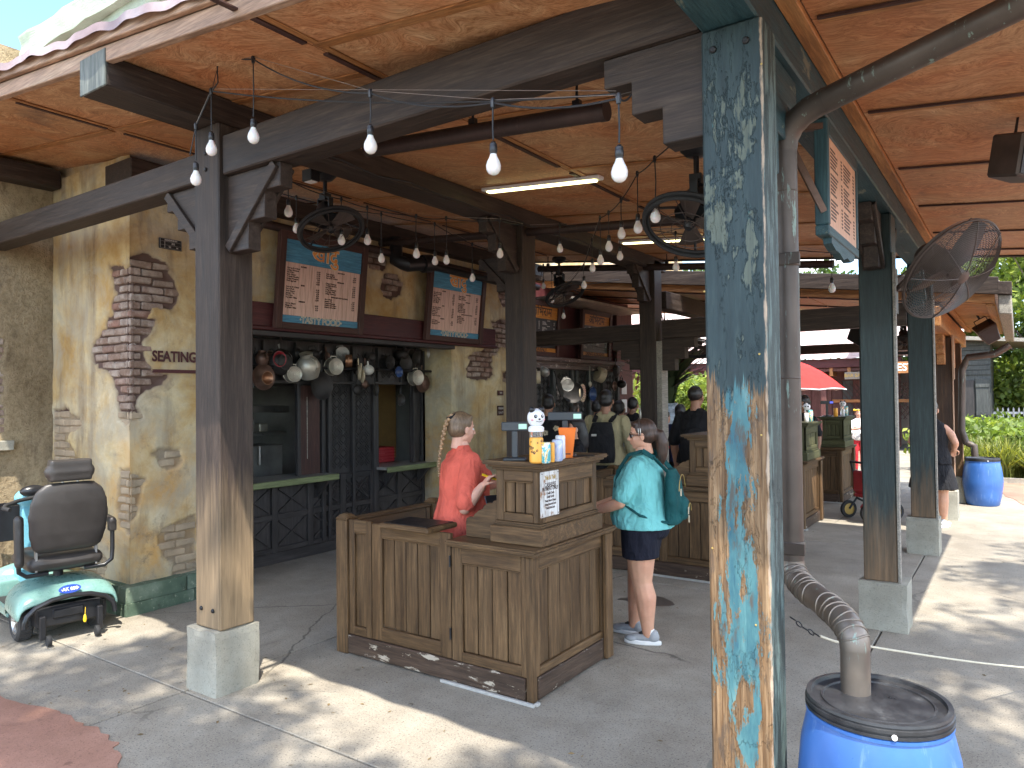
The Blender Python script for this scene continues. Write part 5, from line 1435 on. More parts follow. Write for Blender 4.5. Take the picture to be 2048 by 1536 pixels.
striplight('lit yellowish strip light nearest the camera, over the counter', zcp(onroof(968, 383, -.03)), zcp(onroof(1203, 357, -.03)))
striplight('lit strip light farther back, cut by the peeling post', zcp(onroof(1240, 486, -.03)), zcp(onroof(1500, 472, -.03)))
striplight('small lit strip under the far pavilion ceiling', Vector((-3.2, 12.5, zr(-3.2)-.02)), Vector((-2.2, 12.5, zr(-2.2)-.02)))

# ------------------------------------------------------------------ wheel rim fans
def make_fan():
    t = thing('wheel_fan', 'x', 'fan', (0,0,0), 0, 'black fans with bicycle wheel rims')
    # local: pivot at the yoke; ceiling rod goes up, head looks along -z tilted
    b = MB(); b.lathe([(.001,.30),(.085,.30),(.09,.27),(.055,.235),(.03,.23),(.001,.23)], 20); b.build('ceiling_cup', M['black_metal'], t, local=True, smooth=True)
    b = MB(); b.tube([(0,0,.24),(0,0,.09)], .016, 10); b.box(-.033,.033,-.033,.033,.075,.13); b.build('rod', M['black_metal'], t, local=True, smooth=True)
    b = MB(); b.bar((-.06,0,.09),(.06,0,.09),.05,.012); b.bar((-.062,0,.09),(-.062,0,-.06),.012,.045,up=(0,1,0)); b.bar((.062,0,.09),(.062,0,-.06),.012,.045,up=(0,1,0)); b.build('yoke', M['black_metal'], t, local=True)
    return t
def fan_head(t, tilt, spin, r=.27):
    Mx = Matrix.Rotation(spin, 4, 'Z') @ Matrix.Rotation(tilt, 4, 'Y') @ Matrix.Translation((0,0,-.02))
    b = MB(); b.lathe([(.001,.06),(.055,.06),(.065,.04),(.07,-.04),(.085,-.08),(.1,-.09),(.1,-.1),(.001,-.1)], 20, Mx); h = b.build('motor_housing', M['black_metal'], t, local=True, smooth=True)
    zc_ = -.17
    for (rr, tr, z) in ((r, .014, zc_), (r-.022, .008, zc_-.012), (r-.004, .011, zc_-.028)):
        b = MB(); b.tube([Mx @ Vector((rr*math.cos(a), rr*math.sin(a), z)) for a in [k*2*math.pi/48 for k in range(48)]], tr, 8, closed=True); b.build('rim', M['rubber'], t, local=True, smooth=True)
    b = MB(); b.lathe([(.001,zc_+.02),(.03,zc_+.02),(.035,zc_-.01),(.02,zc_-.03),(.001,zc_-.03)], 14, Mx); hub = b.build('hub', M['black_metal'], t, local=True, smooth=True)
    for k in range(14):
        a = k*2*math.pi/14; a2 = a + (.35 if k % 2 else -.35)
        b = MB(); b.tube([Mx @ Vector((.03*math.cos(a), .03*math.sin(a), zc_-.018)), Mx @ Vector(((r-.02)*math.cos(a2), (r-.02)*math.sin(a2), zc_-.008))], .0022, 5); b.build('spoke', M['fan_metal'], t, local=True)
    for rr in (.09,.15):
        b = MB(); b.tube([Mx @ Vector((rr*math.cos(a), rr*math.sin(a), zc_-.045)) for a in [k*2*math.pi/36 for k in range(36)]], .0022, 5, closed=True); b.build('guard_ring', M['fan_metal'], t, local=True, smooth=True)
    for k in range(4):
        a = k*math.pi/2+.4
        pts = []
        for (u, w, dz) in ((.03,-.02,.01),(.03,.02,-.01),(.19,.07,-.02),(.21,0,0),(.19,-.07,.02)):
            ca, sa = math.cos(a), math.sin(a)
            pts.append(Mx @ Vector((u*ca-w*sa, u*sa+w*ca, zc_+.02+dz)))
        up_ = (Mx.to_3x3() @ Vector((0,0,1)))*.003
        b = MB(); b.add(pts + [p+up_ for p in pts], [(0,1,2,3,4),(9,8,7,6,5)] + [(i,(i+1)%5,(i+1)%5+5,i+5) for i in range(5)]); b.build('blade', M['fan_metal'], t, local=True)
    for k in range(3):
        a = k*2*math.pi/3+.3
        b = MB(); b.tube([Mx @ Vector((.09*math.cos(a), .09*math.sin(a), -.09)), Mx @ Vector(((r-.01)*math.cos(a), (r-.01)*math.sin(a), zc_+.005))], .008, 6); b.build('stay', M['black_metal'], t, local=True)
proto = make_fan(); fan_head(proto, R(29), R(167), .25)
fan_pts = [(650, 352, 5.75, 1.0, 0, 'black wheel rim fan hanging in front of the left menu board'),
           (1392, 300, 4.3, 1.05, R(-84), 'black wheel rim fan half hidden by the peeling post'),
           (1118, 520, 9.2, 1.0, 0, 'small far wheel rim fan above the second bar'),
           (1392, 640, 10.8, .95, R(-60), 'far wheel rim fan seen against the bright roof'),
           (1806, 632, 11.2, 1.0, R(-60), 'far wheel rim fan between the two dark green posts')]
for i, (px_, py_, D_, k_, rz, lab) in enumerate(fan_pts):
    f = proto if i == 0 else copy_tree(proto)
    p = PD(px_, py_, D_)
    f.location = (p.x, p.y, p.z-.27*k_); f.scale = (k_,)*3; f.rotation_euler = (0,0,rz); f['label'] = lab
b = MB(); q = PD(622, 352, 5.6); b.cbox((q.x, q.y, q.z), (.11,.09,.09)); t = b.build('flood_light', M['black_metal'], None, bevel=.006); tag(t, 'small black square lamp beside the left wheel fan mount', 'lamp')
b = MB(); b.cbox((q.x, q.y, q.z-.047), (.08,.06,.004)); b.build('lens', M['paper'], t)

# ------------------------------------------------------------------ cage fan on the right
cf = thing('cage_fan', 'large brown wire caged fan mounted on the dark green post', 'fan', (-.74, 6.2, 2.6))
Cc = PD(1903, 541, 5.15)
nrm = (EYE - Cc).normalized(); nrm = Matrix.Rotation(R(0), 3, 'Z') @ nrm
# fan faces down and to the camera's left: axis tilted
right = FW.cross(Vector((0,0,1))).normalized(); up_ = right.cross(FW).normalized()
ax = (-FW*.84 + right*.36 - up_*.68).normalized()
uu = ax.cross(Vector((0,0,1))).normalized(); vv_ = ax.cross(uu).normalized()
Mf = Matrix((uu, vv_, ax)).transposed().to_4x4(); Mf.translation = Cc
Rf = .385
def ringset(prof, r, step_):
    b = MB(); k = 0
    for (rr, z) in prof:
        b.tube([Mf @ Vector((rr*math.cos(a), rr*math.sin(a), z)) for a in [j*2*math.pi/56 for j in range(56)]], r, 4, closed=True)
    return b
prof = [(r_, .09*(1-(r_/Rf)**2.2)+.02) for r_ in np.arange(.06, Rf, .0118)]
b = ringset(prof, .0026, 1); o = b.build('front_guard', M['fan_metal'], cf, smooth=True); o['kind'] = 'stuff'
prof = [(r_, -.10*(1-(r_/Rf)**2.2)-.03) for r_ in np.arange(.10, Rf, .0165)]
b = ringset(prof, .0024, 1); o = b.build('rear_guard', M['fan_metal'], cf, smooth=True); o['kind'] = 'stuff'
b = MB(); b.tube([Mf @ Vector((Rf*math.cos(a), Rf*math.sin(a), 0)) for a in [j*2*math.pi/72 for j in range(72)]], .009, 8, closed=True); b.build('rim', M['fan_metal'], cf, smooth=True)
for k in range(8):
    a = k*math.pi/4+.2
    b = MB(); b.tube([Mf @ Vector((r_*math.cos(a), r_*math.sin(a), .09*(1-(r_/Rf)**2.2)+.023)) for r_ in np.linspace(.05, Rf, 10)], .0035, 5); b.build('guard_spoke', M['fan_metal'], cf, smooth=True)
    b = MB(); b.tube([Mf @ Vector((r_*math.cos(a), r_*math.sin(a), -.10*(1-(r_/Rf)**2.2)-.033)) for r_ in np.linspace(.05, Rf, 10)], .0035, 5); b.build('guard_spoke', M['fan_metal'], cf, smooth=True)
b = MB(); b.lathe([(.001,.115),(.045,.113),(.055,.105),(.055,.1),(.001,.1)], 20, Mf); b.build('centre_plate', M['fan_metal'], cf, smooth=True)
b = MB(); b.lathe([(.001,.03),(.05,.03),(.05,-.03),(.001,-.03)], 16, Mf); b.build('hub', M['fan_metal'], cf, smooth=True)
b = MB(); b.lathe([(.001,-.05),(.085,-.05),(.1,-.08),(.1,-.24),(.08,-.27),(.001,-.27)], 22, Mf); b.build('motor', M['fan_metal'], cf, smooth=True)
for k in range(3):
    a = k*2*math.pi/3+.55; pts = []
    for i in range(9):
        u = .04 + (.33)*(i/8); w = .05+.10*math.sin(math.pi*min(1, (i+1.2)/8.8))
        for s_ in (-1, 1):
            an = a + s_*w/max(u,.12)*.55
            pts.append(Mf @ Vector((u*math.cos(an), u*math.sin(an), s_*-.03)))
    b = MB(); b.add(pts, [(2*i, 2*i+1, 2*i+3, 2*i+2) for i in range(8)])
    o = b.build('blade', M['fan_metal'], cf, smooth=True); so = o.modifiers.new('solid', 'SOLIDIFY'); so.thickness = .003
b = MB(); mp_ = Vector((-.755, 6.2, 2.55)); bc = Mf @ Vector((0,0,-.2)); b.tube([mp_, bc], .02, 10); b.box(-.757,-.742,6.13,6.27,2.38,2.72); b.tube([Mf @ Vector((0,0,-.25)), Mf @ Vector((-.05,.1,-.3)), mp_+Vector((.02,0,.1))], .008, 6); b.build('mount_arm', M['fan_metal'], cf)

# ------------------------------------------------------------------ speakers and ducts
def speaker(label, p, w, h, d, rot, mat='fan_metal', z_top=None):
    t = thing('speaker', label, 'speaker', tuple(p), 0, 'brown wedge loudspeakers')
    t.rotation_euler = rot
    b = MB(); b.prism([(-w/2,h/2),(w/2,h/2),(w*.34,-h/2),(-w*.34,-h/2)], -d/2, d/2); b.build('cabinet', M[mat], t, local=True, bevel=.012)
    b = MB(); b.prism([(-w*.44,h*.42),(w*.44,h*.42),(w*.3,-h*.42),(-w*.3,-h*.42)], -d/2-.006, -d/2-.001); b.build('grille', M['black_metal'], t, local=True)
    b = MB(); b.tube([(-w*.3,0,h/2),(-w*.3,.02,h/2+.1),(w*.3,.02,h/2+.1),(w*.3,0,h/2)], .008, 6); b.tube([(0,.02,h/2+.1),(0,.03,h/2+.18)], .014, 8); b.build('bracket', M['black_metal'], t, local=True)
    return t
p = PD(2040, 318, 3.9); speaker('brown wedge loudspeaker hanging at the right edge under the plywood ceiling', p, .26, .22, .2, (R(15), R(8), R(50)))
p = PY(1975, 665, 12.0); speaker('brown loudspeaker under the orange slatted soffit', p, .26, .26, .2, (R(30), R(-30), R(10)))
p = PD(1722, 668, 12); speaker('dark loudspeaker at the left of the tall dark green post', p, .38, .3, .26, (R(20), R(35), R(0)), 'black_metal')
p = PY(1340, 500, 8.0)
# bent duct pieces between the menu boards
du = thing('bent_duct', 'dark bent duct between the two blue menu boards', 'duct', (-6.0, 6.2, 3.1))
a = PX(792, 478, -5.95); c = PX(792, 520, -5.9); d_ = PX(815, 530, -5.75); e_ = PX(845, 528, -5.7)
b = MB(); b.tube([a, a.lerp(c,.6), c, c.lerp(d_,.6), d_, e_], [.075,.075,.08,.08,.08,.08], 16); b.build('duct', M['black_metal'], du, smooth=True)
b = MB(); b.tube([e_, e_+(e_-d_).normalized()*.12], .105, 18); b.build('nozzle', M['black_metal'], du, smooth=True)
b = MB(); b.tube([(-5.93, a.y, a.z), (-5.93, a.y, 3.5)], .06, 12); b.tube([(-5.9, 6.6, 3.40), (-5.9, 8.9, 3.36)], .05, 12); b.build('riser', M['black_metal'], du, smooth=True)

# ------------------------------------------------------------------ string lights
cnt_names = ['first','second','third','fourth','fifth','sixth','seventh','eighth','ninth','tenth','eleventh','twelfth']
bulb_prof = [(.001,-.0),(.0145,0),(.015,-.010),(.020,-.022),(.029,-.040),(.0335,-.058),(.0315,-.076),(.022,-.091),(.010,-.098),(.001,-.099)]
_b = MB(); _b.lathe(bulb_prof, 16, close=False); BULB = _b.mesh('glass_bulb', M['bulb'], smooth=True)
_b = MB(); _b.lathe([(.001,.05),(.009,.05),(.012,.044),(.0165,.04),(.0165,.03),(.0175,.028),(.0175,.006),(.0155,.003),(.0155,-.006),(.001,-.006)], 12); SOCK = _b.mesh('socket', M['plastic_black'], smooth=True)
def light_string(name, label, anchors, bulbs, plane, lab_fmt, group, back=0, sag=.03):
    """bulbs: list of (px of bulb centre, py, py of cord top, depth or None)"""
    st = thing('light_cord', label, 'cable', (0,0,3), 0, 'cables of the bulb strings')
    tops = []
    for i, (px_, py_, pt, D_) in enumerate(bulbs):
        c = PY(px_, py_, plane) if D_ is None else PD(px_, py_, D_)
        tp = PY(px_, pt, plane) if D_ is None else PD(px_, pt, D_)
        T_ = Vector((c.x, c.y, max(tp.z, c.z+.14)))
        h = thing('hanging_bulb', lab_fmt.format(cnt_names[i]), 'light bulb', (c.x, c.y, c.z), 0, group)
        inst('glass_bulb', BULB, h, (0,0,.048), scale=(.9,.9,.9)); inst('socket', SOCK, h, (0,0,.048), scale=(.9,.9,.9))
        b = MB(); b.tube([(c.x, c.y, c.z+.1), (c.x+random.uniform(-.006,.006), c.y, (c.z+T_.z)/2+.03), T_], .0035, 6); b.build('drop_cord', M['wire'], h)
        b = MB(); b.lathe([(.001,.018),(.008,.018),(.012,.004),(.008,-.02),(.001,-.02)], 8, Matrix.Translation(T_)); b.build('joint', M['plastic_black'], h, smooth=True)
        tops.append(T_)
    path = []
    P = [Vector(a) for a in anchors[0]] + tops + [Vector(a) for a in anchors[1]]
    for i in range(len(P)-1):
        L = (P[i+1]-P[i]).length
        for k in range(8):
            t_ = k/8; q = P[i].lerp(P[i+1], t_); q.z -= sag*L*4*t_*(1-t_); path.append(q)
    path.append(P[-1])
    b = MB(); b.tube(path, .0042, 6); b.build('cable', M['wire'], st, smooth=True)
    w = MB(); w.tube([P[0]+Vector((0,0,.01))] + [q+Vector((0,0,.012)) for q in tops] + [P[-1]+Vector((0,0,.012))], .0013, 4); w.build('support_wire', M['steelwire'], st)
    return tops
Y_ = 2.33
hk = PY(450, 62, Y_); hk.z = zc(hk.x)-.02
light_string('cord', 'front cable looping from the ceiling hook past the left post to the peeling post', [[], [PY(1232, 188, 2.5)]],
    [(392,357,252,None),(423,297,182,None)][::1], Y_, 'front string frosted bulb hanging by the left post, {} from the left', 'bulbs of the front string', sag=.02)
light_string('cord', 'front cable with pale support wire under the ceiling in front of the long beam', [[hk+Vector((0,0,.02)), PY(448, 105, Y_)], [PY(1262, 190, 2.6)]],
    [(507,272,118,None),(741,290,186,None),(987,330,205,None),(1239,342,196,None)], Y_, 'large near frosted bulb in front of the long beam, {} from the left', 'bulbs of the front string', sag=.05)
b = MB(); b.tube([PY(448, 105, Y_), PY(434, 125, Y_), PY(436, 165, Y_), PY(423, 184, Y_)], .004, 6); b.tube([PY(423,184,Y_), PY(408,215,Y_), PY(392,252,Y_), PY(380,310,Y_)], .004, 6); b.tube([hk+Vector((0,0,.03)), PY(450,85,Y_), PY(434,140,Y_), PY(423,184,Y_)], .0018, 5)
tag(b.build('cable_tail', M['wire']), 'loose cable tail dropping beside the top of the left post', 'cable')
light_string('cord', 'sagging cable running along the inner ceiling in front of the menu boards', [[PD(540, 335, 4.6)], [PD(1046, 450, 6.0)]],
    [(577,423,360,5.2),(683,480,398,5.75),(735,480,415,5.9),(833,507,432,6.1),(893,520,436,6.6),(1000,507,440,6.3)], 0, 'frosted bulb before the menu boards on the upper cable, {} from the left', 'bulbs before the menu boards', sag=.03)
light_string('cord', 'lower cable near the yellow wall behind the left wheel fan', [[PD(500, 365, 6.0)], [PD(1040, 560, 8.3)]],
    [(593,457,395,6.0),(763,517,428,6.5),(870,522,448,6.9),(945,556,488,7.3),(986,551,500,7.6)], 0, 'frosted bulb near the yellow wall on the lower cable, {} from the left', 'bulbs near the yellow wall', sag=.02)
light_string('cord', 'cable sloping down from the peeling post to the inner posts', [[PD(1372, 260, 3.9)], [PD(1100, 600, 9.2)]],
    [(1311,432,317,4.2),(1276,455,347,4.8),(1243,467,400,5.3),(1218,493,425,5.8),(1201,520,435,6.2),(1185,536,480,7.0),(1168,570,530,7.6)], 0, 'frosted bulb on the steep cable left of the peeling post, {} from the right', 'bulbs of the steep cable', sag=.02)
light_string('cord', 'cross cable from the inner post toward the dark green post', [[PD(1060, 452, 6.6)], [PD(1730, 520, 6.4)]],
    [(1120,497,450,6.9),(1240,512,448,6.7),(1352,533,466,6.4),(1664,576,505,6.3)], 0, 'frosted bulb on the mid cross cable, {} from the left', 'bulbs of the cross cable', sag=.02)
light_string('cord', 'farthest cable behind the inner post', [[PD(1080, 560, 9.6)], [PD(1240, 560, 10.5)]],
    [(1087,572,530,9.6),(1104,600,545,9.8),(1127,632,570,10.2)], 0, 'tiny far frosted bulb behind the inner post, {} from the left', 'far bulbs behind the inner post', sag=.02)
light_string('cord', 'short cable behind the left post bracket', [[PD(300, 395, 6.3)], [PD(380, 380, 5.6)]],
    [(345,412,392,5.9)], 0, 'lone frosted bulb peeking out left of the pale footed post bracket', 'bulbs near the yellow wall', sag=.02)
# ------------------------------------------------------------------ people
def ring_loft(b, rings, n=20):
    """rings: (cx, cy, z, rx, ry) closed at both ends"""
    base = len(b.v)
    for (cx, cy, z, rx, ry) in rings:
        for j in range(n):
            a = 2*math.pi*j/n; ca, sa = math.cos(a), math.sin(a)
            b.v.append((cx+rx*math.copysign(abs(ca)**.9, ca), cy+ry*math.copysign(abs(sa)**.9, sa), z))
    for i in range(len(rings)-1):
        for j in range(n):
            j2 = (j+1) % n; b.f.append([base+i*n+j, base+i*n+j2, base+(i+1)*n+j2, base+(i+1)*n+j]); b.m.append(0)
    b.f.append([base+j for j in range(n)][::-1]); b.m.append(0)
    b.f.append([base+(len(rings)-1)*n+j for j in range(n)]); b.m.append(0)
def cap(b, pts, rs, n=12):
    b.tube(pts, rs, n); b.ball(pts[0], rs[0], 10, 8); b.ball(pts[-1], rs[-1], 10, 8)
_tex = bpy.data.textures.new('cloth_folds', 'CLOUDS'); _tex.noise_scale = .11; _tex.noise_depth = 2
def soft(b, name, mat, parent, vox=.01, it=3, fold=0.0, label=None):
    o = b.build(name, mat, parent, local=True)
    m = o.modifiers.new('union', 'REMESH'); m.mode = 'VOXEL'; m.voxel_size = vox; m.use_smooth_shade = True
    if it:
        s = o.modifiers.new('soft', 'SMOOTH'); s.iterations = it; s.factor = .6
    if fold:
        d = o.modifiers.new('folds', 'DISPLACE'); d.texture = _tex; d.strength = fold; d.mid_level = .5; d.texture_coords = 'LOCAL'
    return o
def head(parent, c, yaw, pitch, k, skinm, hairm, style, vox, female=True, roll=0):
    Hm = Matrix.Translation(c) @ Matrix.Rotation(yaw, 4, 'Z') @ Matrix.Rotation(pitch, 4, 'Y') @ Matrix.Rotation(roll, 4, 'X') @ Matrix.Scale(k, 4)
    P = lambda x, y, z: Hm @ Vector((x, y, z))
    R3 = (Hm.to_3x3())
    def ball(b, x, y, z, rx, ry, rz, n=16, m=12):
        b.ball(P(x, y, z), (rx, ry, rz), n, m, R3)
    b = MB()
    ball(b, -.012, 0, .03, .094, .074, .088)           # cranium
    ball(b, .022, 0, -.028, .066, .060, .078)          # face
    ball(b, .045, 0, -.082, .030, .030, .026)          # chin
    ball(b, .010, 0, -.066, .055, .054, .035)          # jaw
    for s in (-1, 1):
        ball(b, .052, s*.03, -.028, .027, .024, .027)  # cheeks
        ball(b, .066, s*.026, .022, .016, .024, .009)  # brow ridge
    b.tube([P(.078, 0, .012), P(.092, 0, -.012), P(.104, 0, -.030)], [.008*k, .0095*k, .0125*k], 8); ball(b, .1, 0, -.03, .013, .014, .0105)
    for s in (-1, 1): ball(b, .09, s*.011, -.034, .009, .008, .007)
    b.ball(P(.079, 0, -.052), (.011, .021, .0065), 10, 8, R3); b.ball(P(.077, 0, -.064), (.011, .018, .0075), 10, 8, R3)
    b.tube([P(-.022, 0, -.04), P(-.034, 0, -.15)], [.045*k, .050*k], 14)
    hd = soft(b, 'head', skinm, parent, max(.004, vox*.6), 2)
    for s in (-1, 1):
        e = MB(); e.ball(P(.004, s*.076, -.012), (.018, .008, .031), 12, 10, R3); e.ball(P(.006, s*.080, -.012), (.009, .006, .018), 10, 8, R3); soft(e, 'ear', skinm, hd, .004, 1)
        e = MB(); e.ball(P(.072, s*.028, -.001), (.0105, .0125, .0075), 10, 8, R3); eo = e.build('eye', M['paper'], hd, local=True, smooth=True)
        e = MB(); e.ball(P(.0795, s*.028, -.001), (.0045, .0055, .0055), 8, 6, R3); e.build('iris', M['plastic_black'], hd, local=True, smooth=True)
        e = MB(); e.tube([P(.078, s*.014, .02), P(.081, s*.028, .025), P(.072, s*.044, .021)], .0028*k, 6); e.build('eyebrow', hairm, hd, local=True, smooth=True)
    e = MB(); e.tube([P(.086, -.018, -.058), P(.0895, 0, -.0575), P(.086, .018, -.058)], .0022*k, 6); e.build('lips', M['lip'], hd, local=True, smooth=True)
    h = MB()
    if style == 'short':
        ball(h, -.022, 0, .045, .096, .080, .086); ball(h, -.045, 0, .0, .066, .078, .07)
        ho = soft(h, 'hair', hairm, parent, vox*.8, 2)
    elif style == 'bald':
        ball(h, -.022, 0, .035, .095, .0775, .088); ho = soft(h, 'hair', hairm, parent, vox*.8, 1)
    else:
        ball(h, -.022, 0, .040, .098, .082, .090); ball(h, -.038, 0, .0, .078, .080, .075); ball(h, .03, 0, .085, .045, .06, .028)
        if style == 'pony':
            cap(h, [P(-.09, 0, .02), P(-.135, .0, .0), P(-.155, 0, -.07), P(-.15, .0, -.15), P(-.14, 0, -.21), P(-.135,.005,-.25)], [.035*k, .045*k, .05*k, .043*k, .03*k, .01*k])
        if style == 'long':
            cap(h, [P(-.05, 0, .02), P(-.075, 0, -.08), P(-.08, 0, -.2), P(-.075, 0, -.3)], [.075*k, .078*k, .07*k, .035*k])
        if style == 'bun': ball(h, -.1, 0, .08, .045, .045, .045)
        ho = soft(h, 'hair', hairm, parent, vox*.8, 2)
        if style == 'pony':
            e = MB(); e.ball(P(-.118, 0, .012), (.02, .03, .03), 10, 8, R3); e.build('hair_tie', M['plastic_black'], ho, local=True, smooth=True)
    if style == 'braid':
        e = MB(); e.tube([P(-.088 + .03*math.cos(a), .03*math.sin(a)*.8, .088 + .02*math.cos(a)) for a in [q*2*math.pi/14 for q in range(14)]], .013*k, 8, closed=True); e.build('hair_tie', M['blackcloth'], ho, local=True, smooth=True)
        br = MB(); pts = [(-.098,.09),(-.125,.05),(-.14,.0),(-.15,-.05),(-.158,-.1),(-.165,-.15),(-.17,-.2),(-.172,-.25),(-.17,-.30),(-.165,-.35)]
        m_ = 26
        for i in range(m_):
            t_ = i/(m_-1)*(len(pts)-1); i0 = min(int(t_), len(pts)-2); f_ = t_-i0
            x = pts[i0][0]*(1-f_)+pts[i0+1][0]*f_; z = pts[i0][1]*(1-f_)+pts[i0+1][1]*f_
            s = 1 if i % 2 else -1; w = 1-.55*i/m_
            br.ball(P(x, s*.011*w, z), (.017*w, .019*w, .017*w), 10, 8, R3 @ Matrix.Rotation(s*.7, 3, 'X'))
        br.build('braid', M['hair_braid'], ho, local=True, smooth=True)
    return hd, ho, P, R3
M['lip'] = plain('lip_pink', (.5,.19,.16), .45, 0, .05)
def hand(b, w, d, up, side, curl=.9, k=1.0):
    """palm from wrist w along d, palm normal up; five unequal bent fingers"""
    d = Vector(d).normalized(); n = Vector(up); n = (n-d*n.dot(d)).normalized(); s = d.cross(n)*side; w = Vector(w)
    Rm = Matrix((d, s, n)).transposed()
    b.ball(w + d*.045*k, (.048*k, .038*k, .017*k), 12, 8, Rm)
    for j, (off, L) in enumerate(((.028,.068),(.010,.078),(-.009,.073),(-.027,.058))):
        p0 = w + d*.078*k + s*off*k; a = curl*(.35+.1*j)
        q = d; pts = [w+d*.05*k+s*off*.8*k, p0]
        for seg in (.42,.33,.25):
            q = (q*math.cos(a) - n*math.sin(a)).normalized(); n2 = (n - q*n.dot(q)); pts.append(pts[-1] + q*L*seg*k); a = curl*.55
            q = (q - n*.0).normalized()
        b.tube(pts, [.009*k, .0092*k, .0085*k, .0078*k, .0062*k], 8); b.ball(pts[-1], .0062*k, 8, 6)
    t0 = w + d*.018*k + s*.028*k
    pts = [t0, t0 + (d*.5+s*.75-n*.25).normalized()*.032*k, t0 + (d*.5+s*.75-n*.25).normalized()*.032*k + (d*.8+s*.1-n*.55).normalized()*.032*k, t0 + (d*.5+s*.75-n*.25).normalized()*.032*k + (d*.7-s*.15-n*.75).normalized()*.055*k]
    b.tube(pts, [.014*k, .0115*k, .0095*k, .007*k], 8); b.ball(pts[-1], .007*k, 8, 6)
def shoe(parent, p, yaw, mat, k=1.0, lift=0):
    Mx = Matrix.Translation(p) @ Matrix.Rotation(yaw, 4, 'Z') @ Matrix.Scale(k, 4)
    b = MB()
    for (x, z, rx, ry, rz) in ((.05,.05,.09,.04,.032),(.12,.04,.06,.043,.026),(-.03,.06,.05,.038,.045),(-.03,.085,.042,.036,.03)): b.ball(Mx @ Vector((x, 0, z)), (rx*k, ry*k, rz*k), 14, 10, Mx.to_3x3().normalized())
    o = soft(b, 'shoe', M[mat], parent, .006, 2)
    b = MB(); n = 18; prof = []
    for i in range(n):
        a = 2*math.pi*i/n; prof.append((.045+.14*math.cos(a), (.043 if math.cos(a) > -.2 else .037)*math.sin(a)))
    vs = [Mx @ Vector((x, y, z)) for z in (.002, .034) for (x, y) in prof]
    b.add(vs, [list(range(n))[::-1], list(range(n, 2*n))] + [(i, (i+1) % n, (i+1) % n+n, i+n) for i in range(n)])
    b.build('sole', M['white'], o, local=True, bevel=.006)
    b = MB(); b.ball(Mx @ Vector((.045, 0, .083)), (.05*k, .022*k, .014*k), 12, 8, (Mx @ Matrix.Rotation(.45, 4, 'Y')).to_3x3().normalized())
    for q in range(4): b.ball(Mx @ Vector((.03+.018*q, 0, .094-.010*q)), (.005*k, .026*k, .005*k), 8, 6)
    b.build('laces', M['shoe_black'], o, local=True, smooth=True)
    return o
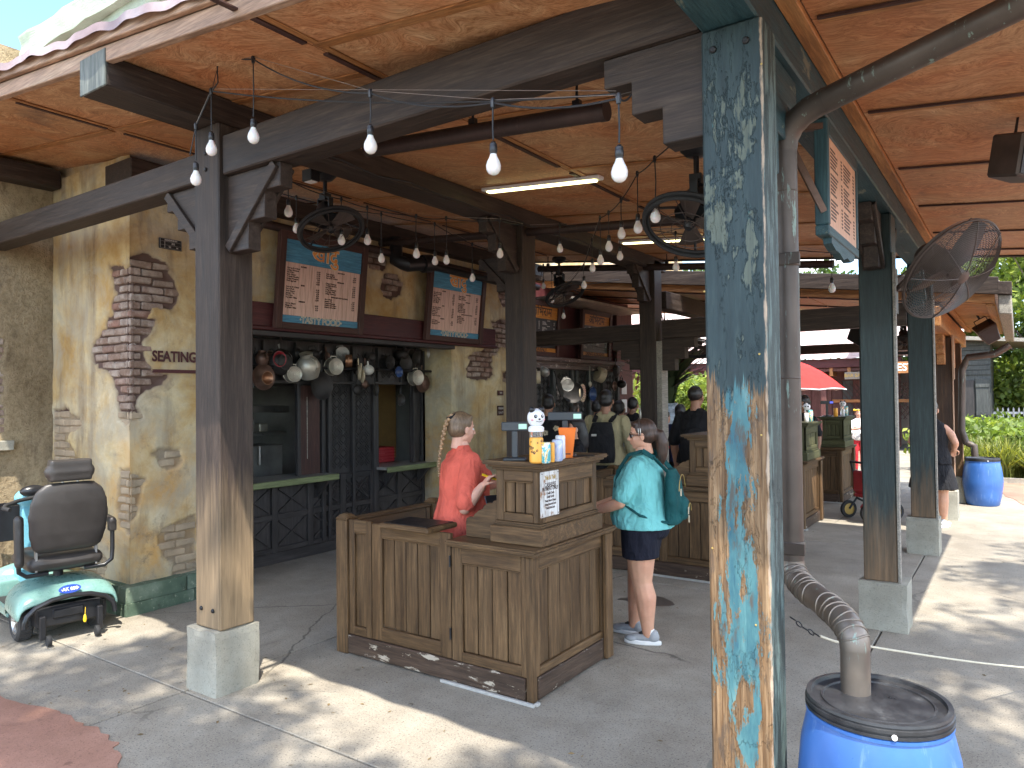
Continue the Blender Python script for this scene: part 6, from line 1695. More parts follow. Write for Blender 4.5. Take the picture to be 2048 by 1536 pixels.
def figure(label, loc, yaw, H=1.65, fat=1.0, skinm='skin', hair='hair_brown', style='pony', top='blackcloth', bottom='jeans', kind='shorts', shoes='shoe_black',
           headyaw=0, headpitch=0, armL=None, armR=None, vox=.014, sleeve=.5, belly=0.0, legs=True, stance=(.0,.0), lean=0.0, curl=.8, female=True, cat='person', hk=1.0, hemz=None, tank=False):
    t = thing('person', label, cat, tuple(loc), yaw)
    s = H/1.65; sh = (.165 if female else .195)*s*(.9+.1*fat); hp = .09*s*(.8+.2*fat)
    zs, zh, zk, za = 1.345*s, .86*s, .46*s, .075*s
    lx = lean
    HC = Vector((lx*1.05, 0, 1.535*s))
    hd, ho, P, R3 = head(t, HC, headyaw, headpitch, s*hk*.98, M[skinm], M[hair], style, vox, female)
    SL, SR = Vector((lx, sh, zs)), Vector((lx, -sh, zs))
    aL = armL or (Vector((lx-.02, sh+.07, 1.07*s)), Vector((lx+.05, sh+.09, .82*s)))
    aR = armR or (Vector((lx-.02, -sh-.07, 1.07*s)), Vector((lx+.05, -sh-.09, .82*s)))
    f = fat**.6; SL.z -= .01; SR.z -= .01
    # bare skin: arms, hands, legs
    b = MB()
    b.tube([Vector((lx*.9, 0, zs-.04)), Vector((lx-.008, 0, 1.45*s))], [.068*s, .048*s], 14)
    for S_, (E, W), sd in ((SL, aL, 1), (SR, aR, -1)):
        E, W = Vector(E), Vector(W)
        fk = min(f, 1.12); cap(b, [S_+Vector((0,-sd*.03,-.035)), S_.lerp(E,.5), E], [.046*s*fk, .044*s*fk, .037*s*fk])
        cap(b, [E, E.lerp(W,.3), W], [.037*s*fk, .040*s*fk, .025*s*fk])
        d = (W-E).normalized(); hand(b, W, d, Vector((0,0,1)) if abs(d.z) < .8 else Vector((0, sd, 0)), -sd, curl, s)
    if legs:
        for sd, dx in ((1, stance[0]), (-1, stance[1])):
            hpz = Vector((0, sd*hp, zh)); kn = Vector((dx*.55+.015, sd*hp*.95, zk)); an = Vector((dx, sd*hp*.9, za))
            r0 = .088*s*f*(1.06 if fat > 1.1 else 1)
            cap(b, [hpz, hpz.lerp(kn,.5), kn], [r0, r0*.86, .055*s*f])
            cap(b, [kn, kn.lerp(an,.3)+Vector((-.014,0,0)), an], [.054*s*f, .058*s*f, .034*s*f**.5])
    sk = soft(b, 'body', M[skinm], t, min(vox, .008) if vox < .012 else vox, 3)
    # top
    b = MB(); by = belly
    zt = zs+.075*s
    hz = hemz or zh-.02
    Rg = [(-.012+lx*.3, 0, hz, (.148+by*.3)*s*f, (.188)*s*f), (.0+by*.15+lx*.4, 0, zh+.07*s, (.142+by*.5)*s*f, .176*s*f), (.005+by*.25+lx*.5, 0, 1.06*s, (.118+by*.6)*s*f, .145*s*f), (.012+by*.15+lx*.75, 0, 1.2*s, (.122+by*.25)*s*f, .155*s*f), (.0+lx*.9, 0, 1.29*s, .105*s*f, .165*s*f**.5), (-.005+lx, 0, zs+.01*s, .08*s, sh*.84), (-.008+lx, 0, zs+.045*s, .062*s, sh*.58), (-.01+lx, 0, zt, .054*s, .064*s)]
    ring_loft(b, Rg, 24)
    if female: 
        for sd in (-1, 1): b.ball(Vector((.085*s*f+lx*.8, sd*.07*s, 1.2*s)), (.062*s*f, .068*s, .06*s), 12, 10)
    if not tank:
        for S_, (E, W), sd in ((SL, aL, 1), (SR, aR, -1)):
            E, W = Vector(E), Vector(W)
            q = S_.lerp(E, min(1, sleeve*1.6))
            fa = min(f, 1.18); S2_ = S_ + Vector((0, -sd*.02, -.025)); cap(b, [S2_, S2_.lerp(q,.5), q], [.062*s*fa, .062*s*fa, (.062 if sleeve < .8 else .052)*s*fa])
            if sleeve > .65: cap(b, [E, E.lerp(W, (sleeve-.62)*2.4)], [.054*s*f, .045*s*f])
    tp = soft(b, 'shirt', M[top], t, vox, 3, .009 if vox < .012 else .006)
    if legs:
        b = MB()
        if kind == 'skirt':
            ring_loft(b, [(0,0,.52*s,.2*s*f,.24*s*f),(0,0,.62*s,.185*s*f,.225*s*f),(0,0,.8*s,.15*s*f,.185*s*f),(0,0,.94*s,.12*s*f,.15*s*f)], 28)
        else:
            zl = {'shorts': .64*s, 'pants': .10*s}[kind]
            ring_loft(b, [(-.015,0,.80*s,.12*s*f,.16*s*f),(-.015,0,.86*s,.13*s*f,.170*s*f),(-.005,0,.94*s,.112*s*f,.142*s*f)], 24)
            b.ball(Vector((-.05*s*f,0,.83*s)), (.095*s*f,.145*s*f,.085*s), 14, 10)
            for sd, dx in ((1, stance[0]), (-1, stance[1])):
                a_ = Vector((0, sd*hp, zh)); kn = Vector((dx*.55+.015, sd*hp*.95, zk)); an = Vector((dx, sd*hp*.9, za))
                if kind == 'shorts': e_ = a_.lerp(kn, (zh-zl)/(zh-zk)); b.tube([a_, e_], [.102*s*f, .106*s*f*(.94)], 18)
                else: cap(b, [a_, kn], [.1*s*f, .07*s*f]); cap(b, [kn, an+Vector((0,0,.02))], [.07*s*f, .055*s])
        soft(b, 'skirt' if kind == 'skirt' else ('shorts' if kind == 'shorts' else 'trousers'), M[bottom], t, vox, 2, .012 if kind == 'skirt' else .006)
        for sd, dx in ((1, stance[0]), (-1, stance[1])):
            shoe(t, Vector((dx-.005, sd*hp*.9, 0)), sd*.08, shoes, s)
            bq = MB(); bq.lathe([(.036*s,0),(.037*s,.03),(.034*s,.032)], 14, Matrix.Translation((dx-.01, sd*hp*.9, .085*s)), close=False); bq.build('sock', M['white'], t, local=True, smooth=True)
    return t, hd, ho, P, R3, s, tp
# 1 woman in the aqua shirt
w1 = PZ(1272, 1290); w2 = PZ(1296, 1262)
wp = (w1+w2)/2 + Vector((.03, -.03, 0)); YW = R(191)
def loc2(t, p):  # world to local
    return wmat(t).inverted() @ Vector(p)
t, hd, ho, P, R3, s, tp = figure('woman in aqua t-shirt and black shorts with teal backpack, leaning hands on the counter', wp, YW, 1.60, 1.72, 'skin_warm', 'hair_brown', 'pony', 'tealtee', 'navyshort', 'shorts', 'shoe_grey',
    headyaw=R(20), headpitch=R(3), armL=(Vector((.10,.24,1.02)), Vector((.36,.17,.93))), armR=(Vector((.16,-.24,1.0)), Vector((.40,-.16,.93))), vox=.0085, sleeve=.5, belly=.05, stance=(-.05,.10), curl=.5, hemz=.83, hk=1.0)
sg = MB()
for sd in (-1, 1): sg.ball(P(.086, sd*.031, .0), (.006, .028, .019), 12, 8, R3)
sg.tube([P(.09, -.012, .006), P(.09, .012, .006)], .003, 6)
for sd in (-1, 1): sg.tube([P(.08, sd*.058, .008), P(.04, sd*.078, .006), P(-.01, sd*.08, .002)], .0035, 6)
tag(sg.build('sunglasses', M['plastic_black'], t, local=True, smooth=True))
hb = MB()
hb.tube([P(.012*math.cos(a)-.0+.01, .086*math.cos(a), .04+.09*math.sin(a)) for a in [R(x) for x in range(0, 181, 12)]], .005, 6)
hb.build('headband', M['fan_metal'], t, local=True, smooth=True)
hb = MB()
for sd in (-1, 1): hb.ball(P(.0, sd*.03, .165), (.006, .022, .042), 10, 8, R3)
hb.build('headband_ears', M['alu'], t, local=True, smooth=True)
hb = MB(); hb.ball(P(.03, .083, .03), (.004, .004, .03), 8, 6, R3); hb.ball(P(.015, .085, .03), (.004, .004, .03), 8, 6, R3); hb.build('hair_clip', M['steel'], t, local=True, smooth=True)
# backpack
bp = thing('backpack', 'teal nylon backpack worn by the woman in the aqua shirt', 'backpack', tuple(wmat(t) @ Vector((-.235, 0, 1.06))), YW)
b = MB(); ring_loft(b, [(.01,0,-.20,.05,.12),(.005,0,-.17,.066,.14),(.0,0,-.02,.064,.14),(.01,0,.12,.05,.12),(.02,0,.19,.03,.08)], 24); b.ball((-.062,0,-.09), (.045,.10,.085), 16, 12)
soft(b, 'bag', M['backpack_teal'], bp, .008, 3, .008)
b = MB()
b.tube([(-.055, .115*math.cos(a), .02+.13*math.sin(a)) for a in [R(x) for x in range(10, 171, 12)]], .003, 6); b.tube([(-.108, .05*math.cos(a), -.11+.06*math.sin(a)) for a in [R(x) for x in range(0, 181, 20)]], .003, 6)
b.build('zip', M['gold'], bp, local=True)
for yy_, zz_ in ((.1,.06),(.06,-.07),(.045,-.13)):
    b = MB(); b.box(-.113 if zz_ < 0 else -.07, -.106 if zz_ < 0 else -.063, yy_, yy_+.008, zz_-.05, zz_); b.build('zip_pull', M['cream'], bp, local=True)
for sd in (-1, 1):
    pts = [(.03, sd*.07, .17),(.12, sd*.10, .27),(.20, sd*.115, .32),(.30, sd*.125, .29),(.375, sd*.12, .18),(.39, sd*.13, .06),(.33, sd*.19, -.05),(.2, sd*.235, -.12),(.06, sd*.15, -.17),(.0, sd*.12, -.18)]
    b = MB()
    pv = [Vector(p) for p in pts]
    for i in range(len(pv)-1): b.bar(pv[i], pv[i]+(pv[i+1]-pv[i])*1.06, .036 if i < 5 else .02, .010, up=(.9-.25*i, sd*.5, .6))
    b.build('strap', M['backpack_teal'], bp, local=True, bevel=.003)
# 2 cashier in coral
cp = PD(926, 1000, 5.2); cp.z = 0
fr = (RT*.90 + FW*.42); YC = math.atan2(fr.y, fr.x)
hp_ = PD(985, 962, 4.95)
tm_ = Matrix.Translation(cp) @ Matrix.Rotation(YC, 4, 'Z')
hl = tm_.inverted() @ hp_
t, hd, ho, P, R3, s, tp = figure('cashier in coral shirt with long blonde braid, holding a yellow marker', cp, YC, 1.67, 1.62, 'skin', 'hair_blonde', 'braid', 'coral', 'jeans', 'pants', 'shoe_black',
    headyaw=R(4), headpitch=R(4), armL=(Vector((.14,.24,1.08)), Vector((.36,.10,1.14))), armR=(Vector((-.10,-.29,1.03)), Vector((hl.x-.075, hl.y, hl.z-.03))), vox=.0085, sleeve=.55, belly=.02, curl=1.3, hemz=.70, hk=.98)
b = MB(); q = Vector((hl.x+.0, hl.y-.0, hl.z+.02)); b.tube([q+Vector((.03,-.01,-.012)), q+Vector((-.075,.0,.028))], .0085, 10); mk = b.build('marker', M['yellow'], None, smooth=True); mk.matrix_world = tm_
tag(mk, 'yellow marker pen held in the hand of the coral shirted cashier', 'marker')
# the others
def stand(px_, D_): p = PD(px_, 900, D_); p.z = 0; return p
def face_cam(px_, off): v = _ray(px_, 800); return math.atan2(-v.y, -v.x) + R(off)
figure('cashier with pearl earring and dark hair behind the orange cup', stand(1152, 7.7), face_cam(1152, -80), 1.54, 1.0, 'skin', 'hair_black', 'long', 'blackcloth', 'blackcloth', 'pants', headyaw=0)
e = PD(1141, 889, 7.6); b = MB(); b.ball(e, .008, 10, 8); tag(b.build('earring', M['white'], smooth=True), 'small white pearl earring of the second cashier', 'earring')
t, *_r = figure('man in a black shirt with pale flowers, back turned, right of the inner post', stand(1098, 9.6), face_cam(1098, 170), 1.80, 1.25, 'skin_dark', 'hair_black', 'short', 'blackcloth', 'blackcloth', 'pants', female=False)
for (y_, z_) in ((-.12,1.36),(.02,1.30),(.12,1.2),(-.05,1.15),(-.16,1.2),(.05,1.05)):
    b = MB()
    for k in range(5):
        a = k*1.2566; b.ball((-.142, y_+.022*math.cos(a), z_+.022*math.sin(a)), (.01,.018,.018), 8, 6)
    b.build('printed_flower', M['cream'], t, local=True, smooth=True)
t, *_r = figure('large man in a khaki shirt and dark cap with a black backpack, back turned', stand(1214, 8.9), face_cam(1214, 165), 1.84, 1.35, 'skin_dark', 'hair_black', 'short', 'khaki', 'blackcloth', 'shorts', female=False, sleeve=.9)
b = MB(); ring_loft(b, [(-.24,0,.98,.08,.15),(-.26,0,1.05,.11,.17),(-.25,0,1.3,.1,.16),(-.21,0,1.46,.06,.12)], 20); o = soft(b, 'backpack_bag', M['blackcloth'], None, .012, 3, .01); o.matrix_world = wmat(t); o.name = 'backpack'; tag(o, 'black backpack on the man in the khaki shirt', 'backpack')
for sd in (-1, 1):
    b = MB(); b.bar((-.2, sd*.1, 1.47), (.02, sd*.12, 1.56), .05, .02); b.bar((.02, sd*.12, 1.56), (.13, sd*.13, 1.4), .05, .02); b.build('strap', M['blackcloth'], o, local=True)
b = MB(); b.box(-.362,-.355,.03,.09,1.3,1.325); b.build('logo', M['ink_pale'], o, local=True)
t, *_r = figure('bearded man in black with a black bag, back turned, beside the peeling post', stand(1394, 8.7), face_cam(1394, 150), 1.88, 1.3, 'skin_dark', 'hair_black', 'bald', 'blackcloth', 'blackcloth', 'pants', female=False, sleeve=.6)
b = MB(); ring_loft(b, [(-.22,-.05,.98,.07,.13),(-.23,-.05,1.2,.09,.14),(-.2,-.05,1.38,.05,.1)], 16); o = soft(b, 'bag', M['blackcloth'], None, .014, 3); o.matrix_world = wmat(t); o.name = 'shoulder_bag'; tag(o, 'black bag on the back of the man in black', 'bag')
figure('girl in a dark blue top facing the camera near the potted palm', stand(1352, 13.5), face_cam(1352, 20), 1.62, .9, 'skin', 'hair_brown', 'pony', 'navycloth', 'navycloth', 'shorts', headyaw=R(-20), tank=True, vox=.016)
figure('girl with light hair in profile, left of the girl in dark blue', stand(1326, 13.2), face_cam(1326, -60), 1.60, .9, 'skin', 'hair_brown', 'pony', 'redcloth', 'jeans', 'shorts', vox=.016)
figure('woman in red seen from behind beside the potted palm', stand(1332, 11.6), face_cam(1332, 130), 1.52, 1.0, 'skin_warm', 'hair_black', 'long', 'redcloth', 'blackcloth', 'pants', vox=.016)
t, *_r = figure('woman with a white scarf over her shoulders right of the black inner post', stand(1308, 10.9), face_cam(1308, 120), 1.58, 1.1, 'skin_warm', 'hair_black', 'long', 'greycloth', 'blackcloth', 'pants', vox=.016)
b = MB(); b.tube([(.1,.1,1.36),(.0,.17,1.33),(-.1,.1,1.33),(-.13,0,1.32),(-.1,-.1,1.33),(.0,-.17,1.33),(.1,-.12,1.25),(.12,-.1,1.05),(.12,-.1,.85)], [.05]*9, 10); soft(b, 'scarf', M['whitecloth'], t, .014, 3, .02)
figure('shadowed customer at the second bar between two taller men', stand(1196, 11.4), face_cam(1196, 150), 1.7, 1.1, 'skin_dark', 'hair_black', 'short', 'greycloth', 'blackcloth', 'pants', female=False, vox=.018)
for (px_, D_, H_, sk_, ha_, st_, to_, of_, lab_) in (
  (1268, 11.8, 1.74, 'skin_dark', 'hair_black', 'short', 'blackcloth', 150, 'man in black in the queue left of the black inner post'),
  (1150, 12.3, 1.66, 'skin', 'hair_brown', 'long', 'greycloth', 140, 'woman with long brown hair waiting at the second bar'),
  (1362, 10.3, 1.64, 'skin_warm', 'hair_black', 'pony', 'navycloth', 170, 'woman in navy with a dark ponytail just left of the man in black'),
  (1344, 14.8, 1.75, 'skin_dark', 'hair_black', 'bald', 'redcloth', 30, 'distant man in red standing in the sun beyond the palm'),
  (1240, 10.2, 1.70, 'skin_dark', 'hair_black', 'short', 'greycloth', 160, 'grey shirted customer just right of the man in khaki')):
    figure(lab_, stand(px_, D_), face_cam(px_, of_), H_, 1.15, sk_, ha_, st_, to_, 'blackcloth', 'pants', vox=.018, female='woman' in lab_)
bw = PZ(1868, 1056)
t, *_r = figure('woman in a black top and pleated black skirt, half hidden by the dark green post', bw, face_cam(1862, 165), 1.66, 1.35, 'skin_warm', 'hair_brown', 'bun', 'blackcloth', 'blackcloth', 'skirt', 'shoe_white', tank=True, vox=.011, stance=(-.1,.12),
       armL=(Vector((.02,.26,1.12)), Vector((.2,.2,1.02))), armR=(Vector((.02,-.26,1.12)), Vector((.2,-.2,1.02))))
b = MB(); ring_loft(b, [(0,0,.955,.128,.162),(0,0,.99,.124,.156)], 24); b.build('belt', M['white'], t, local=True, smooth=True)
figure('dark haired cashier bending at the third register counter', stand(1609, 11.0), face_cam(1609, -40), 1.74, 1.1, 'skin_dark', 'hair_black', 'short', 'blackcloth', 'blackcloth', 'pants', headpitch=R(25), vox=.018)
figure('seated looking girl with a yellow flower crown drinking at a far table', stand(1718, 16.2), face_cam(1718, 10), 1.42, .95, 'skin', 'hair_black', 'bun', 'whitecloth', 'redcloth', 'pants', vox=.018, armL=(Vector((.1,.2,.95)), Vector((.25,.05,1.12))), armR=(Vector((.1,-.2,.95)), Vector((.28,-.02,1.0))))
q = stand(1718, 16.2); b = MB()
for k in range(9): a = k*.7; b.ball((q.x+.085*math.cos(a), q.y+.085*math.sin(a), 1.395), .022, 8, 6)
tag(b.build('flower_crown', M['yellow'], smooth=True), 'yellow flower crown on the girl at the far table', 'flower crown')
figure('distant visitor in dark clothes beside the grey hut', stand(1986, 31), face_cam(1986, 60), 1.72, 1.1, 'skin', 'hair_brown', 'short', 'navycloth', 'jeans', 'pants', vox=.022)
q = stand(1986, 31); b = MB(); b.lathe([(.001,.12),(.08,.11),(.1,.02),(.22,0),(.22,-.012),(.001,-.012)], 18, Matrix.Translation((q.x, q.y, 1.66))); tag(b.build('sun_hat', M['cream'], smooth=True), 'wide pale sun hat on the distant visitor by the grey hut', 'hat')
figure('distant visitor in white at the right edge behind the hedge', stand(2040, 30), face_cam(2040, 20), 1.68, 1.1, 'skin', 'hair_blonde', 'short', 'whitecloth', 'jeans', 'pants', vox=.022)
# ------------------------------------------------------------------ menu boards
DEV1, DEV2 = '\u0916\u093e\u0926\u0941', '\u0905\u093f\u092d\u0930\u093e\u092e'
random.seed(21)
W_L = ['Honey Chicken', 'Egg Rolls', 'Kobe Burger', 'Korean Beef Bowl', 'Chicken Fried Rice', 'Teriyaki Noodles', 'Vegetable Tikka', 'Pork Egg Roll', 'Fried Rice', 'Crispy Wontons', 'Sweet Pork', 'Cheese Burger', 'Mango Pie', 'Jasmine Tea']
def menu_board(label, y0, y1, z0, z1, x0, tilt, dev, foot, head_m, foot_m, body_m, ink, seed, fr='signframe', rim=True):
    t = thing('menu_board', label, 'menu board', (x0, (y0+y1)/2, z0), 0, None)
    t.rotation_euler = (0, tilt, 0)
    W = y1-y0; H_ = z1-z0; fw = .075
    def bx(nm, ya, yb, za, zb, d0, d1, m_, par=t, bev=.004):
        b = MB(); b.box(d0, d1, ya, yb, za, zb); return b.build(nm, m_, par, local=True, bevel=bev)
    h = W/2
    bx('frame_side', -h, -h+fw, 0, H_, 0, .06, M[fr+'_z']); bx('frame_side', h-fw, h, 0, H_, 0, .06, M[fr+'_z'])
    bx('frame_bar', -h+fw+.001, h-fw-.001, H_-fw, H_, 0, .058, M[fr+'_y']); bx('frame_bar', -h+fw+.001, h-fw-.001, 0, fw*.9, 0, .058, M[fr+'_y'])
    zi0, zi1 = fw*.9, H_-fw; hh = (zi1-zi0)
    b1 = bx('header_panel', -h+fw, h-fw, zi1-.27*hh, zi1, .02, .034, M[head_m], bev=0)
    b2 = bx('footer_panel', -h+fw, h-fw, zi0, zi0+.085*hh, .02, .034, M[foot_m], bev=0)
    b3 = bx('price_panel', -h+fw+.004, h-fw-.004, zi0+.088*hh, zi1-.273*hh, .02, .030, M[body_m], bev=0)
    ym = 0
    for (m_, off, bo) in ((('glyph_rim', .0352, .010), ('glyph_orange', .0362, .002)) if rim else (('ink', .0352, .004),)) if True else ():
        pass
    lay = (('glyph_rim', .0352, .009), ('glyph_orange', .0366, .001)) if rim else (('ink', .0352, .003),)
    for (m_, off, bo) in lay:
        tm = text_mesh('script_lettering', dev, .225*H_/1.0, M[m_], .0004, 'CENTER', bo)
        inst('script_lettering', tm, b1, mat4=frame_mat_l(t, (off, 0, zi1-.125*hh)))
    for (m_, off, bo) in ((('glyph_rim', .0352, .004),) if rim else (('ink', .0352, .002),)):
        tm = text_mesh('footer_lettering', foot, .095*H_, M[m_], .0004, 'CENTER', bo, .92)
        inst('footer_lettering', tm, b2, mat4=frame_mat_l(t, (off, 0, zi0+.042*hh)))
        if rim:
            tm = text_mesh('footer_lettering', foot, .095*H_, M['menu_blue'], .0004, 'CENTER', -.002, .92)
            inst('footer_lettering', tm, b2, mat4=frame_mat_l(t, (off+.0012, 0, zi0+.042*hh)))
    rr = random.Random(seed)
    for col_, secs in ((-1, (('ENTREES', 7), ('SIDES', 6), ('DESSERTS', 3))), (1, (('KIDS MEALS', 3), ('BEVERAGES', 6), ('BEVERAGES WITH ALCOHOL', 5)))):
        yc = -h+fw+.04 if col_ < 0 else .03
        wcol = h-fw-.06
        z = zi1-.31*hh; dz = (.555*hh)/19
        for (nm, n_) in secs:
            tm = text_mesh('menu_heading', nm, dz*.75, M[ink], .0003, 'CENTER', .0014); inst('menu_heading', tm, b3, mat4=frame_mat_l(t, (.0312, yc+wcol*.45, z))); z -= dz*1.1
            lines = '\n'.join(rr.choice(W_L) for _ in range(n_)); 
            tm = text_mesh('menu_lines', lines, dz*.88, M[ink], .0003, 'LEFT', .0011); inst('menu_lines', tm, b3, mat4=frame_mat_l(t, (.0312, yc, z-dz*(n_-1)*.44)))
            pr = '\n'.join('%d.%d9' % (rr.randint(4,15), rr.choice((2,4,7,9))) for _ in range(n_))
            tm = text_mesh('menu_prices', pr, dz*.88, M[ink], .0003, 'RIGHT', .0011); inst('menu_prices', tm, b3, mat4=frame_mat_l(t, (.0312, yc+wcol*.93, z-dz*(n_-1)*.44)))
            z -= dz*(n_*.9+.35)
    return t
def frame_mat_l(t, p):
    m = Matrix(((0,0,1),(1,0,0),(0,1,0))).to_4x4(); m.translation = Vector(p); return wmat(t) @ m
menu_board('left blue topped menu board with peach price panel, behind the wheel fan', 4.57, 5.74, 2.49, 3.46, WX+.08, R(6), DEV1, '\u00b7TASTY FOOD\u00b7', 'menu_blue', 'menu_blue', 'menu_paper', 'ink', 3)
menu_board('right blue topped menu board with peach price panel, near the inner post', 6.79, 7.95, 2.50, 3.46, WX+.08, R(6), DEV1, '\u00b7TASTY FOOD\u00b7', 'menu_blue', 'menu_blue', 'menu_paper', 'ink', 4)
menu_board('orange topped black menu board partly hidden by the inner post', 9.15, 10.22, 2.42, 3.28, -6.22, R(4), DEV2, 'HEAVENLY', 'menu_orange', 'menu_orange', 'menu_black', 'ink_pale', 5, rim=False)
menu_board('orange topped black menu board above the second bar, left of the stepped bracket', 10.95, 12.05, 2.42, 3.28, -6.22, R(4), DEV2, 'DRINKS & DELIGHTS', 'menu_orange', 'menu_orange', 'menu_black', 'ink_pale', 6, rim=False)
# board hanging under the teal beam, readable from the walkway
hb = thing('hanging_menu', 'peach menu board in a teal frame hanging under the teal beam', 'menu board', (-.72, 4.1, 2.55))
za_, zb_ = 2.60, 3.04
y0_, y1_ = 3.80, 4.52
b = MB(); b.box(-.80,-.735,y0_-.04,y1_+.04,za_-.05,za_); b.build('frame_bar', M['teal_y'], hb, bevel=.005)
b = MB(); b.box(-.80,-.735,y0_-.04,y0_,za_,3.12); b.build('frame_side', M['teal_z'], hb, bevel=.005)
b = MB(); b.box(-.80,-.735,y1_,y1_+.04,za_,3.12); b.build('frame_side', M['teal_z'], hb, bevel=.005)
b = MB(); b.box(-.80,-.735,y0_+.001,y1_-.001,zb_,3.12); b.build('header', M['teal_y'], hb, bevel=.005)
b = MB(); b.box(-.775,-.742,y0_,y1_,za_,zb_); pnl = b.build('price_panel', M['menu_paper2'], hb)
b = MB(); b.prism([(0,0),(.62,0),(.6,-.03),(.5,-.055),(.4,-.045),(.3,-.07),(.2,-.05),(.1,-.05),(0,-.03)], -.02, .02, Matrix.Translation((-.76, y0_+.04, za_-.051)) @ Matrix.Rotation(R(90), 4, 'Z')); b.build('scalloped_edge', M['teal_y'], hb)
b = MB(); b.bar((-.93,y0_-.1,3.08),(-.76,y0_-.03,2.66),.03,.03); b.bar((-.93,y0_-.1,3.08),(-.76,y0_-.03,3.08),.03,.03); b.build('iron_bracket', M['copper_old'], hb)
for k, (yy_, w) in enumerate(((.05,.3),(.38,.3))):
    for j in range(22):
        if j in (0, 7, 14, 21): continue
        z = zb_-.03-j*.0182
        b = MB(); ww = random.uniform(.1,.2)
        b.box(-.7419,-.7408,y0_+yy_,y0_+yy_+ww,z-.0045,z+.0045); b.box(-.7419,-.7408,y0_+yy_+.26,y0_+yy_+.29,z-.0045,z+.0045)
        if k == 0 and j == 1: B0 = b
        else: B0.add(b.v, b.f)
o = B0.build('printed_lines', M['ink'], pnl); o['kind'] = 'stuff'

# plaque and small signs on the plaster
pl = thing('wall_plaque', 'small black wall plaque lettered ANANDAPUR NW above the left plaster', 'plaque', (WX+.02, 3.55, 3.1))
a0 = PX(318, 470, WX+.02); a1 = PX(363, 503, WX+.02); ya_, yb_, zt_, zl_ = a0.y, a1.y, a0.z-.02, a1.z+.0
b = MB(); b.box(WX+.012, WX+.028, ya_, yb_, zl_, zt_); b.build('plate', M['plastic_black'], pl, bevel=.003)
ww, hh_ = yb_-ya_, zt_-zl_
b = MB()
for (u0,u1,v0,v1) in ((.03,.97,.70,.715),(.03,.97,.36,.375),(.03,.97,.05,.065),(.22,.24,.05,.7),(.03,.04,.05,.97),(.96,.97,.05,.97),(.03,.97,.96,.97)): b.box(WX+.0285, WX+.0295, ya_+ww*u0, ya_+ww*u1, zl_+hh_*v0, zl_+hh_*v1)
o = b.build('ruled_lines', M['ink_pale'], pl); o['kind'] = 'stuff'
for (s_, v, k, u) in (('ANANDAPUR NW', .84, .2, .5), ('3572', .53, .22, .6), ('\u091c\u0932', .2, .2, .45), ('3/12', .2, .14, .78)):
    inst('lettering', text_mesh('lettering', s_, hh_*k*1.05, M['ink_pale'], .0004, 'CENTER', .001, .9, .8), pl, mat4=frame_mat((WX+.0295, ya_+ww*u, zl_+hh_*v), (0,1,0), (0,0,1)))
for (px_, py_, w_, h_, txt, m_, lab) in ((1001, 786, .13, .07, ('\u0928\u092e\u0915',), 'maroon_y', 'small red painted sign on the yellow wall left of the inner post'), (1001, 821, .14, .14, ('PREMIUM', 'QUALITY'), 'signframe_y', 'brown PREMIUM QUALITY sign low on the yellow wall')):
    q = PX(px_, py_, WX+.02); sg_ = thing('wall_sign', lab, 'sign', tuple(q))
    b = MB(); b.box(q.x-.008, q.x+.008, q.y-w_/2, q.y+w_/2, q.z-h_/2, q.z+h_/2); b.build('plate', M[m_], sg_, bevel=.002)
    for i, s_ in enumerate(txt): inst('lettering', text_mesh('lettering', s_, .04, M['ink_pale'], .0004, 'CENTER', .001, .9, .8), sg_, mat4=frame_mat((q.x+.0088, q.y, q.z+(.03-.06*i if len(txt) > 1 else 0)), (0,1,0), (0,0,1)))

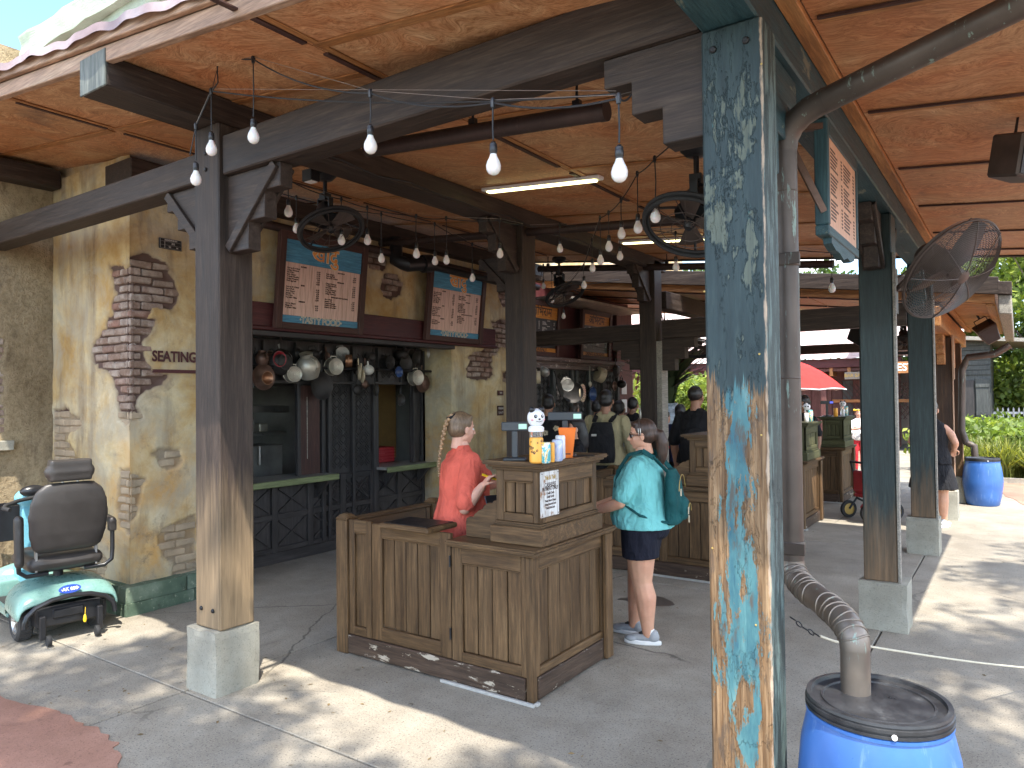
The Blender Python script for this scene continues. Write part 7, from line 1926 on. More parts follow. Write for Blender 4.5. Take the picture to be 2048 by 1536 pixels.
# ------------------------------------------------------------------ pots hanging along the kitchen front
def pot(kind, label, px_, py_, X, size, mat, rot=(0,0,0), mat2=None, group='pots and pans hung along the kitchen front', hook=2.02):
    q = PX(px_, py_, X)
    nm = {'pot': 'cooking_pot', 'pan': 'frying_pan', 'wok': 'wok', 'jug': 'metal_jug', 'ladle': 'ladle', 'basket': 'wicker_basket', 'bowl': 'bowl', 'colander': 'colander', 'mug': 'enamel_mug', 'kettle': 'kettle', 'paddle': 'wooden_paddle'}[kind]
    t = thing(nm, label, nm.replace('_', ' '), tuple(q), 0, group); t.rotation_euler = rot
    Ry = Matrix.Rotation(R(90), 4, 'Y'); r = size; m_ = M[mat]
    b = MB()
    if kind == 'pot':
        b.lathe([(.001,.0),(r*.92,0),(r,r*.06),(r*1.0,-r*.9),(r*1.06,-r*.92),(r*.95,-r*.9),(r*.93,-.01),(.001,-.01)], 28, Ry); o = b.build('vessel', m_, t, local=True, smooth=True)
        for k in range(1, 5):
            b = MB(); b.tube([(.004, r*.19*k*math.cos(a), r*.19*k*math.sin(a)) for a in [j*2*math.pi/28 for j in range(28)]], .003, 5, closed=True); b.build('pressed_ring', m_, o, local=True)
        b = MB(); b.tube([(-r*.5, -.04, r*1.0), (-r*.5, -.035, r*1.22), (-r*.5, .035, r*1.22), (-r*.5, .04, r*1.0)], .006, 6); b.build('handle', m_, t, local=True)
    elif kind in ('pan', 'wok'):
        dep = .2 if kind == 'pan' else .5
        b.lathe([(.001,-r*dep),(r*(.75 if kind == 'pan' else .4),-r*dep),(r*.85,-r*dep*.55),(r,0),(r*1.03,.003),(r*.97,.0),(r*.8,-r*dep*.45),(r*.6,-r*dep*.88),(.001,-r*dep*.92)], 28, Ry @ Matrix.Rotation(R(180), 4, 'X') if kind == 'wok' else Ry); b.build('vessel', m_, t, local=True, smooth=True)
        b = MB(); b.bar((-.01,0,r*.95), (-.01,0,r*1.9), .025, .012, up=(1,0,0)); b.build('handle', m_, t, local=True, bevel=.003)
    elif kind == 'jug':
        b.lathe([(.001,-r),(r*.7,-r),(r*.95,-r*.4),(r,0),(r*.8,r*.5),(r*.5,r*.8),(r*.55,r*1.1),(r*.5,r*1.1),(.001,r*.9)], 24); b.build('vessel', m_, t, local=True, smooth=True)
        b = MB(); b.tube([(r*.5,0,r*.9),(r*1.1,0,r*.7),(r*1.2,0,.1*r),(r*.95,0,-r*.2)], .008, 8); b.build('handle', m_, t, local=True, smooth=True)
    elif kind == 'ladle':
        b.ball((0,0,0), (r*.5,r,r), 14, 10); b.build('scoop', m_, t, local=True, smooth=True)
        b = MB(); b.bar((0,0,r*.9), (0,0,r*.9+.26), .014, .006, up=(1,0,0)); b.build('handle', m_, t, local=True)
    elif kind == 'paddle':
        b.prism([(-r*.5,-r*2),(r*.5,-r*2),(r*.6,0),(r*.2,r*1.2),(r*.12,r*2.6),(-r*.12,r*2.6),(-r*.2,r*1.2),(-r*.6,0)], -.008, .008, Matrix.Rotation(R(90), 4, 'Z')); b.build('blade', m_, t, local=True, bevel=.003)
    elif kind == 'basket':
        b.lathe([(.001,-r*.6),(r*.8,-r*.6),(r,.5*r),(r*.92,.5*r),(r*.75,-r*.5),(.001,-r*.5)], 24); b.build('vessel', m_, t, local=True, smooth=True)
        for k in range(6):
            z = -r*.5+k*r*.18; b = MB(); rr_ = r*(.84+.16*(k/5)); b.tube([(rr_*math.cos(a), rr_*math.sin(a), z+.006*(j % 2)) for j, a in enumerate([j*2*math.pi/28 for j in range(28)])], .008, 5, closed=True); b.build('woven_band', m_, t, local=True)
        b = MB(); b.tube([(0,-r,r*.4),(0,-r*.6,r*1.2),(0,r*.6,r*1.2),(0,r,r*.4)], .006, 6); b.build('handle', m_, t, local=True)
    elif kind == 'mug':
        b.lathe([(.001,-r),(r*.8,-r),(r*.9,r),(r*.95,r),(r*.8,-r*.9),(.001,-r*.9)], 20); b.build('vessel', m_, t, local=True, smooth=True)
        b = MB(); b.tube([(r*.8,0,r*.6),(r*1.5,0,r*.5),(r*1.5,0,-r*.4),(r*.8,0,-r*.6)], .005, 6); b.build('handle', M['ink'], t, local=True)
    elif kind == 'colander':
        b.lathe([(.001,.01),(r,.0),(r*1.03,-.01),(r*.97,-.02),(.001,-.005)], 28, Ry); o = b.build('disc', m_, t, local=True, smooth=True)
        h_ = MB()
        for ri, nn in ((.25,6),(.5,11),(.75,16)):
            for j in range(nn):
                a = j*2*math.pi/nn+ri; h_.lathe([(.001,0),(r*.055,0),(r*.055,.002),(.001,.002)], 6, Matrix.Translation((.011, r*ri*math.cos(a), r*ri*math.sin(a))) @ Ry)
        o2 = h_.build('holes', M['plastic_black'], o, local=True); o2['kind'] = 'stuff'
    elif kind == 'bowl':
        b.lathe([(.001,-r*.45),(r*.5,-r*.4),(r*.85,-r*.1),(r,.15*r),(r*.95,.15*r),(r*.8,-.05*r),(r*.45,-r*.32),(.001,-r*.36)], 24, Ry); b.build('vessel', m_, t, local=True, smooth=True)
    elif kind == 'kettle':
        b.ball((0,0,0), (r,r,r*.85), 18, 12); b.build('vessel', m_, t, local=True, smooth=True)
        b = MB(); b.tube([(0,-r*.7,r*.5),(0,-r*.4,r*1.35),(0,r*.4,r*1.35),(0,r*.7,r*.5)], .008, 6); b.tube([(0,r*.8,0),(0,r*1.4,r*.5)], [.02,.01], 8); b.build('handle', m_, t, local=True)
    b = MB(); zt = max(.02, hook-q.z); b.tube([(0,0,size*1.0),(0,0,max(size*1.05, zt))], .0035, 5); b.build('hook_wire', M['black_metal'], t, local=True)
    return t
Kp = -6.45
rail_ = MB(); rail_.tube([(Kp-.05, YO0+.02, 2.13), (Kp-.05, YO1-.02, 2.13)], .016, 8); tag(rail_.build('pot_rail', M['black_metal'], smooth=True), 'black iron rail the pots hang from under the maroon band', 'rail')
for row in [('pot','pale worn aluminium pot seen bottom first, beside the big dented jug',589,748,Kp,.088,'alu',(0,0,R(-12))),
 ('jug','big dented aluminium jug with a rusty spot',616,732,Kp-.02,.135,'alu',(R(20),R(12),0)),
 ('bowl','shiny red enamel bowl in a dark rim',558,718,Kp,.085,'red_enamel',(0,0,0)),
 ('wok','large dark wok rim behind the red bowl',563,724,Kp-.06,.14,'iron',(0,0,0)),
 ('pan','tarnished coppery round pan at the left end of the rail',527,754,Kp,.135,'copper_old',(0,0,0)),
 ('bowl','rust brown dimpled lid over the left coppery pan',534,756,Kp+.06,.07,'copper',(0,0,0)),
 ('pot','dull grey pot cut off by the left post',497,762,Kp,.10,'dull_steel',(0,0,R(20))),
 ('jug','dark red clay jug above the coppery pan',524,716,Kp-.02,.07,'copper_old',(0,0,0)),
 ('pot','round pot with concentric rings on its base',672,733,Kp,.098,'alu',(0,0,R(-8))),
 ('pan','wide dark iron pan below the ringed pot',644,772,Kp-.03,.155,'iron',(0,0,0)),
 ('pot','small copper pot with hammered side, right of the ringed pot',703,722,Kp,.075,'copper',(R(90),R(0),R(50))),
 ('pan','oval white pan seen on edge, left of the enamel kettle',718,745,Kp,.09,'cream',(0,0,R(62))),
 ('pan','second pale pan seen on edge under the copper pot',724,752,Kp,.08,'cream',(0,0,R(70))),
 ('kettle','white enamel kettle with black handle',736,740,Kp,.075,'white_enamel',(0,0,R(40))),
 ('ladle','round dark strainer ladle hanging low in the middle',714,780,Kp,.06,'iron',(0,0,0)),
 ('ladle','second dark ladle right of the low strainer',730,768,Kp,.055,'copper_old',(0,0,0)),
 ('pan','dark skillet hanging right of the two ladles',752,780,Kp,.08,'iron',(0,0,R(20))),
 ('pot','small dark pot high on the rail between kettle and bowls',780,725,Kp-.04,.085,'iron',(0,0,0)),
 ('bowl','blue glinting enamel bowl among black pans',797,744,Kp,.07,'blue_enamel',(0,0,0)),
 ('pan','black pan tucked behind the blue bowl',812,726,Kp-.05,.11,'iron',(0,0,0)),
 ('pot','bright worn aluminium pot base at the right part of the rail',836,755,Kp,.10,'alu',(0,0,R(-5))),
 ('wok','brown iron wok behind the bright pot on the right',845,766,Kp-.06,.125,'copper_old',(0,0,0)),
 ('pan','black frying pan hanging in the second hatch before the tan board',802,800,Kp-.02,.075,'iron',(0,0,0)),
 ('mug','white enamel mug with a dark handle near the right end',877,748,Kp,.035,'white_enamel',(R(40),R(20),0)),
 ('pan','rusty dark skillet at the right end of the rail',899,762,Kp,.10,'iron',(0,0,R(15)))]:
    pot(*row)
rr5 = random.Random(9)
for k, (nm_, w_) in enumerate((('pan','small'),('pot','squat'),('pan','rusty'),('wok','shallow'),('kettle','sooty'),('pan','deep'),('pot','narrow'),('bowl','dull'),('pan','flat'),('pot','battered'),('kettle','little'),('pan','heavy'),('wok','old'),('pot','blackened'))):
    pot(nm_, w_ + ' dark ' + {'pan':'skillet','pot':'saucepan','wok':'wok','kettle':'kettle','bowl':'bowl'}[nm_] + ' in the back row, ' + cnt_names[min(k, 11)] + (' from the left' if k < 12 else ' but one from the right' if k == 12 else ' and last at the right'), 508+k*29.5, 716+rr5.uniform(-10,26), Kp-.12, rr5.uniform(.06,.11), rr5.choice(('iron','iron','copper_old','dull_steel')), (rr5.uniform(-.3,.3), rr5.uniform(-.2,.2), rr5.uniform(-.9,.9)))
K2 = -6.0
for row in [('pot','pale pot peeking out from behind the inner post at the second bar',1080,755,K2,.1,'cream',(0,0,R(30))),
 ('jug','tilted dull metal jug at the left of the second bar',1089,743,K2,.075,'dull_steel',(R(50),0,0)),
 ('paddle','long dark wooden paddle slanting at the second bar',1118,770,K2,.1,'iron',(R(30),0,0)),
 ('pot','deep olive green pot tilted at the second bar',1136,770,K2,.1,'dull_steel',(R(20),R(10),R(-45))),
 ('pan','huge black pan leaning below the olive pot',1146,785,K2-.05,.17,'iron',(R(25),0,R(-55))),
 ('colander','cream perforated skimmer disc at the second bar',1166,786,K2+.02,.15,'cream',(0,0,R(10))),
 ('ladle','small pale ladle above the blue plate',1180,768,K2,.045,'alu',(0,0,0)),
 ('bowl','dark blue plate right of the perforated skimmer',1184,788,K2-.04,.13,'blue_enamel',(0,0,0)),
 ('pot','large cream aluminium bucket tilted near the right end of the second bar',1206,752,K2,.13,'cream',(R(60),R(20),R(55))),
 ('bowl','small brown copper bowl at the right end of the second bar',1228,772,K2,.09,'copper_old',(0,0,0)),
 ('kettle','dark kettle at the far right end of the second bar',1243,768,K2,.09,'iron',(0,0,0)),
 ('wok','black wok high at the right end of the second bar',1232,742,K2-.05,.12,'iron',(0,0,0))]:
    pot(*row, group='pots hung along the second bar', hook=2.15)

# ------------------------------------------------------------------ mobility scooter
sc = thing('mobility_scooter', 'mint green mobility scooter with black seat and blue oval badge, parked by the wall', 'scooter', (0,0,0))
gL = PZ(45, 1281); gR = PZ(186, 1247)
ctr = (gL+gR)/2; sc.location = (ctr.x, ctr.y, 0)
ayx = (gL-gR); ayx.z = 0; yawS = math.atan2(ayx.y, ayx.x) - R(96); sc.rotation_euler = (0,0,yawS)
SW = ayx.length
def sm(b, nm, mat, par=sc, vox=.012, it=3): return soft(b, nm, M[mat], par, vox, it)
# body shell : swept sections along x
def shell(secs, th=.02):
    b = MB(); n = 13; base = 0
    rows = []
    for (x, hw, z0, z1, fl) in secs:
        row = []
        for j in range(n):
            u = -1+2*j/(n-1); y = hw*math.copysign(abs(math.sin(u*math.pi/2))**.8, u); z = z1-(z1-z0)*abs(u)**fl
            row.append((x, y, z))
        rows.append(row)
    for row in rows: b.v += row
    for i in range(len(rows)-1):
        for j in range(n-1): b.f.append([i*n+j, i*n+j+1, (i+1)*n+j+1, (i+1)*n+j]); b.m.append(0)
    return b
b = shell([(-.27,.33,.20,.30,3.5),(-.25,.345,.20,.36,3.2),(-.16,.35,.215,.41,3),(0.0,.345,.225,.44,2.8),(.14,.33,.22,.44,2.8),(.22,.31,.18,.36,3),(.27,.30,.14,.20,5)])
o = b.build('rear_body', M['mint'], sc, local=True, smooth=True); q = o.modifiers.new('thick', 'SOLIDIFY'); q.thickness = .018; q2 = o.modifiers.new('sub', 'SUBSURF'); q2.levels = q2.render_levels = 2
b = MB(); b.box(.24,.85,-.26,.26,.13,.165); b.build('footboard', M['rubber'], sc, local=True, bevel=.012)
for y_ in (-.29, .261):
    b = MB(); b.box(.24,.86,y_,y_+.029,.12,.2); b.build('side_trim', M['mint'], sc, local=True, bevel=.012)
# bumper arch
b = MB(); pts = [(-.30,.30*math.cos(a), .145+.19*math.sin(a)**.7) for a in [R(x) for x in (0.5,8,20,40,65,90,115,140,160,172,179.5)]]
b.tube(pts, .018, 8); b.build('rear_bumper', M['plastic_black'], sc, local=True, smooth=True)
b = MB(); b.box(-.27,-.12,-.22,.22,.12,.27); b.box(-.28,-.2,-.1,.12,.17,.25); b.build('drive_unit', M['black_metal'], sc, local=True, bevel=.015)
for s_ in (-1, 1):
    b = MB(); b.box(-.33,-.29,s_*.19-.02,s_*.19+.02,.05,.22); b.build('anti_tip_arm', M['plastic_black'], sc, local=True, bevel=.006)
    b = MB(); b.lathe([(.001,-.014),(.036,-.014),(.04,-.008),(.04,.008),(.036,.014),(.001,.014)], 18, Matrix.Translation((-.35,s_*.16,.045)) @ Matrix.Rotation(R(90),4,'X')); b.build('anti_tip_wheel', M['rubber'], sc, local=True, smooth=True)
for (x, s_) in ((0,-1),(0,1),(.98,-1),(.98,1)):
    r = .142 if x == 0 else .125; y = s_*SW/2 if x == 0 else s_*.22; Mx = Matrix.Translation((x, y, r)) @ Matrix.Rotation(R(90)*s_, 4, 'X').inverted()
    b = MB(); b.lathe([(r*.6,-.045),(r*.85,-.052),(r*.97,-.04),(r,-.015),(r,.015),(r*.97,.04),(r*.85,.052),(r*.6,.045)], 32, Mx, close=False)
    w = b.build('wheel', M['tread_rubber'], sc, local=True, smooth=True)
    b = MB()
    for k in range(32):
        a = k*2*math.pi/32
        for q_ in (-1, 1): b.bar(Mx @ Vector((r*1.004*math.cos(a), r*1.004*math.sin(a), 0)), Mx @ Vector((r*.99*math.cos(a+.08), r*.99*math.sin(a+.08), q_*.036)), .008, .006)
    o = b.build('tread', M['tread_rubber'], w, local=True); o['kind'] = 'stuff'
    b = MB(); b.lathe([(.001,.03),(.02,.034),(.025,.02),(r*.3,.015),(r*.52,.03),(r*.6,.046),(r*.64,.046),(r*.6,.0),(.001,.0)], 28, Mx); rm_ = b.build('rim', M['steel'], w, local=True, smooth=True)
    b = MB()
    for k in range(5):
        a = k*2*math.pi/5; b.bar(Mx @ Vector((.02*math.cos(a), .02*math.sin(a), .03)), Mx @ Vector((r*.58*math.cos(a), r*.58*math.sin(a), .038)), .02, .01)
    b.build('rim_spokes', M['steel'], rm_, local=True)
# badge
z_b = .375
b = MB(); b.lathe([(.001,0),(.075,0),(.075,.006),(.001,.008)], 32, Matrix.Translation((-.262,0,z_b)) @ Matrix.Rotation(R(-72),4,'Y') @ Matrix.Diagonal((.42,1,1,1)))
bg = b.build('oval_badge', M['logo_blue'], sc, local=True, smooth=True)
Mb = Matrix.Translation((-.273,0,z_b+.002)) @ Matrix.Rotation(R(-72),4,'Y') @ Matrix.Rotation(R(-90),4,'Z')
tm = text_mesh('badge_lettering', '\u00b7AK 080\u00b7', .034, M['white'], .0005, 'CENTER', .0008)
inst('badge_lettering', tm, bg, mat4=wmat(sc) @ Mb)
b = MB(); b.tube([(-.315,-.09,.23),(-.32,-.085,.17)], .002, 5); b.lathe([(.001,.03),(.008,.02),(.013,-.01),(.009,-.028),(.001,-.032)], 12, Matrix.Translation((-.32,-.085,.15))); b.build('yellow_pull', M['yellow'], sc, local=True, smooth=True)
# seat
b = MB(); b.tube([(.02,0,.40),(.02,0,.52)], .035, 12); b.box(-.14,.18,-.14,.14,.5,.52); b.build('seat_post', M['black_metal'], sc, local=True)
b = MB()
for (y, z) in ((-.2,.57),(.2,.57)): cap(b, [(-.16,y,z),(.24,y,z)], [.06,.06])
cap(b, [(-.16,-.17,.575),(-.16,.17,.575)], [.065,.065]); cap(b, [(.24,-.17,.58),(.24,.17,.58)], [.065,.065]); b.box(-.16,.24,-.2,.2,.52,.63)
st = sm(b, 'seat_cushion', 'seat_vinyl', vox=.014)
b = MB()
bk = [(-.215,.69,.235,.045),(-.235,.80,.262,.05),(-.25,.92,.27,.05),(-.262,1.03,.26,.048),(-.27,1.12,.225,.042),(-.272,1.175,.16,.032)]
base = 0
ring_loft(b, [(x, 0, z, d, hw) for (x, z, hw, d) in [(-.2,.655,.19,.03)]+bk], 28)
sm(b, 'backrest', 'seat_vinyl', vox=.014)
b = MB(); cap(b, [(-.265,-.11,1.255),(-.265,.11,1.255)], [.062,.062]); b.box(-.32,-.215,-.14,.14,1.185,1.345); sm(b, 'headrest', 'seat_vinyl', vox=.012)
b = MB(); b.tube([(-.27,-.05,1.1),(-.27,-.05,1.22)], .01, 8); b.tube([(-.27,.05,1.1),(-.27,.05,1.22)], .01, 8); b.build('headrest_stem', M['steel'], sc, local=True)
for s_ in (-1, 1):
    b = MB(); b.tube([(-.18,s_*.12,.50),(-.19,s_*.26,.50),(-.2,s_*.31,.54),(-.2,s_*.315,.62),(-.2,s_*.315,.80)], .016, 10); b.build('arm_tube', M['plastic_black'], sc, local=True, smooth=True)
    if s_ > 0:
        b = MB(); cap(b, [(-.21,s_*.31,.60),(-.19,s_*.31,.92)], [.032,.034]); b.ball((-.19,s_*.31,.76), (.045,.028,.17), 12, 8); sm(b, 'armrest', 'seat_vinyl', vox=.01)
    else:
        b = MB(); cap(b, [(-.2,s_*.315,.84),(.08,s_*.315,.86)], [.03,.028]); b.box(-.22,-.17,s_*.315-.03,s_*.315+.03,.76,.84); sm(b, 'armrest', 'seat_vinyl', vox=.01)
    b = MB(); b.box(-.205,-.165,s_*.2-.008,s_*.2+.008,.52,.74); b.build('hinge_plate', M['dull_steel'], sc, local=True, bevel=.003)
# tiller
b = MB(); b.box(.82,.95,-.09,.09,.13,.4); b.box(.78,.88,-.06,.06,.36,.95); b.ball((.8,0,.97), (.07,.12,.08), 14, 10); sm(b, 'tiller_shroud', 'aqua', vox=.014)
b = MB(); b.ball((.70,0,1.03), (.05,.1,.05), 14, 10); b.build('dash', M['plastic_black'], sc, local=True, smooth=True)
b = MB(); b.tube([(.66,0,.98),(.6,.13,.97),(.5,.24,.95),(.42,.27,.94),(.36,.24,.93)], .016, 10); b.tube([(.66,0,.98),(.6,-.13,.97),(.5,-.24,.95),(.42,-.27,.94),(.36,-.24,.93)], .016, 10); b.build('handlebar', M['rubber'], sc, local=True, smooth=True)


b = MB()
for k in range(12):
    y = -.2+.4*k/11
    b.box(1.22,1.228,y-.007,y+.007,.62,.86)
for s_ in (-1, 1):
    for k in range(9): x = .98+.24*k/8; b.box(x-.007,x+.007,s_*.2-.004,s_*.2+.004,.62,.86)
for z in (.60,.86): b.box(.96,1.235,-.21,-.195,z,z+.03); b.box(.96,1.235,.195,.21,z,z+.03); b.box(1.22,1.238,-.21,.21,z,z+.03)
for z in (.70,.78): b.box(.96,1.23,-.206,-.198,z,z+.012); b.box(.96,1.23,.198,.206,z,z+.012)
b.box(.96,1.23,-.2,.2,.595,.605); b.box(.955,.965,-.2,.2,.6,.89); o = b.build('basket', M['plastic_black'], sc, local=True); o['kind'] = 'stuff'
b = MB(); b.box(.82,1.12,-.24,.24,.14,.30); b.ball((1.05,0,.26), (.13,.24,.13), 14, 10); sm(b, 'front_fender', 'mint', vox=.016)
# ------------------------------------------------------------------ foliage helpers
def leaf_cloud(name, blobs, per, size, mat, parent=None, aspect=.5, seed=1, droop=.3, stuff=False, shell=.45):
    """blobs: (cx,cy,cz,rx,ry,rz); small folded leaf faces spread through each clump"""
    g = np.random.default_rng(seed); B = np.array(blobs, float); n = len(B)*per
    c = np.repeat(B, per, 0)
    d = g.normal(size=(n, 3)); d /= np.linalg.norm(d, axis=1)[:, None]
    r_ = g.random(n)**shell
    p = c[:, :3] + d*c[:, 3:]*r_[:, None]
    a = g.normal(size=(n, 3)); a[:, 2] -= droop; a /= np.linalg.norm(a, axis=1)[:, None]
    u = g.normal(size=(n, 3)); u -= a*(u*a).sum(1)[:, None]; u /= np.linalg.norm(u, axis=1)[:, None]
    s = size*(.55+.9*g.random(n))[:, None]; w = np.cross(a, u)
    v0 = p - a*s*.5; v1 = p + u*s*aspect*.5 + w*s*.08; v2 = p + a*s*.5; v3 = p - u*s*aspect*.5 + w*s*.08
    V = np.stack([v0, v1, v2, v3], 1).reshape(-1, 3)
    if parent is not None: V = V - np.array(parent.location)
    me = bpy.data.meshes.new(name); me.vertices.add(4*n); me.loops.add(4*n); me.polygons.add(n)
    me.vertices.foreach_set('co', V.astype(np.float32).ravel()); me.loops.foreach_set('vertex_index', np.arange(4*n, dtype=np.int32))
    me.polygons.foreach_set('loop_start', np.arange(0, 4*n, 4, dtype=np.int32)); me.update(calc_edges=True)
    tone = np.repeat(np.clip(g.normal(.5, .22, n) + (np.repeat(g.random(len(B)), per)-.5)*.5, 0, 1), 4)
    at = me.attributes.new('tone', 'FLOAT', 'POINT'); at.data.foreach_set('value', tone.astype(np.float32))
    me.materials.append(mat)
    o = bpy.data.objects.new(name, me); COL.objects.link(o)
    if parent is not None: o.parent = parent
    if stuff: o['kind'] = 'stuff'
    return o
def tree(label, name, base, h, crown, nb, per, size, mat, seed=1, trunk_r=.18, clump=.6, group=None):
    """crown: (cx,cy,cz,rx,ry,rz)"""
    t = thing(name, label, 'tree', base, 0, group); rr = random.Random(seed); cx, cy, cz, rx, ry, rz = crown
    blobs = []; b = MB(); fork = Vector((base[0]+(cx-base[0])*.5, base[1]+(cy-base[1])*.5, max(base[2]+1.5, cz-rz*.8)))
    b.tube([Vector(base), Vector(base).lerp(fork,.5)+Vector((rr.uniform(-.2,.2),rr.uniform(-.2,.2),0)), fork], [trunk_r, trunk_r*.8, trunk_r*.65], 10)
    for i in range(nb):
        while True:
            p = Vector((rr.uniform(-1,1), rr.uniform(-1,1), rr.uniform(-1,1)))
            if .25 < p.length < 1: break
        q = Vector((cx+p.x*rx, cy+p.y*ry, cz+p.z*rz)); k = clump*rr.uniform(.6,1.35)
        blobs.append((q.x, q.y, q.z, k*1.15, k*1.15, k*.75))
        if i % 2 == 0: b.tube([fork, fork.lerp(q,.5)+Vector((rr.uniform(-.3,.3),rr.uniform(-.3,.3),.2)), q], [trunk_r*.32, trunk_r*.16, .012], 6)
    b.build('trunk', M['bark'], t, smooth=True)
    leaf_cloud('crown', blobs, per, size, mat, t, seed=seed)
    return t
# trees standing beside and behind the viewer: they cast the dappled shade on the paving
tree('leafy tree on the plaza whose shade dapples the paving by the left post', 'shade_tree', (2.6, -6.0, 0), 13, (.6, -3.1, 11.0, 3.9, 2.6, 1.3), 84, 260, .16, M['leaf'], 3, .22, .5, 'plaza shade trees')
tree('leafy tree on the plaza whose shade dapples the walkway right of the posts', 'shade_tree', (8.2, .2, 0), 13, (5.2, 2.2, 11.0, 2.3, 4.2, 1.3), 84, 260, .16, M['leaf'], 5, .22, .55, 'plaza shade trees')

# ------------------------------------------------------------------ far buildings
fb = thing('plaza_building', 'long dull red boarded building with a pale sunlit metal roof across the plaza', 'building', (-12, 28, 0))
b = MB(); b.box(-26, -3.2, 27.2, 32, 0, 2.9); b.build('wall', M['farred'], fb)
for k in range(34):
    x = -14.5+k*.34
    if x > -3.4: break
    b = MB(); b.box(x+.01, x+.325, 27.15, 27.199, .0, 2.2); b.build('board', M['farred'] if k % 7 else M['farwood'], fb)
for x in (-15,-12.4,-10,-7.6,-5.4,-3.4):
    b = MB(); b.box(x-.09, x+.09, 26.2, 26.38, 0, 2.85); b.build('porch_post', M['farred'], fb, bevel=.01)
b = MB(); b.box(-26, -3.0, 25.9, 26.05, 2.62, 2.92); b.build('fascia', M['maroon_x'], fb, bevel=.01)
rf = MB(); n_ = 70
for k in range(n_+1):
    x = -26+23.2*k/n_; dz = .03*math.sin(k*2.3)
    rf.v += [(x, 25.75, 2.92+dz), (x, 33, 5.9+dz)]
for k in range(n_): rf.f.append([2*k,2*k+2,2*k+3,2*k+1]); rf.m.append(0)
rf.build('roof', M['redroof'], fb)
b = MB(); b.box(-26,-3.0,26.0,27.2,2.5,2.6); b.build('soffit', M['farred'], fb)
for x in (-5.1,-4.55):
    b = MB(); b.box(x-.05, x+.05, 25.95, 26.6, 2.35, 2.62); b.build('eave_bracket', M['orangewood_y'], fb)
b = MB()
for k in range(14):
    x0 = -5.2+k*.16
    b.bar((x0, 27.1, .9), (x0+.9, 27.1, 2.1), .025, .02, up=(0,1,0)); b.bar((x0+.9, 27.12, .9), (x0, 27.12, 2.1), .025, .02, up=(0,1,0))
o = b.build('lattice', M['signframe_z'], fb); o['kind'] = 'stuff'
b = MB(); b.box(-5.3,-2.9,27.05,27.14,1.45,1.55); b.build('rail', M['orangewood_x'], fb)
def flat_sign(label, px_, py_, Y, w, h, txt, plate, ink, sz):
    q = PY(px_, py_, Y); t = thing('shop_sign', label, 'sign', tuple(q))
    b = MB(); b.box(q.x-w/2,q.x+w/2,q.y-.02,q.y+.02,q.z-h/2,q.z+h/2); b.build('plate', M[plate], t, bevel=.01)
    inst('lettering', text_mesh('lettering', txt, sz, M[ink], .002, 'CENTER', .004), t, mat4=frame_mat((q.x, q.y-.023, q.z), (1,0,0), (0,0,1)))
flat_sign('small grey BAR SALE sign under the eave across the plaza', 1710, 751, 25.8, .62, .24, 'BAR SALE', 'shingle_grey', 'gold', .15)
flat_sign('orange sign ending in EST between the dark green posts', 1804, 735, 24.0, .8, .34, 'BEST', 'orangewood_x', 'paper', .3)
hut = thing('grey_hut', 'dark grey boarded hut with shutters behind the hedge', 'hut', (-1.9, 26, 0))
hx0, hx1 = PY(1922, 800, 24.5).x, PY(1983, 800, 24.5).x
b = MB(); b.box(hx0, hx1, 24.5, 27.5, 0, 3.3); b.build('wall', M['farwood'], hut)
wv = (hx1-hx0)
for k in range(7):
    b = MB(); b.box(hx0+.01, hx1-.01, 24.46, 24.499, 2.25+k*.14, 2.375+k*.14); b.build('board', M['farwood'], hut, bevel=.004)
b = MB(); b.box(hx0+wv*.05, hx0+wv*.45, 24.45, 24.499, .3, 2.1); b.build('shutter', M['charcoal_z'], hut, bevel=.01)
b = MB(); b.box(hx0+wv*.5, hx0+wv*.95, 24.42, 24.499, .3, 2.15); sh_ = b.build('shutter', M['farwood'], hut, bevel=.01)
for z in (.5,1.1,1.9):
    b = MB(); b.box(hx0+wv*.5, hx0+wv*.95, 24.40, 24.419, z, z+.1); b.build('ledge', M['farwood'], sh_)
b = MB(); b.add([(hx0-.6,24.0,3.3),(hx1+2.6,24.0,2.95),(hx1+2.6,28,2.95),(hx0-.6,28,3.3),(hx0-.6,24.0,3.4),(hx1+2.6,24.0,3.05),(hx1+2.6,28,3.05),(hx0-.6,28,3.4)], [(0,3,2,1),(4,5,6,7),(0,1,5,4),(1,2,6,5),(2,3,7,6),(3,0,4,7)]); b.build('roof', M['shingle_grey'], hut)
b = MB(); b.add([(hx0-3,24.2,3.2),(hx0+.1,24.2,3.4),(hx0+.1,30,5),(hx0-3,30,5)], [(0,1,2,3)]); b.build('roof', M['redroof'], hut)

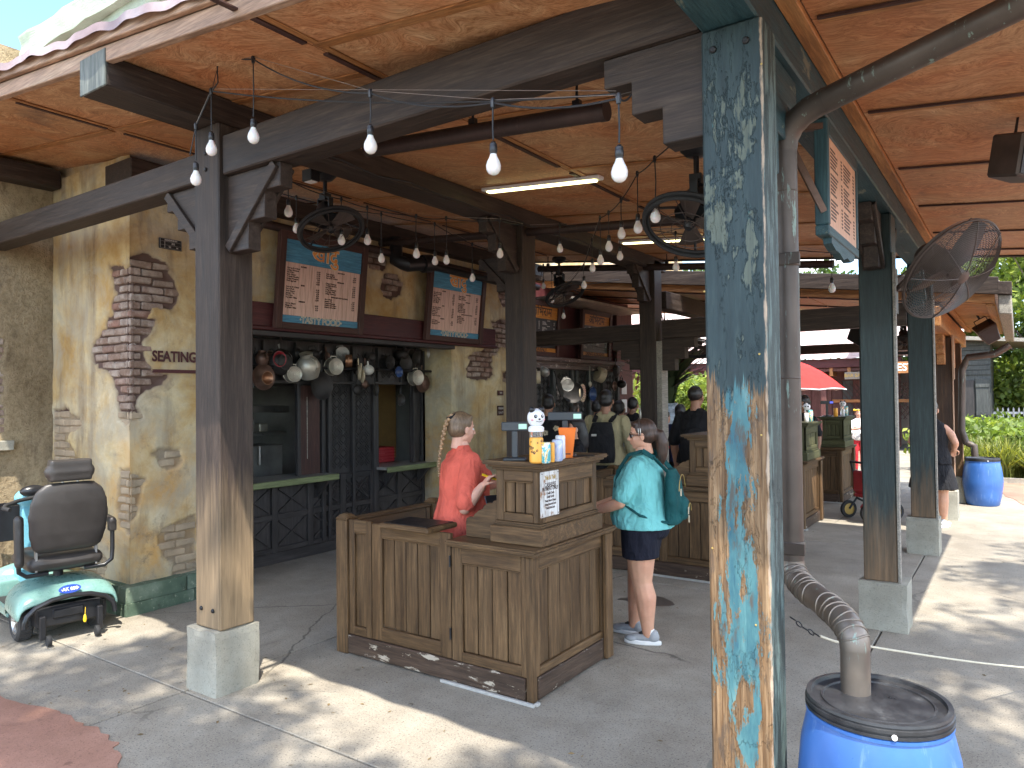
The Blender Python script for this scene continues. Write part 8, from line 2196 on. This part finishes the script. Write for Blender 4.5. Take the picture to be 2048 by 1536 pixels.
# ------------------------------------------------------------------ planting on the right
random.seed(5)
bl = [(random.uniform(-1.7,7), random.uniform(18.6,24), random.uniform(.3,.95), .55,.55,.33) for _ in range(190)]
leaf_cloud('hedge', bl, 130, .17, M['leaf_light'], None, .5, 8, .2)
tag(bpy.data.objects['hedge'], 'dense sunlit leafy hedge filling the bed behind the far blue drum', 'hedge')
bl = [(random.uniform(-1.75,7), random.uniform(17.8,18.7), random.uniform(.1,.5), .3,.3,.28) for _ in range(90)]
def blades(name, pts, per, L, mat, seed, spread=.5, w=.02):
    g = random.Random(seed); V = []; F = []; T = []
    for (x, y, z) in pts:
        for k in range(per):
            a = g.uniform(0, 6.283); ln = L*g.uniform(.6,1.2); t_ = g.uniform(.1,1)*spread; px_, py_ = x+g.uniform(-.08,.08), y+g.uniform(-.08,.08)
            dx, dy = math.cos(a), math.sin(a); nx_, ny_ = -dy*w, dx*w; tone = g.random(); b0 = len(V)
            for i, f in enumerate((0, .4, .75, 1)):
                r_ = ln*t_*f*f; h_ = ln*f*(1-.45*t_*f); ww = (1, 1, .7, .08)[i]
                V += [(px_+dx*r_-nx_*ww, py_+dy*r_-ny_*ww, z+h_), (px_+dx*r_+nx_*ww, py_+dy*r_+ny_*ww, z+h_)]; T += [tone, tone]
            for i in range(3): F.append((b0+2*i, b0+2*i+1, b0+2*i+3, b0+2*i+2))
    me = bpy.data.meshes.new(name); me.from_pydata(V, [], F); me.materials.append(mat)
    at = me.attributes.new('tone', 'FLOAT', 'POINT'); at.data.foreach_set('value', np.array(T, np.float32))
    o = bpy.data.objects.new(name, me); COL.objects.link(o); return o
o = blades('ornamental_grass', [(random.uniform(-1.5,7), random.uniform(17.3,18.3), 0) for _ in range(240)], 26, .85, M['grass_leaf'], 4, .9, .016); tag(o, kind='stuff')
b = MB(); rough(b, -1.8, 7, 17.0, 17.12, 0, .1, .01, .3, 2); tag(b.build('bed_kerb', M['plinth']), 'low pale kerb in front of the grassy bed', 'kerb')
for k, (x, y, h, r_, mt, lab) in enumerate(((1.6, 33, 9, 3.6, 'leaf_light', 'bright green tree filling the right edge above the hedge'), (-1.6, 37, 8, 3.4, 'leaf', 'mid green tree behind the grey hut'), (5.5, 30, 7.5, 3.2, 'leaf_light', 'light green tree at the far right edge behind the cage fan'))):
    tree(lab, 'garden_tree', (x, y, 0), h, (x, y, h*.55, r_, r_, h*.45), 70, 230, .26, M[mt], 30+k, .25, .95, 'garden trees')
bl = [(random.uniform(-1.2,6), random.uniform(27,29), random.uniform(.8,2.6), .7,.7,.5) for _ in range(70)]
tag(leaf_cloud('laurel_bush', bl, 160, .2, M['leaf_light'], None, .55, 18, .2), 'tall yellow green bush behind the white fence', 'bush')
for k, (px_, D_, top_y, r_, lab) in enumerate(((1340, 40, 540, 3.5, 'green tree top showing through the gap between the two roofs'), (1635, 36, 532, 2.6, 'feathery tree rising over the pavilion roof left of the dark green post'), (1230, 46, 530, 3.4, 'tree far behind the black inner post'))):
    p = PD(px_, top_y, D_); h = p.z
    tree(lab, 'skyline_tree', (p.x, p.y, 0), h, (p.x, p.y, h*.72, r_, r_, h*.27), 46, 170, .26, M['leaf'], 50+k, .2, .8, 'trees beyond the pavilion')
bl = []
for k in range(60):
    p = PD(random.uniform(1300, 1420), 790, random.uniform(19, 23)); bl.append((p.x, p.y, random.uniform(.7, 2.0), .6, .6, .45))
tag(leaf_cloud('garden_bush', bl, 190, .17, M['leaf_light'], None, .5, 28, .2), 'sunlit lime green bush behind the people and potted palm', 'bush')
# picket fence
pf = thing('picket_fence', 'white picket fence behind the hedge at the right edge', 'fence', (.5, 26, 0))
PKB = MB(); PKB.prism([(-.022,0),(.022,0),(.022,1.0),(0,1.06),(-.022,1.0)], -.01, .01); PK = PKB.mesh('picket', M['whitecloth'])
for k in range(34): inst('picket', PK, pf, (-1.4+k*.13, 0, .25))
b = MB(); b.box(-1.0,3.6,26.012,26.035,.6,.67); b.box(-1.0,3.6,26.012,26.035,1.1,1.17); b.build('rail', M['white'], pf)
# potted strap leaf plant
pp_ = PD(1334, 820, 12.3)
pot_ = thing('potted_palm', 'large potted strap leaved palm in a blue white glazed urn beyond the black post', 'potted plant', (pp_.x, pp_.y, 0))
b = MB(); b.lathe([(.001,0),(.25,0),(.25,.05),(.2,.1),(.2,1.0),(.26,1.06),(.001,1.06)], 24, Matrix.Translation((pp_.x, pp_.y, 0))); b.build('pedestal', M['plinth'], pot_, smooth=True)
b = MB(); b.lathe([(.001,1.06),(.13,1.06),(.2,1.25),(.21,1.4),(.15,1.58),(.19,1.64),(.17,1.64),(.13,1.6),(.001,1.6)], 24, Matrix.Translation((pp_.x, pp_.y, 0))); b.build('urn', M['pot_glaze'], pot_, smooth=True)
lf_ = blades('leaves', [(0, 0, 1.58)], 210, 1.45, M['leaf_dark'], 6, .95, .042); lf_.parent = pot_
# parasols
def parasol(label, p, r_, z0, z1, mat, ribs=8):
    t = thing('parasol', label, 'parasol', (p.x, p.y, 0)); b = MB(); n_ = ribs*4; rows = 5
    for i in range(rows+1):
        f = i/rows
        for j in range(n_):
            a = 2*math.pi*j/n_; sc_ = 1-.05*abs(math.sin(a*ribs/2))*f
            b.v.append((p.x+r_*f*sc_*math.cos(a), p.y+r_*f*sc_*math.sin(a), z1-(z1-z0)*f**1.7 + .03*f*abs(math.sin(a*ribs/2))))
    for i in range(rows):
        for j in range(n_): j2 = (j+1) % n_; b.f.append([i*n_+j, i*n_+j2, (i+1)*n_+j2, (i+1)*n_+j]); b.m.append(0)
    b.build('canopy', M[mat], t, smooth=True)
    b = MB(); b.tube([(p.x+r_*(1-.05*abs(math.sin(a*ribs/2)))*math.cos(a), p.y+r_*(1-.05*abs(math.sin(a*ribs/2)))*math.sin(a), z0+.03*abs(math.sin(a*ribs/2))-.006) for a in [2*math.pi*j/n_ for j in range(n_)]], .014, 5, closed=True); b.build('piping', M['white'], t)
    b = MB(); b.tube([(p.x, p.y, 0), (p.x, p.y, z1+.05)], .025, 10); b.build('pole', M['white'], t)
    for k in range(ribs):
        a = 2*math.pi*k/ribs; b = MB(); b.tube([(p.x, p.y, z1-.3), (p.x+r_*.97*math.cos(a), p.y+r_*.97*math.sin(a), z0+.01)], .008, 5); b.build('rib', M['white'], t)
parasol('large red parasol with white edging right of the near downpipe', PD(1572, 760, 19.0), 1.45, 1.87, 2.66, 'umbrella_red')
parasol('green parasol at the far right edge above the hedge', PD(2075, 760, 27.0), 1.5, 2.2, 2.75, 'umbrella_green')
# table and stroller
q = stand(1724, 15.4); t = thing('cafe_table', 'small white topped table by the girl with the flower crown', 'table', (q.x, q.y, 0))
b = MB(); b.lathe([(.001,.93),(.4,.93),(.4,.96),(.001,.96)], 24); b.build('top', M['white'], t, local=True); b = MB(); b.tube([(0,0,0),(0,0,.93)], .03, 8); b.lathe([(.001,0),(.22,0),(.22,.03),(.001,.04)], 16); b.build('leg', M['black_metal'], t, local=True)
q = PZ(1737, 1044); st = thing('pushchair', 'dark red pushchair with a yellow hubbed wheel left of the dark green post', 'pushchair', (q.x, q.y, 0))
st.rotation_euler = (0, 0, R(48))
st.scale = (.8,)*3
for x, y in ((0,0),(.0,.5),(.55,0),(.55,.5)):
    b = MB(); Mx = Matrix.Translation((x,y,.155)) @ Matrix.Rotation(R(90), 4, 'X'); b.lathe([(.1,-.025),(.15,-.025),(.155,0),(.15,.025),(.1,.025)], 24, Mx, close=False); w = b.build('wheel', M['rubber'], st, local=True, smooth=True)
    b = MB(); b.lathe([(.001,-.02),(.115,-.012),(.115,.012),(.001,.02)], 20, Mx); b.build('hub', M['gold'], w, local=True, smooth=True)
b = MB(); b.tube([(0,.02,.16),(.15,.03,.35),(.1,.04,.75),(.02,.05,1.0)], .02, 8); b.tube([(0,.48,.16),(.15,.47,.35),(.1,.46,.75),(.02,.45,1.0)], .02, 8); b.tube([(.02,.05,1.0),(.02,.45,1.0)], .02, 8); b.tube([(.15,.03,.35),(.55,.02,.16)], .02, 8); b.tube([(.15,.47,.35),(.55,.48,.16)], .02, 8); b.build('frame', M['black_metal'], st, local=True, smooth=True)
b = MB(); b.box(.05,.5,.06,.44,.38,.46); b.box(.04,.12,.06,.44,.46,.85); b.box(-.1,.12,-.02,.1,.2,.3); b.build('seat', M['red_plastic'], st, local=True, bevel=.03)

# ------------------------------------------------------------------ small things: bolts, conduit, litter
BLM = MB(); BLM.lathe([(.001,0),(.014,0),(.013,.006),(.008,.010),(.001,.010)], 8); BLT = BLM.mesh('bolt', M['black_metal'])
for t_, pts_ in ((pA, ((-4.09,2.598,3.2),(-4.09,2.598,3.3),(-4.15,2.598,.5),(-4.03,2.598,.5))), (P1T, ((-.90,2.618,3.05),(-.78,2.618,3.05)))):
    for p in pts_: inst('bolt', BLT, t_, mat4=Matrix.Translation(p) @ Matrix.Rotation(R(90), 4, 'X'))
b = MB(); b.tube([(-3.972, 2.9+.35*k, 3.50+.012*math.sin(k*1.7)-.02*(k % 2)) for k in range(18)], .006, 6); tag(b.build('conduit', M['wire'], smooth=True), 'thin black cable clipped along the upper beam behind the left wheel fan', 'cable')
g = np.random.default_rng(77); V = []; F = []
for k in range(330):
    x, y = (g.uniform(-6.5,-.2), g.uniform(1.2,3.4)) if k % 2 else (g.uniform(-5.9,2.2), g.uniform(2.5,12))
    if -4.0 < x < -2.3 and 3.5 < y < 4.5: continue
    a = g.uniform(0, 6.28); s_ = g.uniform(.006,.022); h_ = g.uniform(.002,.008); c_, n_ = math.cos(a), math.sin(a); i0 = len(V)
    V += [(x-c_*s_, y-n_*s_, .002), (x+n_*s_*.4, y-c_*s_*.4, h_), (x+c_*s_, y+n_*s_, .003), (x-n_*s_*.4, y+c_*s_*.4, .002)]; F.append((i0, i0+1, i0+2, i0+3))
me = bpy.data.meshes.new('leaf_litter'); me.from_pydata(V, [], F); me.materials.append(plain('dry_leaf_litter', (.16,.11,.05), .8, 0, .5, 3))
o = bpy.data.objects.new('leaf_litter', me); COL.objects.link(o); o['kind'] = 'stuff'
